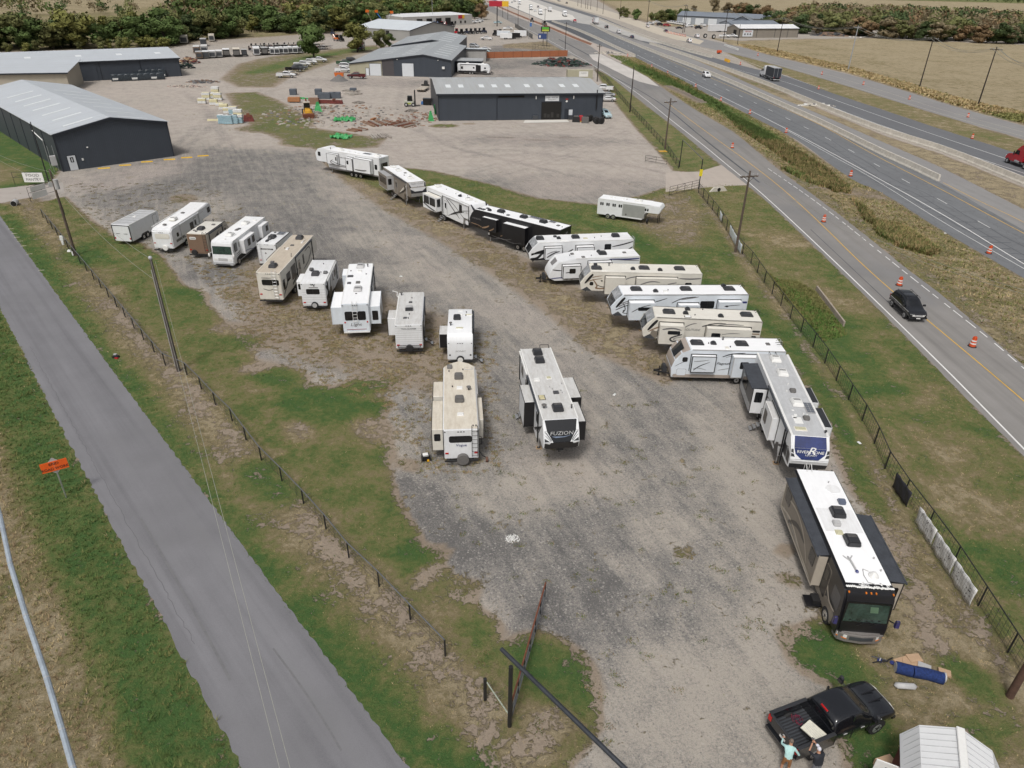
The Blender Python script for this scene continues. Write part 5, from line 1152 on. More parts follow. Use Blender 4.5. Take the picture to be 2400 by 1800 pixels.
# white fifth wheel with black windows
r = whitefw('bright white fifth wheel with black curved stripes, second longest in the right row',((1756.9,690.8),(1466.4,691.7)),3.85,13.4,M_bluewhite,M_rbright,M_graph,1)
for a in (10.8,5.9,1.6): r.ac(a,-.1,M_acb,'low')
r.cowl(9.0,.45,M_acb); r.cowl(1.9,-.85,M_acb); r.pipe((7.7,.1)); r.lid(8.0,.4,M_acw,.25,.2); r.gutter(M_acw,.05,12.2)
r.slide('L',9.3,11.7,1.6,3.3,.75,M_bluewhite,M_rbright,M_bluewhite,wins=[(9.6,10.9,2.55,2.9)]); r.slide('L',4.9,6.9,1.3,3.0,.6,M_bluewhite,M_rbright,M_bluewhite,wins=[(3.0+2.0,5.9,1.7,2.1)]); r.slide('L',.8,3.0,1.3,3.3,.6,M_bluewhite,M_rbright,M_bluewhite,wins=[(1.1,2.5,2.15,2.55),(2.1,2.4,2.85,3.0)]); r.slide('R',2,6,1.2,3.3,.7)
r.win(('L',3.3,4.7,2.45,3.2),('L',12.05,12.2,2.15,2.3)); r.rect('L',-.0+.1,.6,2.95,3.15,M_navy,'stripe',.01)
for z in (0,.22,.4): r.swoosh('L',[(12.9,2.3+z),(12.1,2.7+z*1.1),(11.0,3.0+z)],.1,M_graph if z else M_char)
r.swoosh('L',[(12.2,3.0),(11.9,2.3),(12.3,2.0),(11.6,1.9)],.1,M_char); r.swoosh('L',[(11.5,2.4),(10.6,2.95),(9.7,3.15)],.08,M_char,.765); r.swoosh('L',[(9.4,2.8),(10.4,2.2),(10.2,1.85),(9.4,1.95)],.13,M_char,.765); r.swoosh('L',[(9.4,2.55),(10.1,2.15),(9.9,1.98),(9.3,2.1)],.06,M_graph,.765)
r.swoosh('L',[(9.2,3.1),(8.6,3.3),(8.0,3.5)],.09); r.swoosh('L',[(7.5,3.0),(6.6,3.5),(5.2,3.65)],.1); r.swoosh('L',[(6.6,3.35),(5.7,3.5),(4.9,3.65)],.1,M_graph); r.swoosh('L',[(6.2,2.5),(5.6,2.7),(5.0,2.8)],.05,M_char,.615); r.swoosh('L',[(2.5,2.9),(1.8,3.0),(1.0,3.05)],.06,M_char,.615)
# ivory fifth wheel with lettering
r = whitefw('ivory fifth wheel lettered Solitude with dark window in the front slide',((1789.1,755.3),(1546.1,744.5)),3.8,10.6,M_cream,M_rivory,M_graph,1)
r.ac(8.2,.0,M_acb,'low'); r.ac(1.2,-.1,M_acb,'low'); r.cowl(6.7,.15,M_acb); r.cowl(6.4,-.75,M_acb); r.cowl(3.6,.45,M_acb); r.sky(6.6,.8,.32,.2,M_rwhite,M_acg); r.pipe((5.9,.4),(5.0,-.9)); r.gutter(M_cream,.05,9.4)
r.slide('L',7.0,9.1,1.6,3.35,.75,M_cream,M_rivory,M_cream,wins=[(7.3,8.4,2.55,2.9)]); r.slide('L',1.0,4.9,1.25,3.2,.6,M_cream,M_rivory,M_cream,wins=[(3.7,4.5,2.3,2.8),(2.9,3.2,2.3,2.42),(1.4,2.2,1.6,1.8),(3.0,3.8,1.35,1.6)]); r.slide('R',1.0,5,1.2,3.3,.7)
r.win(('L',.35,.85,1.4,2.4)); r.rect('L',.1,.8,2.75,2.95,M_char,'stripe',.01); r.rect('L',.1,.8,2.55,2.65,M_bronze,'stripe',.01)
r.txt('L',6.15,2.75,'SOLITUDE',.28,M_graph,.25,1.1); r.swoosh('L',[(10.1,2.35),(9.4,2.75),(8.6,3.1),(7.6,3.3)],.14,M_bronze); r.swoosh('L',[(9.7,2.1),(9.2,2.5),(8.4,2.9)],.1,M_graph); r.face('L',[(9.95,1.78),(9.3,1.72),(9.0,2.3),(9.7,2.6)],M_brownbody,'lower_shield',.011)
r.swoosh('L',[(8.9,3.0),(8.0,3.2),(7.2,3.0)],.14,M_graph,.765); r.swoosh('L',[(7.1,2.6),(8.2,2.2),(8.0,1.85),(7.1,1.9)],.14,M_char,.765); r.swoosh('L',[(7.1,2.35),(7.9,2.15),(7.7,1.98),(7.1,2.05)],.06,M_graph,.765)
r.swoosh('L',[(6.9,2.9),(6.3,3.3),(5.8,3.4)],.1,M_graph); r.swoosh('L',[(5.3,3.1),(4.4,3.45),(3.2,3.5)],.12,M_char); r.swoosh('L',[(3.9,3.3),(3.0,3.45),(1.6,3.4)],.1,M_graph); r.swoosh('L',[(3.6,2.7),(2.8,2.85),(2.0,2.85)],.06,M_graph,.615); r.swoosh('L',[(2.6,2.1),(1.8,2.35),(1.1,2.4)],.08,M_char,.615)
# Flagstaff
r = RV('travel_trailer','white travel trailer lettered Flagstaff with a taupe rounded nose and tandem wheels','caravan',((1844.3,824.8),(1623.2,820.1)),1,3.2,2.48,9.5,M_bluewhite,M_rbright,RVG)
M_tpe = mat('gelcoat_taupe',(.36,.31,.27),.4,var=.06)
r.shell([(0,.5),(.02,3.2),(8.0,3.2),(8.75,2.85),(9.25,2.2),(9.5,1.4),(9.4,.5)],capm=M_tpe,cap_x=7.95); r.gutter(M_acs,.05,7.9)
r.capface(3,[[(-.75,-.45),(.75,-.45),(.65,1.0),(-.65,1.0)]],M_glass,'front_window',.014); r.rect('L',.1,9.3,.55,.85,M_tpe,'lower_panel',.01)
r.ac(7.3,.0,M_acb,'low'); r.ac(3.5,.0,M_acb,'low'); r.cowl(5.9,.05,M_acb); r.lid(1.2,-.1,M_acg,.18,.2); r.sky(4.9,.75,.2,.25,M_rivory); r.pipe((4.6,.6),(6.3,.0)); r.dome(4.9,-.75,.12); r.lid(4.4,-1.0,M_acw,.6,.12,.04)
r.slide('L',5.9,7.9,1.25,2.75,.35,M_bluewhite,M_rbright,M_black,frame=M_black); r.slide('L',1.2,4.5,.95,2.85,.6,M_bluewhite,M_rbright,M_acs,wins=[(3.2,3.9,1.8,2.45)],frame=M_black); r.slide('R',1,4.5,1,2.9,.7)
r.win(('L',8.2,8.65,2.05,2.5)); r.hatch('L',8.2,9.0,.75,1.35); r.txt('L',5.15,1.95,'Flagstaff',.32,M_char,.3,1.1)
r.swoosh('L',[(5.3,2.6),(4.6,2.9),(3.4,3.0)],.1,M_char); r.swoosh('L',[(5.0,2.55),(4.4,2.75),(3.9,2.85)],.05,M_graph); r.swoosh('L',[(7.7,1.45),(7.2,1.9),(6.4,2.25)],.07,M_char,.365); r.swoosh('L',[(7.75,2.3),(7.1,2.35),(6.5,2.45)],.05,M_graph,.365); r.swoosh('L',[(7.7,1.6),(7.3,1.7),(6.6,1.5)],.04,M_graph,.365); r.swoosh('L',[(9.2,1.6),(8.7,1.95),(8.3,2.1)],.04,M_char); r.swoosh('L',[(5.5,1.3),(4.8,1.45),(4.5,1.5)],.05,M_graph); r.swoosh('L',[(9.0,2.4),(8.6,2.9),(8.1,3.1)],.12,M_bluewhite)
r.wheels([2.9,3.75],.36,fender=M_tpe); r.tongue(M_acb); r.ladder(-.6)
for y in (.3,-.1):
 mb = MB(); mb.path([(.05,y,3.2),(.0,y,3.4),(.6,y,3.4)],.02,M_steel,5); r.put(mb,'ladder')
# Riverstone
r = RV('fifth_wheel_caravan','grey roofed fifth wheel with blue nose lettered Riverstone Legacy and grey room slides','caravan',((1773.8,826.7),(1851,1010.5)),-1,3.9,2.5,12.9,M_white,M_rgrey,RVG)
r.shell(prof_5w(12.9,3.9,nose=.95),capm=M_white,cap_x=11.9);
for g in (1,-1):
 mb = MB(); a,b = sorted((g*1.1,g*1.27)); mb.box(.0,11.9,a,b,3.84,3.93,M_acw); r.put(mb,'roof_edge',bevel=.02)
r.capface(2,[[(-1.02,.02),(1.02,.02),(1.05,.99),(-1.05,.99)]],M_blue,'nose_panel',.016); r.capface(3,[[(-1.05,.0),(1.05,.0),(.95,.5),(.55,.92),(-.55,.92),(-.95,.5)]],M_blue,'nose_panel',.016)
r.capface(4,[[(-1.24,.45),(1.24,.45),(1.2,.95),(-1.2,.95)]],M_char,'nose_band',.014); r.captext(3,.22,.05,'R',.72,M_acw,.35,1.3,.03); r.captext(3,.3,0,'RIVERSTONE',.27,M_acw,.1,1.15,.045); r.captext(3,.55,.05,'LEGACY',.16,M_acw,.1,1.3,.04)
for g in (1,-1):
 r.capface(3,[[(g*1.23,.1),(g*1.1,.1),(g*1.06,.45),(g*1.23,.35)],[(g*1.23,.45),(g*1.06,.5),(g*.98,.75),(g*1.23,.7)]],M_char,'nose_stripe',.014)
 for a,b in ((11.2,11.9),(12.0,12.6)): r.face('R' if g<0 else 'L',[(a,2.0),(b,2.0),(b-.1,2.75),(a-.15,2.95)],M_char,'side_stripe',.012)
r.ac(1.05,-.0,M_acw,'low'); r.ac(3.3,.05,M_acw,'low'); r.ac(7.7,.1,M_acw,'low'); r.cowl(6.0,.2,M_acg); r.cowl(9.75,.25,M_acg); r.solar(8.3,.8,.7,.3); r.sky(11.1,-.45,.25,.42,M_dome,M_rivory); r.pipe((2.2,-.2),(5.0,.1),(6.1,-.25),(9.2,.2),(9.3,.4),m=M_acw); r.dome(11.4,1.1,.1,M_acb,.15)
mb = MB()
for a,b,c,d in ((10.0,-.35,.42,.28),(9.6,-.5,.18,.16),(9.3,-.35,.12,.1),(8.7,-.4,.1,.08)): mb.tbox(10.0-(10.0-a)-c,a+c,b-d,b+d,3.9,3.906,.03,.03,M_acw)
r.put(mb,'roof_sealant')
r.slide('R',.9,4.9,1.1,3.25,1.05,M_white,M_char,M_steel,endwin=('f',2.1,3.0),wins=[(1.5,3.0,2.0,2.9)],cover=M_awn,facem=M_dkgrey); r.slide('R',6.6,9.0,1.4,3.3,.5,M_white,M_rlight,M_acw,wins=[(6.9,7.7,1.9,2.9)])
r.slide('L',4.4,6.6,1.6,3.4,.8,M_white,M_char,M_acs); r.slide('L',7.3,9.9,1.6,3.4,.85,M_white,M_char,M_acs)
r.door(5.5,.7,.95,2.0,fm=M_black); r.steps(5.2,4); r.handle(5.2); r.sport('R',9.2,12.0,1.2,3.0,M_graph,4); r.swoosh('R',[(6.0,1.3),(7.8,1.5),(9.9,1.0)],.35,M_char); r.face('R',[(9.2,.8),(10.2,.8),(9.9,1.9),(9.4,1.6)],M_char,'side_stripe',.01)
for i in range(5): r.rect('R',4.95,6.5,1.2+i*.4,1.32+i*.4,M_acs if i%2 else M_char,'stripe',.006,r=.01);
for i in range(6): r.rect('R',1.0,4.8,1.2+i*.16,1.26+i*.16,M_acs,'stripe',1.062,r=.01) if i < 4 else None
r.awning(5.1,11.2,3.72,M_awn,M_black); mb = MB(); mb.path([(10.9,-1.36,3.7),(11.15,-1.42,2.4),(10.9,-1.34,1.5)],.06,M_black,6); r.put(mb,'awning_arm'); bigwheels(r); r.pinbox(1.7); r.legs(9.8)
for y in (.2,-.3): mb = MB(); mb.path([(.05,y,3.9),(.0,y,4.1),(.55,y,4.1)],.02,M_steel,5); r.put(mb,'ladder')
# black class A motor home at the front
r = RV('motor_home','large black and taupe motor home with a white roof, nearest the bottom right fence','motor home',((1860.2,1093.2),(1977.7,1366.5)),-1,3.6,2.52,10.75,M_black,M_rbright,RVG)
L = 10.75
r.shell([(0,.6),(.04,3.4),(.15,3.6),(L-.75,3.6),(L-.45,3.5),(L-.2,3.05),(L-.02,1.62),(L+.04,1.2),(L+.0,.55),(L-2.4,.5)],capm=M_black,cap_x=L-.8,bev=.16)
r.capface(4,[[(-1.2,.0),(1.2,.0),(1.2,.9),(-1.2,.9)]],M_dkgrey,'front_cap',.02) if False else None
r.capface(5,[[(-1.14,.06),(1.14,.06),(1.16,.97),(-1.16,.97)]],M_glass,'windscreen_surround',.014)
r.capface(5,[[(-1.02,.14),(1.04,.14),(1.1,.93),(-1.1,.93)]],M_wind,'windscreen',.02)
r.capface(5,[[(.1,.24),(.5,.24),(.55,.5),(.15,.5)]],mat('dash_paper',(.10,.17,.11),.3),'sun_shade',.024)
for y in (-.75,-.4,.35,.72): r.capface(5,[[(y-.05,.82),(y+.05,.82),(y+.05,.87),(y-.05,.87)]],M_black,'sensor',.026)
for y in (-.35,.35):
 mb = MB(); mb.path([(L+.05,y,1.5),(L+.03,y+.3,1.66),(L-.0,y-.3,1.8)],.016,M_steel,4); r.put(mb,'wiper')
for y in (-1.1,-.25,0,.25,1.1): mb = MB(); mb.box(L-.4,L-.3,y-.03,y+.03,3.42,3.49,M_amber); r.put(mb,'marker_lamp')
M_silv = mat('bumper_silver',(.24,.225,.215),.4,.3,.08)
mb = MB(); mb.prism([(L-.5,-1.25),(L+.02,-1.2),(L+.2,-.8),(L+.28,0),(L+.2,.8),(L+.02,1.2),(L-.5,1.25)],'z',.35,1.02,M_silv); r.put(mb,'bumper',smooth=True,bevel=.09,seg=2)
mb = MB(); mb.prism([(L+.1,-.62),(L+.24,-.6),(L+.3,0),(L+.24,.6),(L+.1,.62)],'z',.62,.86,M_dkgrey); r.put(mb,'grille')
for g in (1,-1): mb = MB(); mb.prism([(L-.02,g*1.18),(L+.18,g*.86),(L+.23,g*.74),(L-.02,g*.74)],'z',.72,.92,M_lens); r.put(mb,'headlight'); mb = MB(); mb.prism([(L-.02,g*1.2),(L+.19,g*.87),(L+.24,g*.74),(L-.02,g*.72)],'z',.66,.71,M_amber); r.put(mb,'indicator')
M_pur = mat('mirror_violet',(.05,.045,.14),.3)
for g in (1,-1): mb = MB(); mb.path([(L-.3,g*1.24,1.75),(L+.1,g*1.5,1.85)],.04,M_black,6); mb.tbox(L+.02,L+.2,g*1.55-.12,g*1.55+.12,1.65,2.1,.02,.02,M_pur); r.put(mb,'mirror',smooth=True,bevel=.04)
r.rect('R',L-1.55,L-.55,1.75,2.8,M_smoke); r.rect('R',L-3.0,L-2.2,.9,2.95,M_brownbody,'door_frame',.01); r.rect('R',L-2.95,L-2.25,.95,2.9,M_black,'door',.02); r.rect('R',L-2.8,L-2.4,2.0,2.7,M_glass,out=.03); r.handle(L-3.25)
r.rect('R',L-2.2,L-.75,.62,1.4,M_brownbody,'lower_panel',.01,r=.2); r.swoosh('R',[(L-.8,1.5),(L-1.6,1.4),(L-2.2,1.9),(L-2.6,2.6)],.14,M_tan)
mb = MB(); mb.box(L-3.0,L-2.2,-2.05,-1.26,.3,.36,M_black); mb.box(L-2.9,L-2.3,-1.7,-1.2,.36,.62,M_steel); r.put(mb,'entry_step')
r.slide('R',.9,7.7,1.05,3.25,.5,M_black,M_char,M_tan,endm=M_tan,facem=M_brownbody,cover=M_awn,wins=[(1.2,2.2,2.0,2.9),(6.5,7.3,2.0,2.9)])
for p,m_,w_ in (([(1,1.2),(3,1.8),(5.2,1.3),(7.4,1.25)],M_tan,.16),([(1.2,2.2),(3.2,2.9),(5.2,2.6),(6.5,1.5)],M_tan,.14),([(2.6,1.3),(4.0,2.3),(5.6,2.2)],M_black,.3),([(1.4,1.5),(4,1.4),(7.3,1.12)],M_acs,.05)): r.swoosh('R',p,w_,m_,.515)
r.slide('L',4.0,9.3,1.3,3.2,.85,M_black,M_char,M_steel,endwin=('f',2.0,2.9),endm=M_tan,cover=M_awn)
r.ac(4.4,.1,M_acb,'box'); r.ac(6.75,.15,M_acb,'box'); r.cowl(3.35,.65,mat('vent_blue_grey',(.10,.12,.17),.4)); r.cowl(5.35,-.25,M_acs); r.sky(6.05,-.3,.2,.22,M_dome,M_dome)
mb = MB(); mb.tube((9.3,.45,3.6),(9.3,.45,3.7),.28,M_acw,16,.24); mb.tbox(9.1,9.5,.25,.65,3.68,3.86,.12,.12,M_acw); r.put(mb,'satellite_dish',smooth=True,bevel=.02)
mb = MB(); mb.path([(9.0,.3,3.62),(8.85,.05,3.62),(9.3,-.05,3.62),(9.8,.0,3.62),(9.9,.3,3.62)],.025,M_acs,5); r.put(mb,'cable')
mb = MB(); mb.path([(8.0,-.45,3.63),(8.5,-.4,3.68),(9.0,-.35,3.66)],.05,M_acs,5); mb.path([(7.95,-.7,3.63),(8.3,-.45,3.66),(7.9,-.2,3.63)],.03,M_acs,5); mb.ball((9.1,-.33,3.66),(.12,.09,.07),M_navy,8,5); r.put(mb,'antenna')
mb = MB(); mb.tube((2.1,.55,3.6),(2.1,.55,3.625),.42,M_rwhite,20); r.put(mb,'satellite_pad'); mb = MB(); mb.box(4.0,6.0,-1.0,1.05,3.6,3.612,M_rwhite); r.put(mb,'roof_patch'); r.pipe((1.5,.45),(8.0,.9),(8.9,.95),m=M_acs)
mb = MB();
for y in np.arange(-1.15,1.16,.1): mb.ball((L-.62+random.uniform(-.03,.03),y,3.6),(.09,.07,.03),M_acw,6,4)
for q in range(22): mb.ball((L-.75+random.uniform(-.2,.05),random.uniform(-.5,1.1),3.6),(.06,.05,.02),M_acs if q%2 else M_acw,6,4)
r.put(mb,'roof_sealant')
for y in (-.55,-.25): mb = MB(); mb.path([(.5,y,3.6),(.1,y,3.9),(-.12,y,3.8),(-.12,y,2)],.02,M_acw,5); r.put(mb,'ladder')
r.wheels([2.2,L-1.45],.5,fender=M_brownbody,rim=M_chrome); r.rect('R',.2,L-4.0,.62,1.0,M_brownbody,'lower_panel',.008,r=.02); r.lamps(1.2)
# horse trailer
r = RV('horse_trailer','white and silver gooseneck horse trailer with four paired windows, on the grass','trailer',((1401.5,464.6),(1525.5,481.4)),-1,2.75,2.25,9.2,M_white,M_rbright,None)
r.shell([(0,.5),(.0,2.62),(.08,2.75),(7.2,2.75),(8.9,2.7),(9.2,2.3),(8.9,1.65),(7.0,1.6),(6.6,.5)]); r.gutter(M_acw,.05,7.5)
mb = MB()
for g in (1,-1): mb.box(3.7,6.9,g*1.125-.008,g*1.125+.008,.75,2.45,M_alu)
r.put(mb,'ribbed_panel'); mb = MB()
for i in range(26): mb.box(3.75+i*.12,3.79+i*.12,-1.142,-1.13,.78,2.42,M_acs)
r.put(mb,'rib').__setitem__('kind','stuff')
for a in (.4,1.3,2.2,3.1):
 for b in (0,.28): r.rect('R',a+b,a+b+.22,1.85,2.3,M_glass)
for b in (0,.3): r.rect('R',6.9+b,7.12+b,1.85,2.25,M_glass)
r.rect('R',4.15,4.35,.85,1.15,M_char,'label_plate'); r.ac(5.6,.1,M_acw,'low'); r.lid(3.3,.1); r.lid(1.6,.2); r.lid(2.1,.2,M_acw,.1,.1); r.dome(3.9,.1,.1,M_acw,.1); r.wheels([1.65,2.45],.38,fender=M_white,rim=M_chrome)
mb = MB(); mb.tube((8.6,0,.1),(8.6,0,1.7),.05,M_steel,8); mb.tube((8.7,.6,.1),(8.7,.6,1.65),.04,M_steel,8); mb.tube((7.4,-.8,.45),(7.2,-.8,.45),.33,M_rub,14); mb.path([(6.9,-.4,.9),(7.3,-.4,1.6)],.04,M_steel,6); r.put(mb,'hitch_leg')
# caravan by the far workshop
r = RV('travel_trailer','white and black travel trailer parked beside the dark workshop','caravan',((1072,149),(1150,151.5)),-1,3.2,2.5,11.0,M_white,M_rbright,None)
r.shell(prof_tt(11,3.2,.55)); r.rect('R',6.2,7.9,.8,2.9,M_black,'slide_panel',.02); r.win(('R',1.2,1.9,1.6,2.4),('R',5.2,5.8,1.8,2.3),('R',9.0,9.6,1.8,2.3)); r.rect('R',.2,10,.6,1.1,M_black,'lower_panel'); r.ac(3.2,0,M_acw); r.ac(8.4,0,M_acw); r.swoosh('R',[(8.2,1.0),(9.4,1.3),(10.4,1.2)],.2,M_char); r.awning(1,7,3.05,M_awn); r.wheels([4.2,5.1]); r.tongue(); r.rect('R',2.2,4.8,1.2,2.8,M_white,'slide_panel',.04)
# ================================================================== cars and trucks
def paint(name, col, rough=.22): return mat('car_'+name, col, rough, var=.05, scale=.5, spec=.6, coat=.4)
C_white = paint('white', (.72,.73,.74)); C_black = paint('black', (.012,.013,.016), .12); C_silver = paint('silver', (.38,.40,.42)); C_grey = paint('grey', (.10,.11,.12))
C_navy = paint('navy', (.02,.03,.07)); C_maroon = paint('maroon', (.09,.012,.015)); C_red = paint('red', (.42,.02,.03)); C_teal = paint('pale_blue', (.42,.56,.60)); C_tan = paint('champagne', (.36,.31,.24)); C_green = paint('green', (.04,.09,.05))
C_blue = paint('blue', (.05,.16,.42)); C_yellow = paint('yellow', (.70,.38,.03)); C_orange = paint('orange', (.62,.14,.02))
PROF = {
'suv': (4.95, 1.96, [(0,.5,.95,1.0,.80,.90,.84),(.06,.42,1.1,1.16,.86,.96,.88),(.18,.4,1.12,1.2,.88,.97,.86),(.42,.38,1.14,1.80,.9,.98,.72),(.7,.36,1.15,1.86,.9,.98,.74),(2.2,.34,1.13,1.9,.9,.98,.76),(3.0,.34,1.1,1.84,.9,.98,.73),(3.72,.34,1.08,1.16,.9,.98,.86),(4.4,.36,1.02,1.09,.9,.97,.84),(4.8,.4,.92,.98,.86,.92,.76),(4.95,.48,.78,.84,.76,.82,.66)], [.92,3.95], .37),
'sedan': (4.75, 1.82, [(0,.45,.85,.9,.74,.84,.76),(.1,.36,.95,1.02,.8,.9,.8),(.75,.32,.98,1.06,.82,.91,.76),(1.45,.3,.98,1.4,.82,.91,.6),(2.1,.3,.96,1.44,.82,.91,.62),(2.7,.3,.95,1.40,.82,.91,.6),(3.5,.3,.92,1.0,.82,.91,.76),(4.3,.34,.84,.9,.8,.89,.74),(4.65,.38,.72,.78,.76,.84,.66),(4.75,.45,.6,.66,.7,.78,.6)], [.95,3.75], .33),
'cab': (5.9, 2.0, [(2.02,.5,1.3,1.34,.9,.99,.88),(2.1,.5,1.3,1.86,.92,1.0,.74),(2.5,.5,1.3,1.93,.92,1.0,.76),(3.3,.5,1.28,1.93,.92,1.0,.76),(3.7,.5,1.27,1.86,.92,1.0,.74),(4.4,.5,1.24,1.32,.92,1.0,.86),(5.2,.5,1.18,1.26,.92,.99,.84),(5.7,.55,1.05,1.14,.9,.96,.78),(5.9,.6,.9,.98,.82,.9,.7)], [1.15,4.75], .42),
}
def loft(kind, col, lev=1):
 L, W, secs, wx, wr = PROF[kind]
 full = MB(); tails = MB(); R = []
 for (x, zb, zs, zt, wb, ws, wt) in secs:
  half = [(wb, zb), (ws, zb*.45+zs*.55), (ws-.02, zs), (wt, zt-.06), (wt-.14, zt)]
  R.append([(x, -y, z) for y, z in half]+[(x, y, z) for y, z in half[::-1]])
 n = 10
 for a, b, sa, sb in zip(R[:-1], R[1:], secs[:-1], secs[1:]):
  ta = sa[3]-sa[2]; tb = sb[3]-sb[2]
  for j in range(n):
   k = (j+1) % n; q = [a[j], b[j], b[k], a[k]]
   side = j in (2, 6); top = j == 4
   isg = (side and (ta > .3 and tb > .3 or abs(ta-tb) > .3)) or (top and abs(ta-tb) > .3)
   full.add(q, [(0,1,2,3)], M_glass if isg else col)
 full.add(R[0], [tuple(range(n))], col); full.add(R[-1], [tuple(range(n))], col)
 o = full.obj('tmp'); bm = bmesh.new(); bm.from_mesh(o.data); bmesh.ops.remove_doubles(bm, verts=bm.verts, dist=1e-4); bmesh.ops.recalc_face_normals(bm, faces=bm.faces); bm.to_mesh(o.data); bm.free()
 md = o.modifiers.new('s', 'SUBSURF'); md.levels = lev; ev = D.meshes.new_from_object(o.evaluated_get(bpy.context.evaluated_depsgraph_get())); gi = full.mats.index(M_glass); D.objects.remove(o)
 body = MB(); gl = MB(); k = 1.0
 for p in ev.polygons:
  q = [tuple(ev.vertices[i].co) for i in p.vertices]; (gl if p.material_index == gi else body).add(q, [tuple(range(len(q)))], M_glass if p.material_index == gi else col)
 return L, W, wx, wr, body, gl
PROTO = {}
def weld(o):
 bm = bmesh.new(); bm.from_mesh(o.data); bmesh.ops.remove_doubles(bm, verts=bm.verts, dist=1e-4); bmesh.ops.recalc_face_normals(bm, faces=bm.faces)
 for f in bm.faces: f.smooth = True
 for e in bm.edges:
  if len(e.link_faces) == 2 and e.calc_face_angle(0) > .6: e.smooth = False
 bm.to_mesh(o.data); bm.free(); return o
def car(kind, label, cat, at, rz, col, name=None, group=None, detail=False):
 """at = ground place of the middle; the first of a kind is built, the next share its meshes"""
 key = (kind, col.name, detail)
 if key in PROTO:
  r = dup(PROTO[key], (at[0], at[1], .03), rz, label, group)
  if not group and 'group' in r: del r['group']
  return r
 t = thing(name or {'suv':'parked_car','sedan':'parked_car','pickup':'pickup_truck'}[kind], label, cat, (at[0], at[1], .03), rz, group)
 base = 'cab' if kind == 'pickup' else kind
 L, W, wx, wr, body, gl = loft(base, col, 3 if detail else 1); off = (L/2, 0, 0); h2 = W/2
 if kind == 'pickup':
  for y0, y1 in ((-1.0,-.88),(.88,1.0)): body.box(.05, 2.1, y0, y1, .55, 1.32, col)
  body.box(.05, 2.1, -.9, .9, .62, .74, M_acb); body.box(2.0, 2.06, -.9, .9, .6, 1.3, col)
 b = weld(body.obj('body', t, off)); weld(gl.obj('window', t, off))
 if kind == 'pickup': mb = MB(); mb.box(0, .06, -.88, .88, .62, 1.3, col); mb.obj('tailgate', t, off)
 for x in wx:
  for g in (1, -1):
   mb = MB(); mb.tube((x, g*(h2-.24), wr), (x, g*(h2-.005), wr), wr, M_rub, 14); w_ = mb.obj('wheel', t, off, smooth=True)
   mb = MB(); mb.tube((x, g*(h2-.02), wr), (x, g*(h2+.01), wr), wr*.62, M_alu, 10); mb.tube((x, g*(h2+.01), wr), (x, g*(h2+.016), wr), wr*.2, M_steel, 8)
   if detail:
    for i in range(5): a = i*1.2566; mb.tube((x+wr*.2*math.cos(a), g*(h2+.012), wr+wr*.2*math.sin(a)), (x+wr*.55*math.cos(a), g*(h2+.012), wr+wr*.55*math.sin(a)), .02, M_steel, 4)
   mb.obj('rim', w_, off)
   mb = MB(); mb.prism([(x+(wr+.08)*math.cos(a), max(.3, wr+(wr+.08)*math.sin(a))) for a in [i*math.pi/6 for i in range(-1, 8)]], 'y', *sorted((g*(h2-.05), g*(h2-.015))), M_rub); mb.obj('wheel_arch', t, off)
 zf = {'suv':.84,'sedan':.66,'pickup':.98}[kind]
 for g in (1, -1):
  mb = MB(); mb.prism([(L-.03, g*.42), (L+.02, g*.4), (L-.06, g*.74), (L-.22, g*(h2-.09)), (L-.3, g*(h2-.1))], 'z', zf-.2, zf-.02, M_lens); mb.obj('headlight', t, off)
  mb = MB(); mb.box(-.02, .08, *sorted((g*(h2-.26), g*(h2-.05))), zf-.05, zf+.25, M_red); mb.obj('tail_lamp', t, off)
  xm = {'suv':3.45,'sedan':3.2,'pickup':4.2}[kind]; zm = {'suv':1.2,'sedan':1.02,'pickup':1.4}[kind]
  mb = MB(); mb.tbox(xm-.08, xm+.08, *sorted((g*(h2-.05), g*(h2+.22))), zm, zm+.18, .02, .02, col); mb.obj('mirror', t, off)
 mb = MB(); mb.box(L-.06, L+.015, -.4, .4, zf-.22, zf-.04, M_acs if kind != 'sedan' else M_acb); mb.obj('grille', t, off)
 mb = MB(); mb.box(L-.12, L+.06, -h2+.12, h2-.12, .42, .58, col if kind != 'pickup' or detail else M_acs); mb.box(-.1, .06, -h2+.12, h2-.12, .45, .62, col if kind != 'pickup' or detail else M_acs); mb.obj('bumper', t, off)
 if detail or kind != 'sedan':
  mb = MB()
  xs = {'suv':(1.15,2.15,3.15),'sedan':(1.6,2.5,3.3),'pickup':(2.15,3.1,4.1)}[kind]
  for x in xs:
   for g in (1,-1): mb.box(x-.012, x+.012, *sorted((g*(h2-.03), g*(h2+.002))), .55, zf+.2, M_black)
  mb.obj('door_seam', t, off)
 PROTO[key] = t
 return t
def cpos(u, v, z=0): return G(u, v, z)
def head(a, b): p = G(*a); q = G(*b); return math.atan2(q.y-p.y, q.x-p.x)

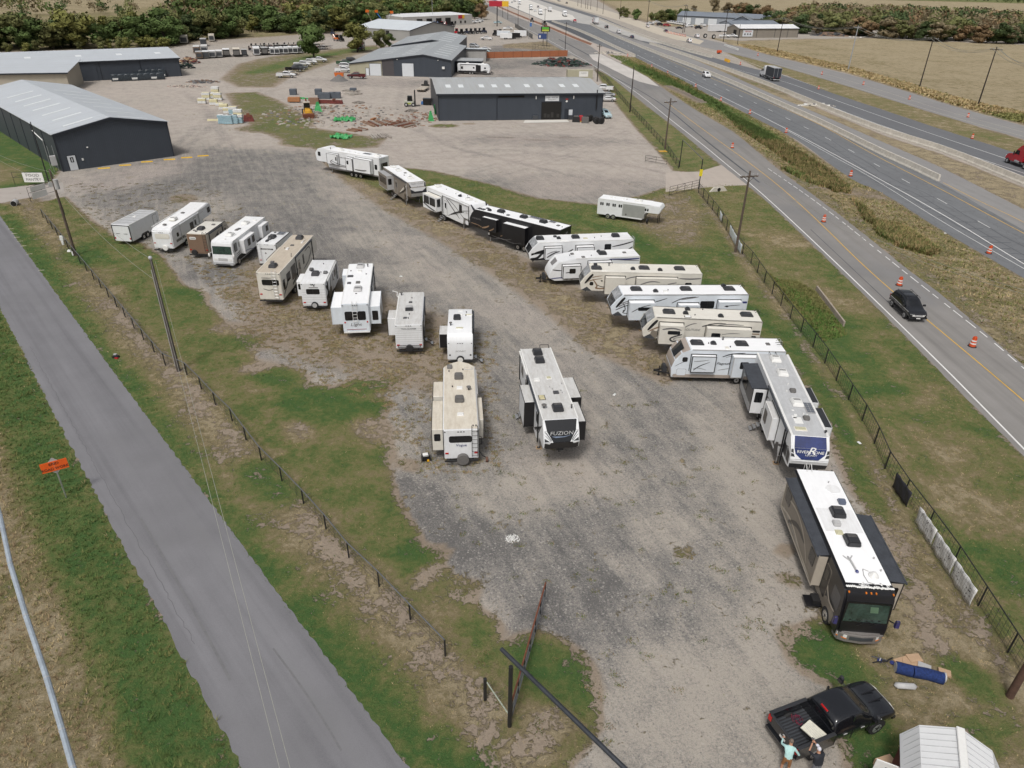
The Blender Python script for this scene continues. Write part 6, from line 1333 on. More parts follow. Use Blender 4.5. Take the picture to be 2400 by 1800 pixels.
# black estate car driving on the frontage road
p = G(2128, 735); rz = head((2085,690),(2150,752))
t = car('suv','black estate car driving on the frontage road beside the traffic drums','car',(p.x-.1,p.y+.2),rz,C_black,'estate_car',None,True)
off = (4.95/2,0,0)
mb = MB()
for g in (1,-1): mb.path([(.7,g*.66,1.86),(.8,g*.66,1.96),(2.9,g*.66,1.93),(3.0,g*.66,1.85)],.025,M_steel,5)
mb.obj('roof_rail',t,off)
for x in (1.3,2.5):
 mb = MB(); mb.box(x-.03,x+.03,-.66,.66,1.92,1.95,M_steel); mb.obj('roof_bar',t,off)
mb = MB(); mb.box(4.99,5.02,-.2,.2,.42,.54,M_lens); mb.obj('number_plate',t,off)
for g in (1,-1):
 mb = MB(); mb.box(4.93,5.0,*sorted((g*.5,g*.72)),.44,.52,M_lens); mb.obj('fog_lamp',t,off)
 mb = MB(); mb.box(1.2,3.5,*sorted((g*.95,g*1.06)),.36,.42,M_steel); mb.obj('side_step',t,off)
 mb = MB(); mb.box(.3,4.6,*sorted((g*.955,g*.975)),.98,1.03,M_acs); mb.obj('side_trim',t,off)
 for x in (1.9,3.0): mb = MB(); mb.box(x-.03,x+.03,*sorted((g*.74,g*.955)),1.12,1.84,C_black) ;
 mb = MB(); mb.prism([(1.9,1.12),(1.98,1.12),(1.98,1.8),(1.9,1.8)],'y',*sorted((g*.8,g*.86)),C_black); mb.obj('pillar',t,off)

# near black pickup
rzp = math.atan2((G(1884,1638,1.35)-G(1803,1669,1.35)).y, (G(1884,1638,1.35)-G(1803,1669,1.35)).x)
q0 = G(1803,1669,1.35); dv = Vector((math.cos(rzp), math.sin(rzp), 0)); nv = Vector((-dv.y, dv.x, 0))
cen = Vector((q0.x, q0.y, 0))+dv*2.95-nv*.98
t = car('pickup','black crew cab pickup with a cream cooler lid in its bed, people at its tailgate','pickup truck',(cen.x,cen.y),rzp,C_black,'pickup_truck',None,True)
PICK, POFF = t, (2.95,0,0)
for g in (1,-1):
 mb = MB(); mb.box(.02,2.1,*sorted((g*.84,g*1.015)),1.31,1.36,M_acb); mb.obj('bed_rail',t,POFF,bevel=.02)
mb = MB(); mb.box(-.02,.1,-.86,.86,1.28,1.345,M_acb); mb.obj('tailgate_cap',t,POFF,bevel=.02)
for i in range(12): mb = MB(); mb.box(.1,2.0,-.83+i*.145,-.77+i*.145,.74,.765,M_dkgrey); mb.obj('bed_rib',t,POFF)
mb = MB(); mb.box(2.02,2.06,-.7,.7,1.38,1.72,M_glass); mb.obj('rear_window',t,POFF)
mb = MB(); mb.box(2.1,2.17,-.2,.2,1.88,1.93,M_red); mb.obj('brake_lamp',t,POFF)
mb = MB(); mb.box(-.035,-.02,-.26,.1,.85,.97,M_lens); mb.obj('number_plate',t,POFF)
mb = MB(); mb.ball((-.02,-.12,1.12),(.02,.09,.09),M_acs,8,5); mb.obj('badge',t,POFF)
for g in (1,-1):
 for x in (2.55,3.55): mb = MB(); mb.box(x,x+.2,*sorted((g*1.0,g*1.025)),1.1,1.14,M_acs); mb.obj('door_handle',t,POFF)
 mb = MB(); mb.box(4.5,4.8,*sorted((g*.98,g*1.005)),1.06,1.1,M_acs); mb.obj('badge',t,POFF)
 mb = MB(); mb.tbox(4.2,4.36,*sorted((g*1.0,g*1.24)),1.36,1.7,.02,.03,M_acb); mb.path([(4.28,g*.6,1.3),(4.28,g*1.1,1.42)],.035,M_acb,5); mb.obj('tow_mirror',t,POFF,smooth=True,bevel=.03)
 mb = MB(); mb.box(4.5,5.5,*sorted((g*.2,g*.25)),1.27,1.32,M_black); mb.obj('bonnet_scoop',t,POFF)
 mb = MB(); mb.box(3.08,3.16,*sorted((g*.79,g*.86)),1.3,1.88,C_black); mb.obj('pillar',t,POFF)
def onpick(name,label,cat,mb,loc,rz=0,**k):
 p = Matrix.Translation((cen.x,cen.y,.03)) @ Matrix.Rotation(rzp,4,'Z') @ Vector((loc[0]-2.95,loc[1],loc[2]))
 t = thing(name,label,cat,p,rzp+rz); o = mb.obj(k.pop('part','shell'),t,**k); return t
mb = MB(); mb.tbox(-.26,.26,-.36,.36,0,.36,-.02,-.02,M_acb); t = onpick('cool_box','black cool box with a cream quilted lid in the pickup bed','cool box',mb,(1.35,-.42,.77),.25,bevel=.03)
mb = MB(); mb.box(-.38,.38,-.47,.47,.36,.43,mat('lid_cream',(.66,.64,.54),.6)); l_ = mb.obj('lid',t,bevel=.05,seg=2)
for i in range(5):
 mb = MB(); mb.tube((-.3+i*.12,-.38,.432),(-.1+i*.08,.38,.432),.006,M_acs,4); mb.obj('stitching',l_)
mb = MB(); mb.box(-.2,-.12,-.46,-.42,.1,.4,C_blue); mb.obj('strap',t)
mb = MB()
for i in range(60):
 a = i*.55; rr = .16+.08*math.sin(i*1.7); mb.tube((rr*math.cos(a),rr*1.3*math.sin(a),.02+.001*i),(rr*math.cos(a+.55),rr*1.3*math.sin(a+.55),.021+.001*i),.012,mat('rope_red',(.20,.02,.04),.8) if i%3 else C_navy,4)
onpick('rope_coil','red and blue coil of rope lying in the pickup bed','rope',mb,(1.3,.48,.77),part='strand')

# ------------------------------------------------------------------ people
SKIN = mat('skin',(.42,.22,.14),.55,var=.08)
def figure(name,label,joints,edges,zones,loc,rz,extra=None,hands=()):
 """one continuous body grown along joints (x, y, z, radius); clothes are zones of it"""
 t = thing(name,label,'person',loc,rz)
 me = D.meshes.new('body'); keys = list(joints); me.from_pydata([joints[k][:3] for k in keys],[(keys.index(a),keys.index(b)) for a,b in edges],[])
 o = D.objects.new('tmp',me); COL.objects.link(o)
 sk = o.modifiers.new('s','SKIN'); sk.use_smooth_shade = True
 for i,k in enumerate(keys):
  v = me.skin_vertices[0].data[i]; rd = joints[k][3]; v.radius = rd if isinstance(rd,tuple) else (rd,rd); v.use_root = (k=='pelvis')
 sb = o.modifiers.new('b','SUBSURF'); sb.levels = 2; sb.render_levels = 2
 dg = bpy.context.evaluated_depsgraph_get(); m2 = D.meshes.new_from_object(o.evaluated_get(dg)); D.objects.remove(o)
 m2.name = 'body'; m2.materials.clear(); ms = []
 for z in zones.values():
  if z not in ms: ms.append(z); m2.materials.append(z)
 segs = [(Vector(joints[a][:3]),Vector(joints[b][:3]),zones.get((a,b),zones['*'])) for a,b in edges]
 for p in m2.polygons:
  c = p.center; best = None
  for a,b,z in segs:
   d = b-a; tt = max(0,min(1,(c-a).dot(d)/d.dot(d))); q = (c-a-d*tt).length
   if best is None or q < best[0]: best = (q,z)
  p.material_index = ms.index(best[1])
 b = D.objects.new('body',m2); COL.objects.link(b); b.parent = t
 return t
def hand(t, w, d, up, side, s=1.0):
 """palm and five bent fingers from the wrist w pointing along d"""
 d = Vector(d).normalized(); up = Vector(up).normalized(); r = d.cross(up).normalized()*side; w = Vector(w); mb = MB()
 pc = w+d*.05; mb.ball(tuple(pc),(.042*s,.042*s,.03*s),SKIN,8,5)
 for i,(ln,o) in enumerate(((.07,-.03),(.08,-.01),(.078,.01),(.062,.028))):
  a = w+d*.08+r*o; b = a+d*ln*.55+up*-.01; c = b+d*ln*.35+up*-.035; mb.tube(a,b,.0095,SKIN,6,.0085); mb.tube(b,c,.0085,SKIN,6,.007)
 a = w+d*.03-r*.04; b = a+d*.035-r*.03; c = b+d*.035+r*.01; mb.tube(a,b,.012,SKIN,6,.010); mb.tube(b,c,.010,SKIN,6,.008)
 o = mb.obj('hand',t,smooth=True); return o
def headbits(t, c, hair, cap=None, brim=True, fwd=(1,0,0)):
 c = Vector(c); f = Vector(fwd).normalized(); s = Vector((-f.y,f.x,0)); mb = MB()
 mb.ball(tuple(c+Vector((0,0,.03))-f*.012),(.098,.088,.105),hair,12,8); h = mb.obj('hair' if not cap else 'cap',t,smooth=True)
 mb = MB()
 mb.ball(tuple(c+f*.1+Vector((0,0,-.02))),(.018,.014,.022),SKIN,6,4); mb.obj('nose',t)
 for g in (1,-1):
  mb = MB(); mb.ball(tuple(c+s*.088*g+Vector((0,0,-.01))),(.018,.012,.03),SKIN,6,4); mb.obj('ear',t)
  mb = MB(); mb.ball(tuple(c+f*.086+s*.032*g+Vector((0,0,.01))),(.01,.012,.008),M_black,6,4); mb.obj('eye',t)
 mb = MB(); mb.ball(tuple(c+f*.09+Vector((0,0,-.055))),(.008,.025,.006),mat('lips',(.3,.1,.09),.5),6,4); mb.obj('mouth',t)
 if cap and brim: mb = MB(); q = c+f*.13+Vector((0,0,.05)); mb.ball(tuple(q),(.08,.075,.012),cap,10,4); mb.obj('cap_brim',t,smooth=True)
def person(name,label,loc,rz,shirt,trousers,shoe,longsleeve,hip=.95,H=1.76,lean=.2,arms=None,legm=None,bulk=1.0):
 k = H/1.76; z = lambda v: v*k
 J = {'pelvis':(0,0,z(.95),(.16*bulk,.14*bulk)),'belly':(.03+lean*.15,0,z(1.12),(.165*bulk,.13*bulk)),'chest':(.04+lean*.45,0,z(1.33),(.175*bulk,.125*bulk)),'neck':(.05+lean*.75,0,z(1.5),.06),'chin':(.07+lean*.9,0,z(1.57),.075),'head':(.08+lean,0,z(1.66),.095),'crown':(.07+lean,0,z(1.73),.06),
 'hl':(0,.1,z(.88),.105),'kl':(.04,.13,z(.5),.068),'al':(-.02,.14,z(.1),.045),'tl':(.16,.15,z(.04),.038),'hr':(0,-.1,z(.88),.105),'kr':(.0,-.14,z(.5),.068),'ar':(-.1,-.15,z(.1),.045),'tr':(.08,-.17,z(.04),.038)}
 for g,s in ((1,'l'),(-1,'r')):
  A_ = arms[s]; J['s'+s] = (.04+lean*.6,g*.19*bulk,z(1.42),.07); J['e'+s] = (*A_[0],.05 if longsleeve else .042); J['w'+s] = (*A_[1],.032)
 E = [('pelvis','belly'),('belly','chest'),('chest','neck'),('neck','chin'),('chin','head'),('head','crown'),('pelvis','hl'),('hl','kl'),('kl','al'),('al','tl'),('pelvis','hr'),('hr','kr'),('kr','ar'),('ar','tr'),('chest','sl'),('sl','el'),('el','wl'),('chest','sr'),('sr','er'),('er','wr')]
 Z = {'*':SKIN,('pelvis','belly'):shirt,('belly','chest'):shirt,('chest','neck'):shirt,('chest','sl'):shirt,('chest','sr'):shirt,('pelvis','hl'):trousers,('pelvis','hr'):trousers,('hl','kl'):trousers,('hr','kr'):trousers,('kl','al'):legm,('kr','ar'):legm,('al','tl'):shoe,('ar','tr'):shoe,('neck','chin'):SKIN}
 for s in 'lr':
  Z[('s'+s,'e'+s)] = shirt; Z[('e'+s,'w'+s)] = shirt if longsleeve else SKIN
 t = figure(name,label,J,E,Z,loc,rz)
 for g,s in ((1,'l'),(-1,'r')):
  w = Vector(arms[s][1]); d = w-Vector(arms[s][0]); hand(t,w,d,(0,0,1) if abs(d.normalized().z)<.8 else (-1,0,0),-g)
 return t, Vector(J['head'][:3])
S_mint = mat('shirt_mint',(.40,.62,.60),.8,var=.12,scale=6); S_blk = mat('shirt_black',(.016,.019,.026),.8,var=.25,scale=5); T_brown = mat('shorts_brown',(.24,.11,.04),.85); T_grey = mat('trousers_grey',(.17,.175,.19),.85); Sh_w = mat('shoe_white',(.62,.63,.66),.6); Hr_g = mat('hair_greying',(.16,.125,.10),.9,var=.4,scale=30); Hr_b = mat('hair_dark',(.05,.035,.03),.9); Cp_w = mat('cap_white',(.6,.6,.66),.7)
f1 = G(1834,1800-4); p1 = Vector((f1.x,f1.y,.0)); f1 = G(1829,1796)
t, hc = person('person','person in a mint long sleeved shirt and brown shorts reaching over the tailgate',(f1.x+.05,f1.y-.25,0),math.radians(72),S_mint,T_brown,Sh_w,True,lean=.28,H=1.82,arms={'l':[(.38,.34,1.35),(.66,.28,1.36)],'r':[(.22,-.44,1.12),(.42,-.36,.98)]},legm=SKIN)
headbits(t,hc,Hr_g)
f2 = G(1893,1797)
t, hc = person('person','person in a black shirt and white cap holding a camera up over the bed side',(f2.x,f2.y-.55,0),math.radians(98),S_blk,T_grey,M_char,False,lean=.16,H=1.92,arms={'l':[(.42,.26,1.42),(.62,.06,1.68)],'r':[(.42,-.24,1.46),(.6,-.04,1.70)]},legm=T_grey,bulk=1.3)
headbits(t,hc,Cp_w,Cp_w)
p = Matrix.Translation((f2.x,f2.y-.55,0)) @ Matrix.Rotation(math.radians(98),4,'Z') @ Vector((.74,.0,1.76))
c_ = thing('camera','small dark camera held up in both hands by the person in black','camera',p,math.radians(98)); mb = MB(); mb.box(-.03,.03,-.06,.06,-.035,.035,M_acg); mb.obj('casing',c_,bevel=.008); mb = MB(); mb.tube((.03,0,0),(.06,0,0),.025,M_black,8); mb.obj('lens',c_)

# ------------------------------------------------------------------ trucks on the highway
def semi(label, at, rz, cab, box, roofm, Lb=13.5, name='articulated_lorry', group=None, frame_m=M_alu, low=False):
 key = ('semi',cab.name,box.name,Lb)
 if key in PROTO: return dup(PROTO[key],(at[0],at[1],.03),rz,label,group)
 t = thing(name,label,'lorry',(at[0],at[1],.03),rz,group); L = Lb+6.2; off = (L/2,0,0)
 mb = MB(); mb.box(0,Lb,-1.28,1.28,1.15,4.05,box); mb.m[-5] = mb.mi(roofm); mb.obj('trailer_box',t,off,bevel=.03)
 mb = MB()
 for g in (1,-1): mb.box(0,Lb,*sorted((g*1.27,g*1.3)),1.1,1.22,frame_m); mb.box(0,Lb,*sorted((g*1.27,g*1.3)),3.98,4.08,frame_m)
 for y in (-1.25,1.25,0): mb.box(-.03,.0,y-.04,y+.04,1.15,4.05,frame_m)
 mb.box(.1,.2,-1.1,1.1,.5,.62,M_acw); mb.obj('trailer_frame',t,off)
 mb = MB(); mb.box(.3,Lb+4.5,-.45,.45,.75,1.12,M_steel); mb.obj('chassis',t,off)
 x0 = Lb+.9
 mb = MB(); mb.prism([(x0,1.0),(x0,3.5),(x0+.5,3.95),(x0+1.7,3.85),(x0+2.6,2.95),(x0+3.0,2.05),(x0+4.7,1.75),(x0+5.1,1.4),(x0+5.15,.6),(x0+3,.6)],'y',-1.18,1.18,cab); mb.obj('cab',t,off,smooth=True,bevel=.16,seg=2,angle=.5)
 mb = MB(); mb.prism([(x0+2.62,2.9),(x0+2.98,2.14),(x0+3.02,2.14),(x0+2.68,2.92)],'y',-1.02,1.02,M_glass); mb.obj('windscreen',t,off)
 for g in (1,-1):
  mb = MB(); mb.prism([(x0+1.5,2.1),(x0+2.8,2.1),(x0+2.5,2.8),(x0+1.6,2.85)],'y',*sorted((g*1.17,g*1.2)),M_glass); mb.obj('window',t,off)
  mb = MB(); mb.box(x0+2.7,x0+2.8,*sorted((g*1.3,g*1.5)),1.9,2.6,M_steel); mb.path([(x0+2.7,g*1.15,2.2),(x0+2.75,g*1.35,2.25)],.03,M_steel,5); mb.obj('mirror',t,off)
  mb = MB(); mb.box(x0+4.9,x0+5.18,*sorted((g*.75,g*1.1)),1.1,1.4,M_lens); mb.obj('headlight',t,off)
  mb = MB(); mb.tube((x0+.9,g*.95,.85),(x0+2.2,g*.95,.85),.33,M_chrome,10); mb.obj('fuel_tank',t,off,smooth=True)
 mb = MB(); mb.box(x0+5.1,x0+5.19,-.55,.55,.8,1.55,M_chrome); mb.obj('grille',t,off)
 for x in (1.0,2.2,Lb-1.2,Lb,x0+4.2):
  for g in (1,-1):
   mb = MB(); mb.tube((x,g*.85,.5),(x,g*1.24,.5),.5,M_rub,16); w_ = mb.obj('wheel',t,off,smooth=True); mb = MB(); mb.tube((x,g*1.2,.5),(x,g*1.255,.5),.28,M_chrome,10); mb.obj('rim',w_,off)
 mb = MB(); mb.box(-.04,.0,-1.2,-.9,1.2,1.35,M_red); mb.box(-.04,.0,.9,1.2,1.2,1.35,M_red); mb.obj('tail_lamp',t,off)
 PROTO[key] = t; return t
def between(a,b,f=.5): p = G(*a); q = G(*b); return p.lerp(q,f)
# black box lorry with white cab, driving away to upper left
p = between((1776,181),(1832,190)); hdN = math.atan2((G(1846,190)-G(2071,275)).y,(G(1846,190)-G(2071,275)).x)
semi('white cabbed lorry with a black box trailer on the far carriageway',(p.x,p.y+.6),hdN,C_white,mat('trailer_black',(.035,.04,.05),.45),mat('trailer_roof_grey',(.42,.43,.44),.6),8.0)
p = G(2441,408); semi('red lorry entering the picture at the right edge on the far carriageway',(p.x,p.y),hdN,C_red,C_red,C_white,13.0)
WB = mat('trailer_white',(.66,.67,.68),.5,var=.04); GB = mat('trailer_green',(.07,.15,.11),.5)
hdS = hdN+math.pi
for (u,v,m,cb,rz,lb,lab) in [(1395,56,WB,C_red,hdN,9,'white box lorry with a dark red cab on the far carriageway'),(1323,38,WB,C_white,hdS,9,'white box lorry beside the pale concrete, third from the front of its queue'),(1288,27,WB,C_white,hdN,8,'white lorry between two others on the pale concrete'),(1266,34,WB,C_white,hdS,7,'white lorry at the near edge of the pale concrete'),(1244,23,GB,C_white,hdS,7,'lorry with a dark green trailer coming down the pale concrete'),(1217,10,WB,C_white,hdS,8,'farthest white lorry coming toward the camera'),(1206,3,WB,C_white,hdS,8,'lorry almost at the top edge on the pale concrete'),(1310,3,WB,C_white,hdN,6,'grey white lorry at the top edge on the far road')]:
 p = G(u,v); semi(lab,(p.x,p.y),rz,cb,m,C_white,lb)
CG = 'traffic on the highway'
hF = head((1583,299),(2125,790))
for k,u,v,c,rz,lab in [('suv',1655,181,C_white,hdS,'white estate car driving toward the camera beside the concrete barriers'),('suv',1421,66,C_black,hdN,'black car on the far carriageway behind the white box lorry'),('pickup',1450,78,C_white,hdN,'white pickup following the black car on the far carriageway'),('sedan',1481,89,C_navy,hdN,'dark blue saloon behind the white pickup on the far carriageway'),('suv',1615,99,C_white,hdN,'white car on the far frontage road near the tyre shop'),('suv',1633,88,C_white,hdN,'white car on the far frontage road, right of the portable panels'),('pickup',1347,52,C_red,hdS,'small red pickup beside the white box lorry'),('sedan',1254,27,C_white,hdS,'white saloon right of the green trailer lorry'),('suv',1261,18,C_grey,hdN,'grey car beyond the green trailer on the far lanes'),('sedan',1518,64,C_white,hdN,'white saloon on grass by the far pole'),('suv',1328,9,C_black,hdN,'tiny black car on the curved far road'),('sedan',1200,7,C_silver,hdS,'tiny silver saloon far up the pale concrete'),('sedan',1560,75,C_navy,hdN,'dark blue saloon near the row of orange barriers')]:
 p = G(u,v); car(k,lab,'car' if k!='pickup' else 'pickup truck',(p.x,p.y),rz,c,None,CG)
# ------------------------------------------------------------------ parked cars around the yards
YG = 'cars parked around the yards'
for k,u,v,c,rz,lab in [
('pickup',671,182,C_white,.15,'white pickup nearest in the row on the grassy bank'),('sedan',684,176,C_tan,.15,'tan car just behind the nearest white pickup on the bank'),('pickup',691,168,C_black,.2,'black pickup third in the row on the bank'),('suv',704,163,C_grey,.2,'dark grey car behind the black pickup on the bank'),('pickup',709,156,C_white,.2,'white pickup in the middle of the row on the bank'),('pickup',724,151,C_white,.2,'white pickup second from the far end of the row on the bank'),('pickup',748,146,C_white,.1,'farthest white pickup of the row on the bank'),
('pickup',806,170,C_white,.1,'white pickup against the cream workshop wall'),('suv',812,160,C_white,.1,'white car behind the pickup at the workshop corner'),('pickup',808,153,C_green,.1,'dark green pickup by the workshop corner'),('suv',826,147,C_black,.1,'black car farthest along the workshop side wall'),('pickup',836,184,C_maroon,3.1,'maroon and tan pickup in front of the cream workshop door'),
('pickup',1414,213,C_white,2.9,'white pickup right of the front shop roof'),('sedan',1422,228,C_silver,3.1,'silver saloon second from the white pickup beside the front shop'),('sedan',1422,238,C_white,3.1,'white saloon nearest beside the front shop'),('suv',1416,275,C_teal,-1.2,'light blue car at the right wall of the front shop behind the tyres'),
('sedan',1099,172,C_silver,.1,'silver saloon beside the far caravan'),('sedan',1102,166,C_grey,.1,'grey saloon behind the silver one by the far caravan'),('sedan',1138,118,C_white,.1,'white saloon at the end of the wooden fence'),('sedan',1134,123,C_teal,.1,'pale blue saloon nearest the end of the wooden fence'),('suv',1112,112,C_silver,-.6,'silver car by the canopy of the long workshop'),
('pickup',1140,94,C_white,3.0,'white pickup alone in the equipment yard'),('pickup',1190,70,C_white,.0,'white pickup behind the equipment trailers'),('pickup',1167,56,C_teal,.1,'pale green pickup under the red and yellow pylon sign'),('pickup',968,99,C_black,.1,'black pickup between the grey hall and the long workshop'),('suv',848,118,C_navy,1.5,'dark blue car under the trees behind the workshop'),('pickup',848,108,C_navy,1.6,'dark blue truck under the trees farther back'),
('pickup',1108,55,C_white,.3,'left white pickup beside the rental building'),('pickup',1118,54,C_white,.3,'middle white pickup beside the rental building'),('pickup',1124,51,C_white,.3,'right white pickup beside the rental building'),
('pickup',1523,58,C_white,.2,'white utility truck by the far hedge'),('pickup',1538,55,C_white,.2,'white utility truck right of the other by the far hedge'),('suv',1547,60,C_black,.1,'black car in the far yard'),('suv',1563,62,C_red,.1,'red car in the far yard'),('sedan',1592,68,C_black,.1,'black saloon by the two far poles'),('suv',1637,68,C_black,.1,'black car in front of the blue grey building'),('pickup',1615,64,C_white,.1,'white pickup in front of the blue grey garage doors'),('pickup',1645,62,C_white,2.6,'white van like pickup by the gabled office'),
('pickup',1697,88,C_white,-.3,'white pickup left of the tyre shop'),('pickup',1717,88,C_white,-.5,'second white pickup against the tyre shop end wall'),('suv',1877,74,C_white,.2,'white car at the right end of the tyre shop'),('suv',1891,75,C_navy,.1,'dark car right of the tyre shop'),('sedan',655,126,C_silver,.05,'silver car under the round tree')]:
 p = G(u,v); car(k,lab,'car' if k!='pickup' else 'pickup truck',(p.x,p.y),rz,c,None,YG)
for i in range(7):
 u = 1572+i*5.6; v = 55+i*.9; p = G(u,v); car('pickup','white van number %d from the left in the slanting rank of vans'%(i+1),'pickup truck',(p.x,p.y),-.9,C_white,None,'rank of white vans')
# ================================================================== buildings
def metal_mat(name, col, rough=.5, period=.3, dirt=None, amt=.0, axis='x'):
 m = D.materials.new(name); m.use_nodes = True; nt = m.node_tree; b = nt.nodes['Principled BSDF']
 tc = N(nt,'ShaderNodeTexCoord').outputs['Object']; sx = N(nt,'ShaderNodeSeparateXYZ'); nt.links.new(tc,sx.inputs[0])
 c = sx.outputs[0 if axis=='x' else 1]
 f = math_(nt,'FRACT',math_(nt,'DIVIDE',c,period)); rib = sstep(nt,math_(nt,'ABSOLUTE',math_(nt,'SUBTRACT',f,.5)),.36,.46)
 n1 = noise(nt,tc,.25,4,.6); st = N(nt,'ShaderNodeVectorMath',operation='MULTIPLY'); nt.links.new(tc,st.inputs[0]); st.inputs[1].default_value = (2.2,.12,.12) if axis=='x' else (.12,2.2,.12); n2 = noise(nt,st.outputs[0],1,4,.6)
 pn = math_(nt,'FRACT',math_(nt,'MULTIPLY',math_(nt,'SINE',math_(nt,'FLOOR',math_(nt,'DIVIDE',c,.95))),47.3))
 g = math_(nt,'ADD',.86,math_(nt,'MULTIPLY',n1,.16)); g = math_(nt,'ADD',g,math_(nt,'MULTIPLY',n2,.12)); g = math_(nt,'ADD',g,math_(nt,'MULTIPLY',pn,.05)); g = math_(nt,'SUBTRACT',g,math_(nt,'MULTIPLY',rib,.12))
 s = N(nt,'ShaderNodeVectorMath',operation='SCALE'); s.inputs[0].default_value = col; nt.links.new(g,s.inputs['Scale']); out = s.outputs[0]
 if dirt: out = mix(nt,math_(nt,'MULTIPLY',sstep(nt,n2,.45,.7),amt),out,dirt)
 nt.links.new(out,b.inputs['Base Color']); b.inputs['Roughness'].default_value = rough; b.inputs['Specular IOR Level'].default_value = .4
 nt.links.new(bump(nt,rib,.6,.03),b.inputs['Normal']); return m
W_dark = metal_mat('siding_charcoal',(.052,.062,.078)); W_cream = metal_mat('siding_cream',(.40,.38,.28)); W_grey = metal_mat('siding_grey',(.36,.355,.34)); W_tan = metal_mat('siding_tan',(.26,.235,.20)); W_blue = metal_mat('siding_blue_grey',(.30,.33,.37)); W_brown = metal_mat('siding_brown_grey',(.075,.07,.075)); W_white = metal_mat('siding_white',(.7,.7,.7))
Rf = metal_mat('roof_galvanised',(.50,.535,.57),.38,.6,(.44,.45,.46),.5,'y'); Rf2 = metal_mat('roof_galvanised_dull',(.40,.415,.42),.45,.35,(.33,.32,.30),.5); Rf3 = metal_mat('roof_pale',(.60,.64,.67),.4,.4); Rf4 = metal_mat('roof_slate_metal',(.19,.215,.25),.5,.5); Rf5 = metal_mat('roof_white_metal',(.74,.745,.75),.4,.5); Rf6 = metal_mat('roof_galvanised_grey',(.36,.385,.40),.42,.35,(.30,.30,.30),.5,'y')
Sk = mat('roof_light_panel',(.74,.77,.78),.3,var=.08); Dw = mat('door_white',(.62,.65,.68),.5,var=.04); Dark = mat('interior_dark',(.012,.011,.010),.9); Tr = mat('trim_dark',(.02,.025,.035),.5)
class Hall:
 def __init__(s,name,label,cat,FL,FR,dep):
  a = Vector((*FL,0)); b = Vector((*FR,0)); d = (b-a).normalized(); s.w = (b-a).length; s.dep = dep
  s.t = thing(name,label,cat,a,math.atan2(d.y,d.x))
 def put(s,mb,name,parent=None,**k): return mb.obj(name,parent or s.t,**k)
 def build(s,prof,wall,roof,ridge='y',over=.3,th=.12,x0=0,x1=None,y0=0,y1=None,trim=True,front=None):
  """prof: (position, height) outline across; ridge runs along y (gable in front) or along x"""
  x1 = x1 if x1 is not None else s.w; y1 = y1 if y1 is not None else s.dep; mb = MB()
  if ridge == 'y': pts = [(x0,0)]+[(x0+p*(x1-x0),h) for p,h in prof]+[(x1,0)]; mb.prism(pts,'y',y0,y1,wall)
  else: pts = [(y0,0)]+[(y0+p*(y1-y0),h) for p,h in prof]+[(y1,0)]; mb.prism(pts,'x',x0,x1,wall)
  s.put(mb,'wall')
  for (p,h),(q,k) in zip(prof[:-1],prof[1:]):
   mb = MB()
   if ridge == 'y':
    a = x0+p*(x1-x0)-(over if p == 0 else 0); b = x0+q*(x1-x0)+(over if q == 1 else 0); m_ = (k-h)/max(.01,(q-p)*(x1-x0)); ha = h-(m_*over if p == 0 else 0); hb = k+(m_*over if q == 1 else 0)
    mb.prism([(a,ha+.02),(b,hb+.02),(b,hb+th+.02),(a,ha+th+.02)],'y',y0-over,y1+over,roof)
   else:
    a = y0+p*(y1-y0)-(over if p == 0 else 0); b = y0+q*(y1-y0)+(over if q == 1 else 0); m_ = (k-h)/max(.01,(q-p)*(y1-y0)); ha = h-(m_*over if p == 0 else 0); hb = k+(m_*over if q == 1 else 0)
    mb.prism([(a,ha+.02),(b,hb+.02),(b,hb+th+.02),(a,ha+th+.02)],'x',x0-over,x1+over,roof)
   s.put(mb,'roof')
  s.prof, s.ridge, s.ex = prof, ridge, (x0,x1,y0,y1)
  if trim and ridge == 'y':
   mb = MB()
   for (p,h),(q,k) in zip(prof[:-1],prof[1:]):
    a = x0+p*(x1-x0); b = x0+q*(x1-x0); mb.prism([(a,h-.25),(b,k-.25),(b,k+.08),(a,h+.08)],'y',y0-over-.04,y0-over+.03,Tr)
   s.put(mb,'gable_trim')
  elif trim: mb = MB(); mb.box(x0-over,x1+over,y0-over-.06,y0-over+.02,prof[0][1]-.25,prof[0][1]+.1,Tr); s.put(mb,'gutter')
 def zr(s,t):
  for (p,h),(q,k) in zip(s.prof[:-1],s.prof[1:]):
   if p <= t <= q: return h+(k-h)*(t-p)/(q-p)
 def sky(s,t0,t1,a,b):
  x0,x1,y0,y1 = s.ex; mb = MB()
  if s.ridge == 'y': mb.prism([(x0+t0*(x1-x0),s.zr(t0)+.15),(x0+t1*(x1-x0),s.zr(t1)+.15),(x0+t1*(x1-x0),s.zr(t1)+.17),(x0+t0*(x1-x0),s.zr(t0)+.17)],'y',a,b,Sk)
  else: mb.prism([(y0+t0*(y1-y0),s.zr(t0)+.15),(y0+t1*(y1-y0),s.zr(t1)+.15),(y0+t1*(y1-y0),s.zr(t1)+.17),(y0+t0*(y1-y0),s.zr(t0)+.17)],'x',a,b,Sk)
  s.put(mb,'skylight')
 def open(s,a,b,z0,z1,m,name='door',out=.05,frame=Tr):
  if frame: mb = MB(); mb.box(a-.12,b+.12,-out+.01,.02,z0,z1+.12,frame); s.put(mb,'door_frame' if name=='door' else 'frame')
  mb = MB(); mb.box(a,b,-out-.02,.02,z0,z1,m); return s.put(mb,name)
 def posts(s,xs,h,y=-.04,side=None):
  for x in xs:
   mb = MB(); mb.box(x-.08,x+.08,y-.05,.02,0,h,Tr) if side is None else mb.box(-.07,.02,x-.08,x+.08,0,h,Tr); s.put(mb,'corner_trim')
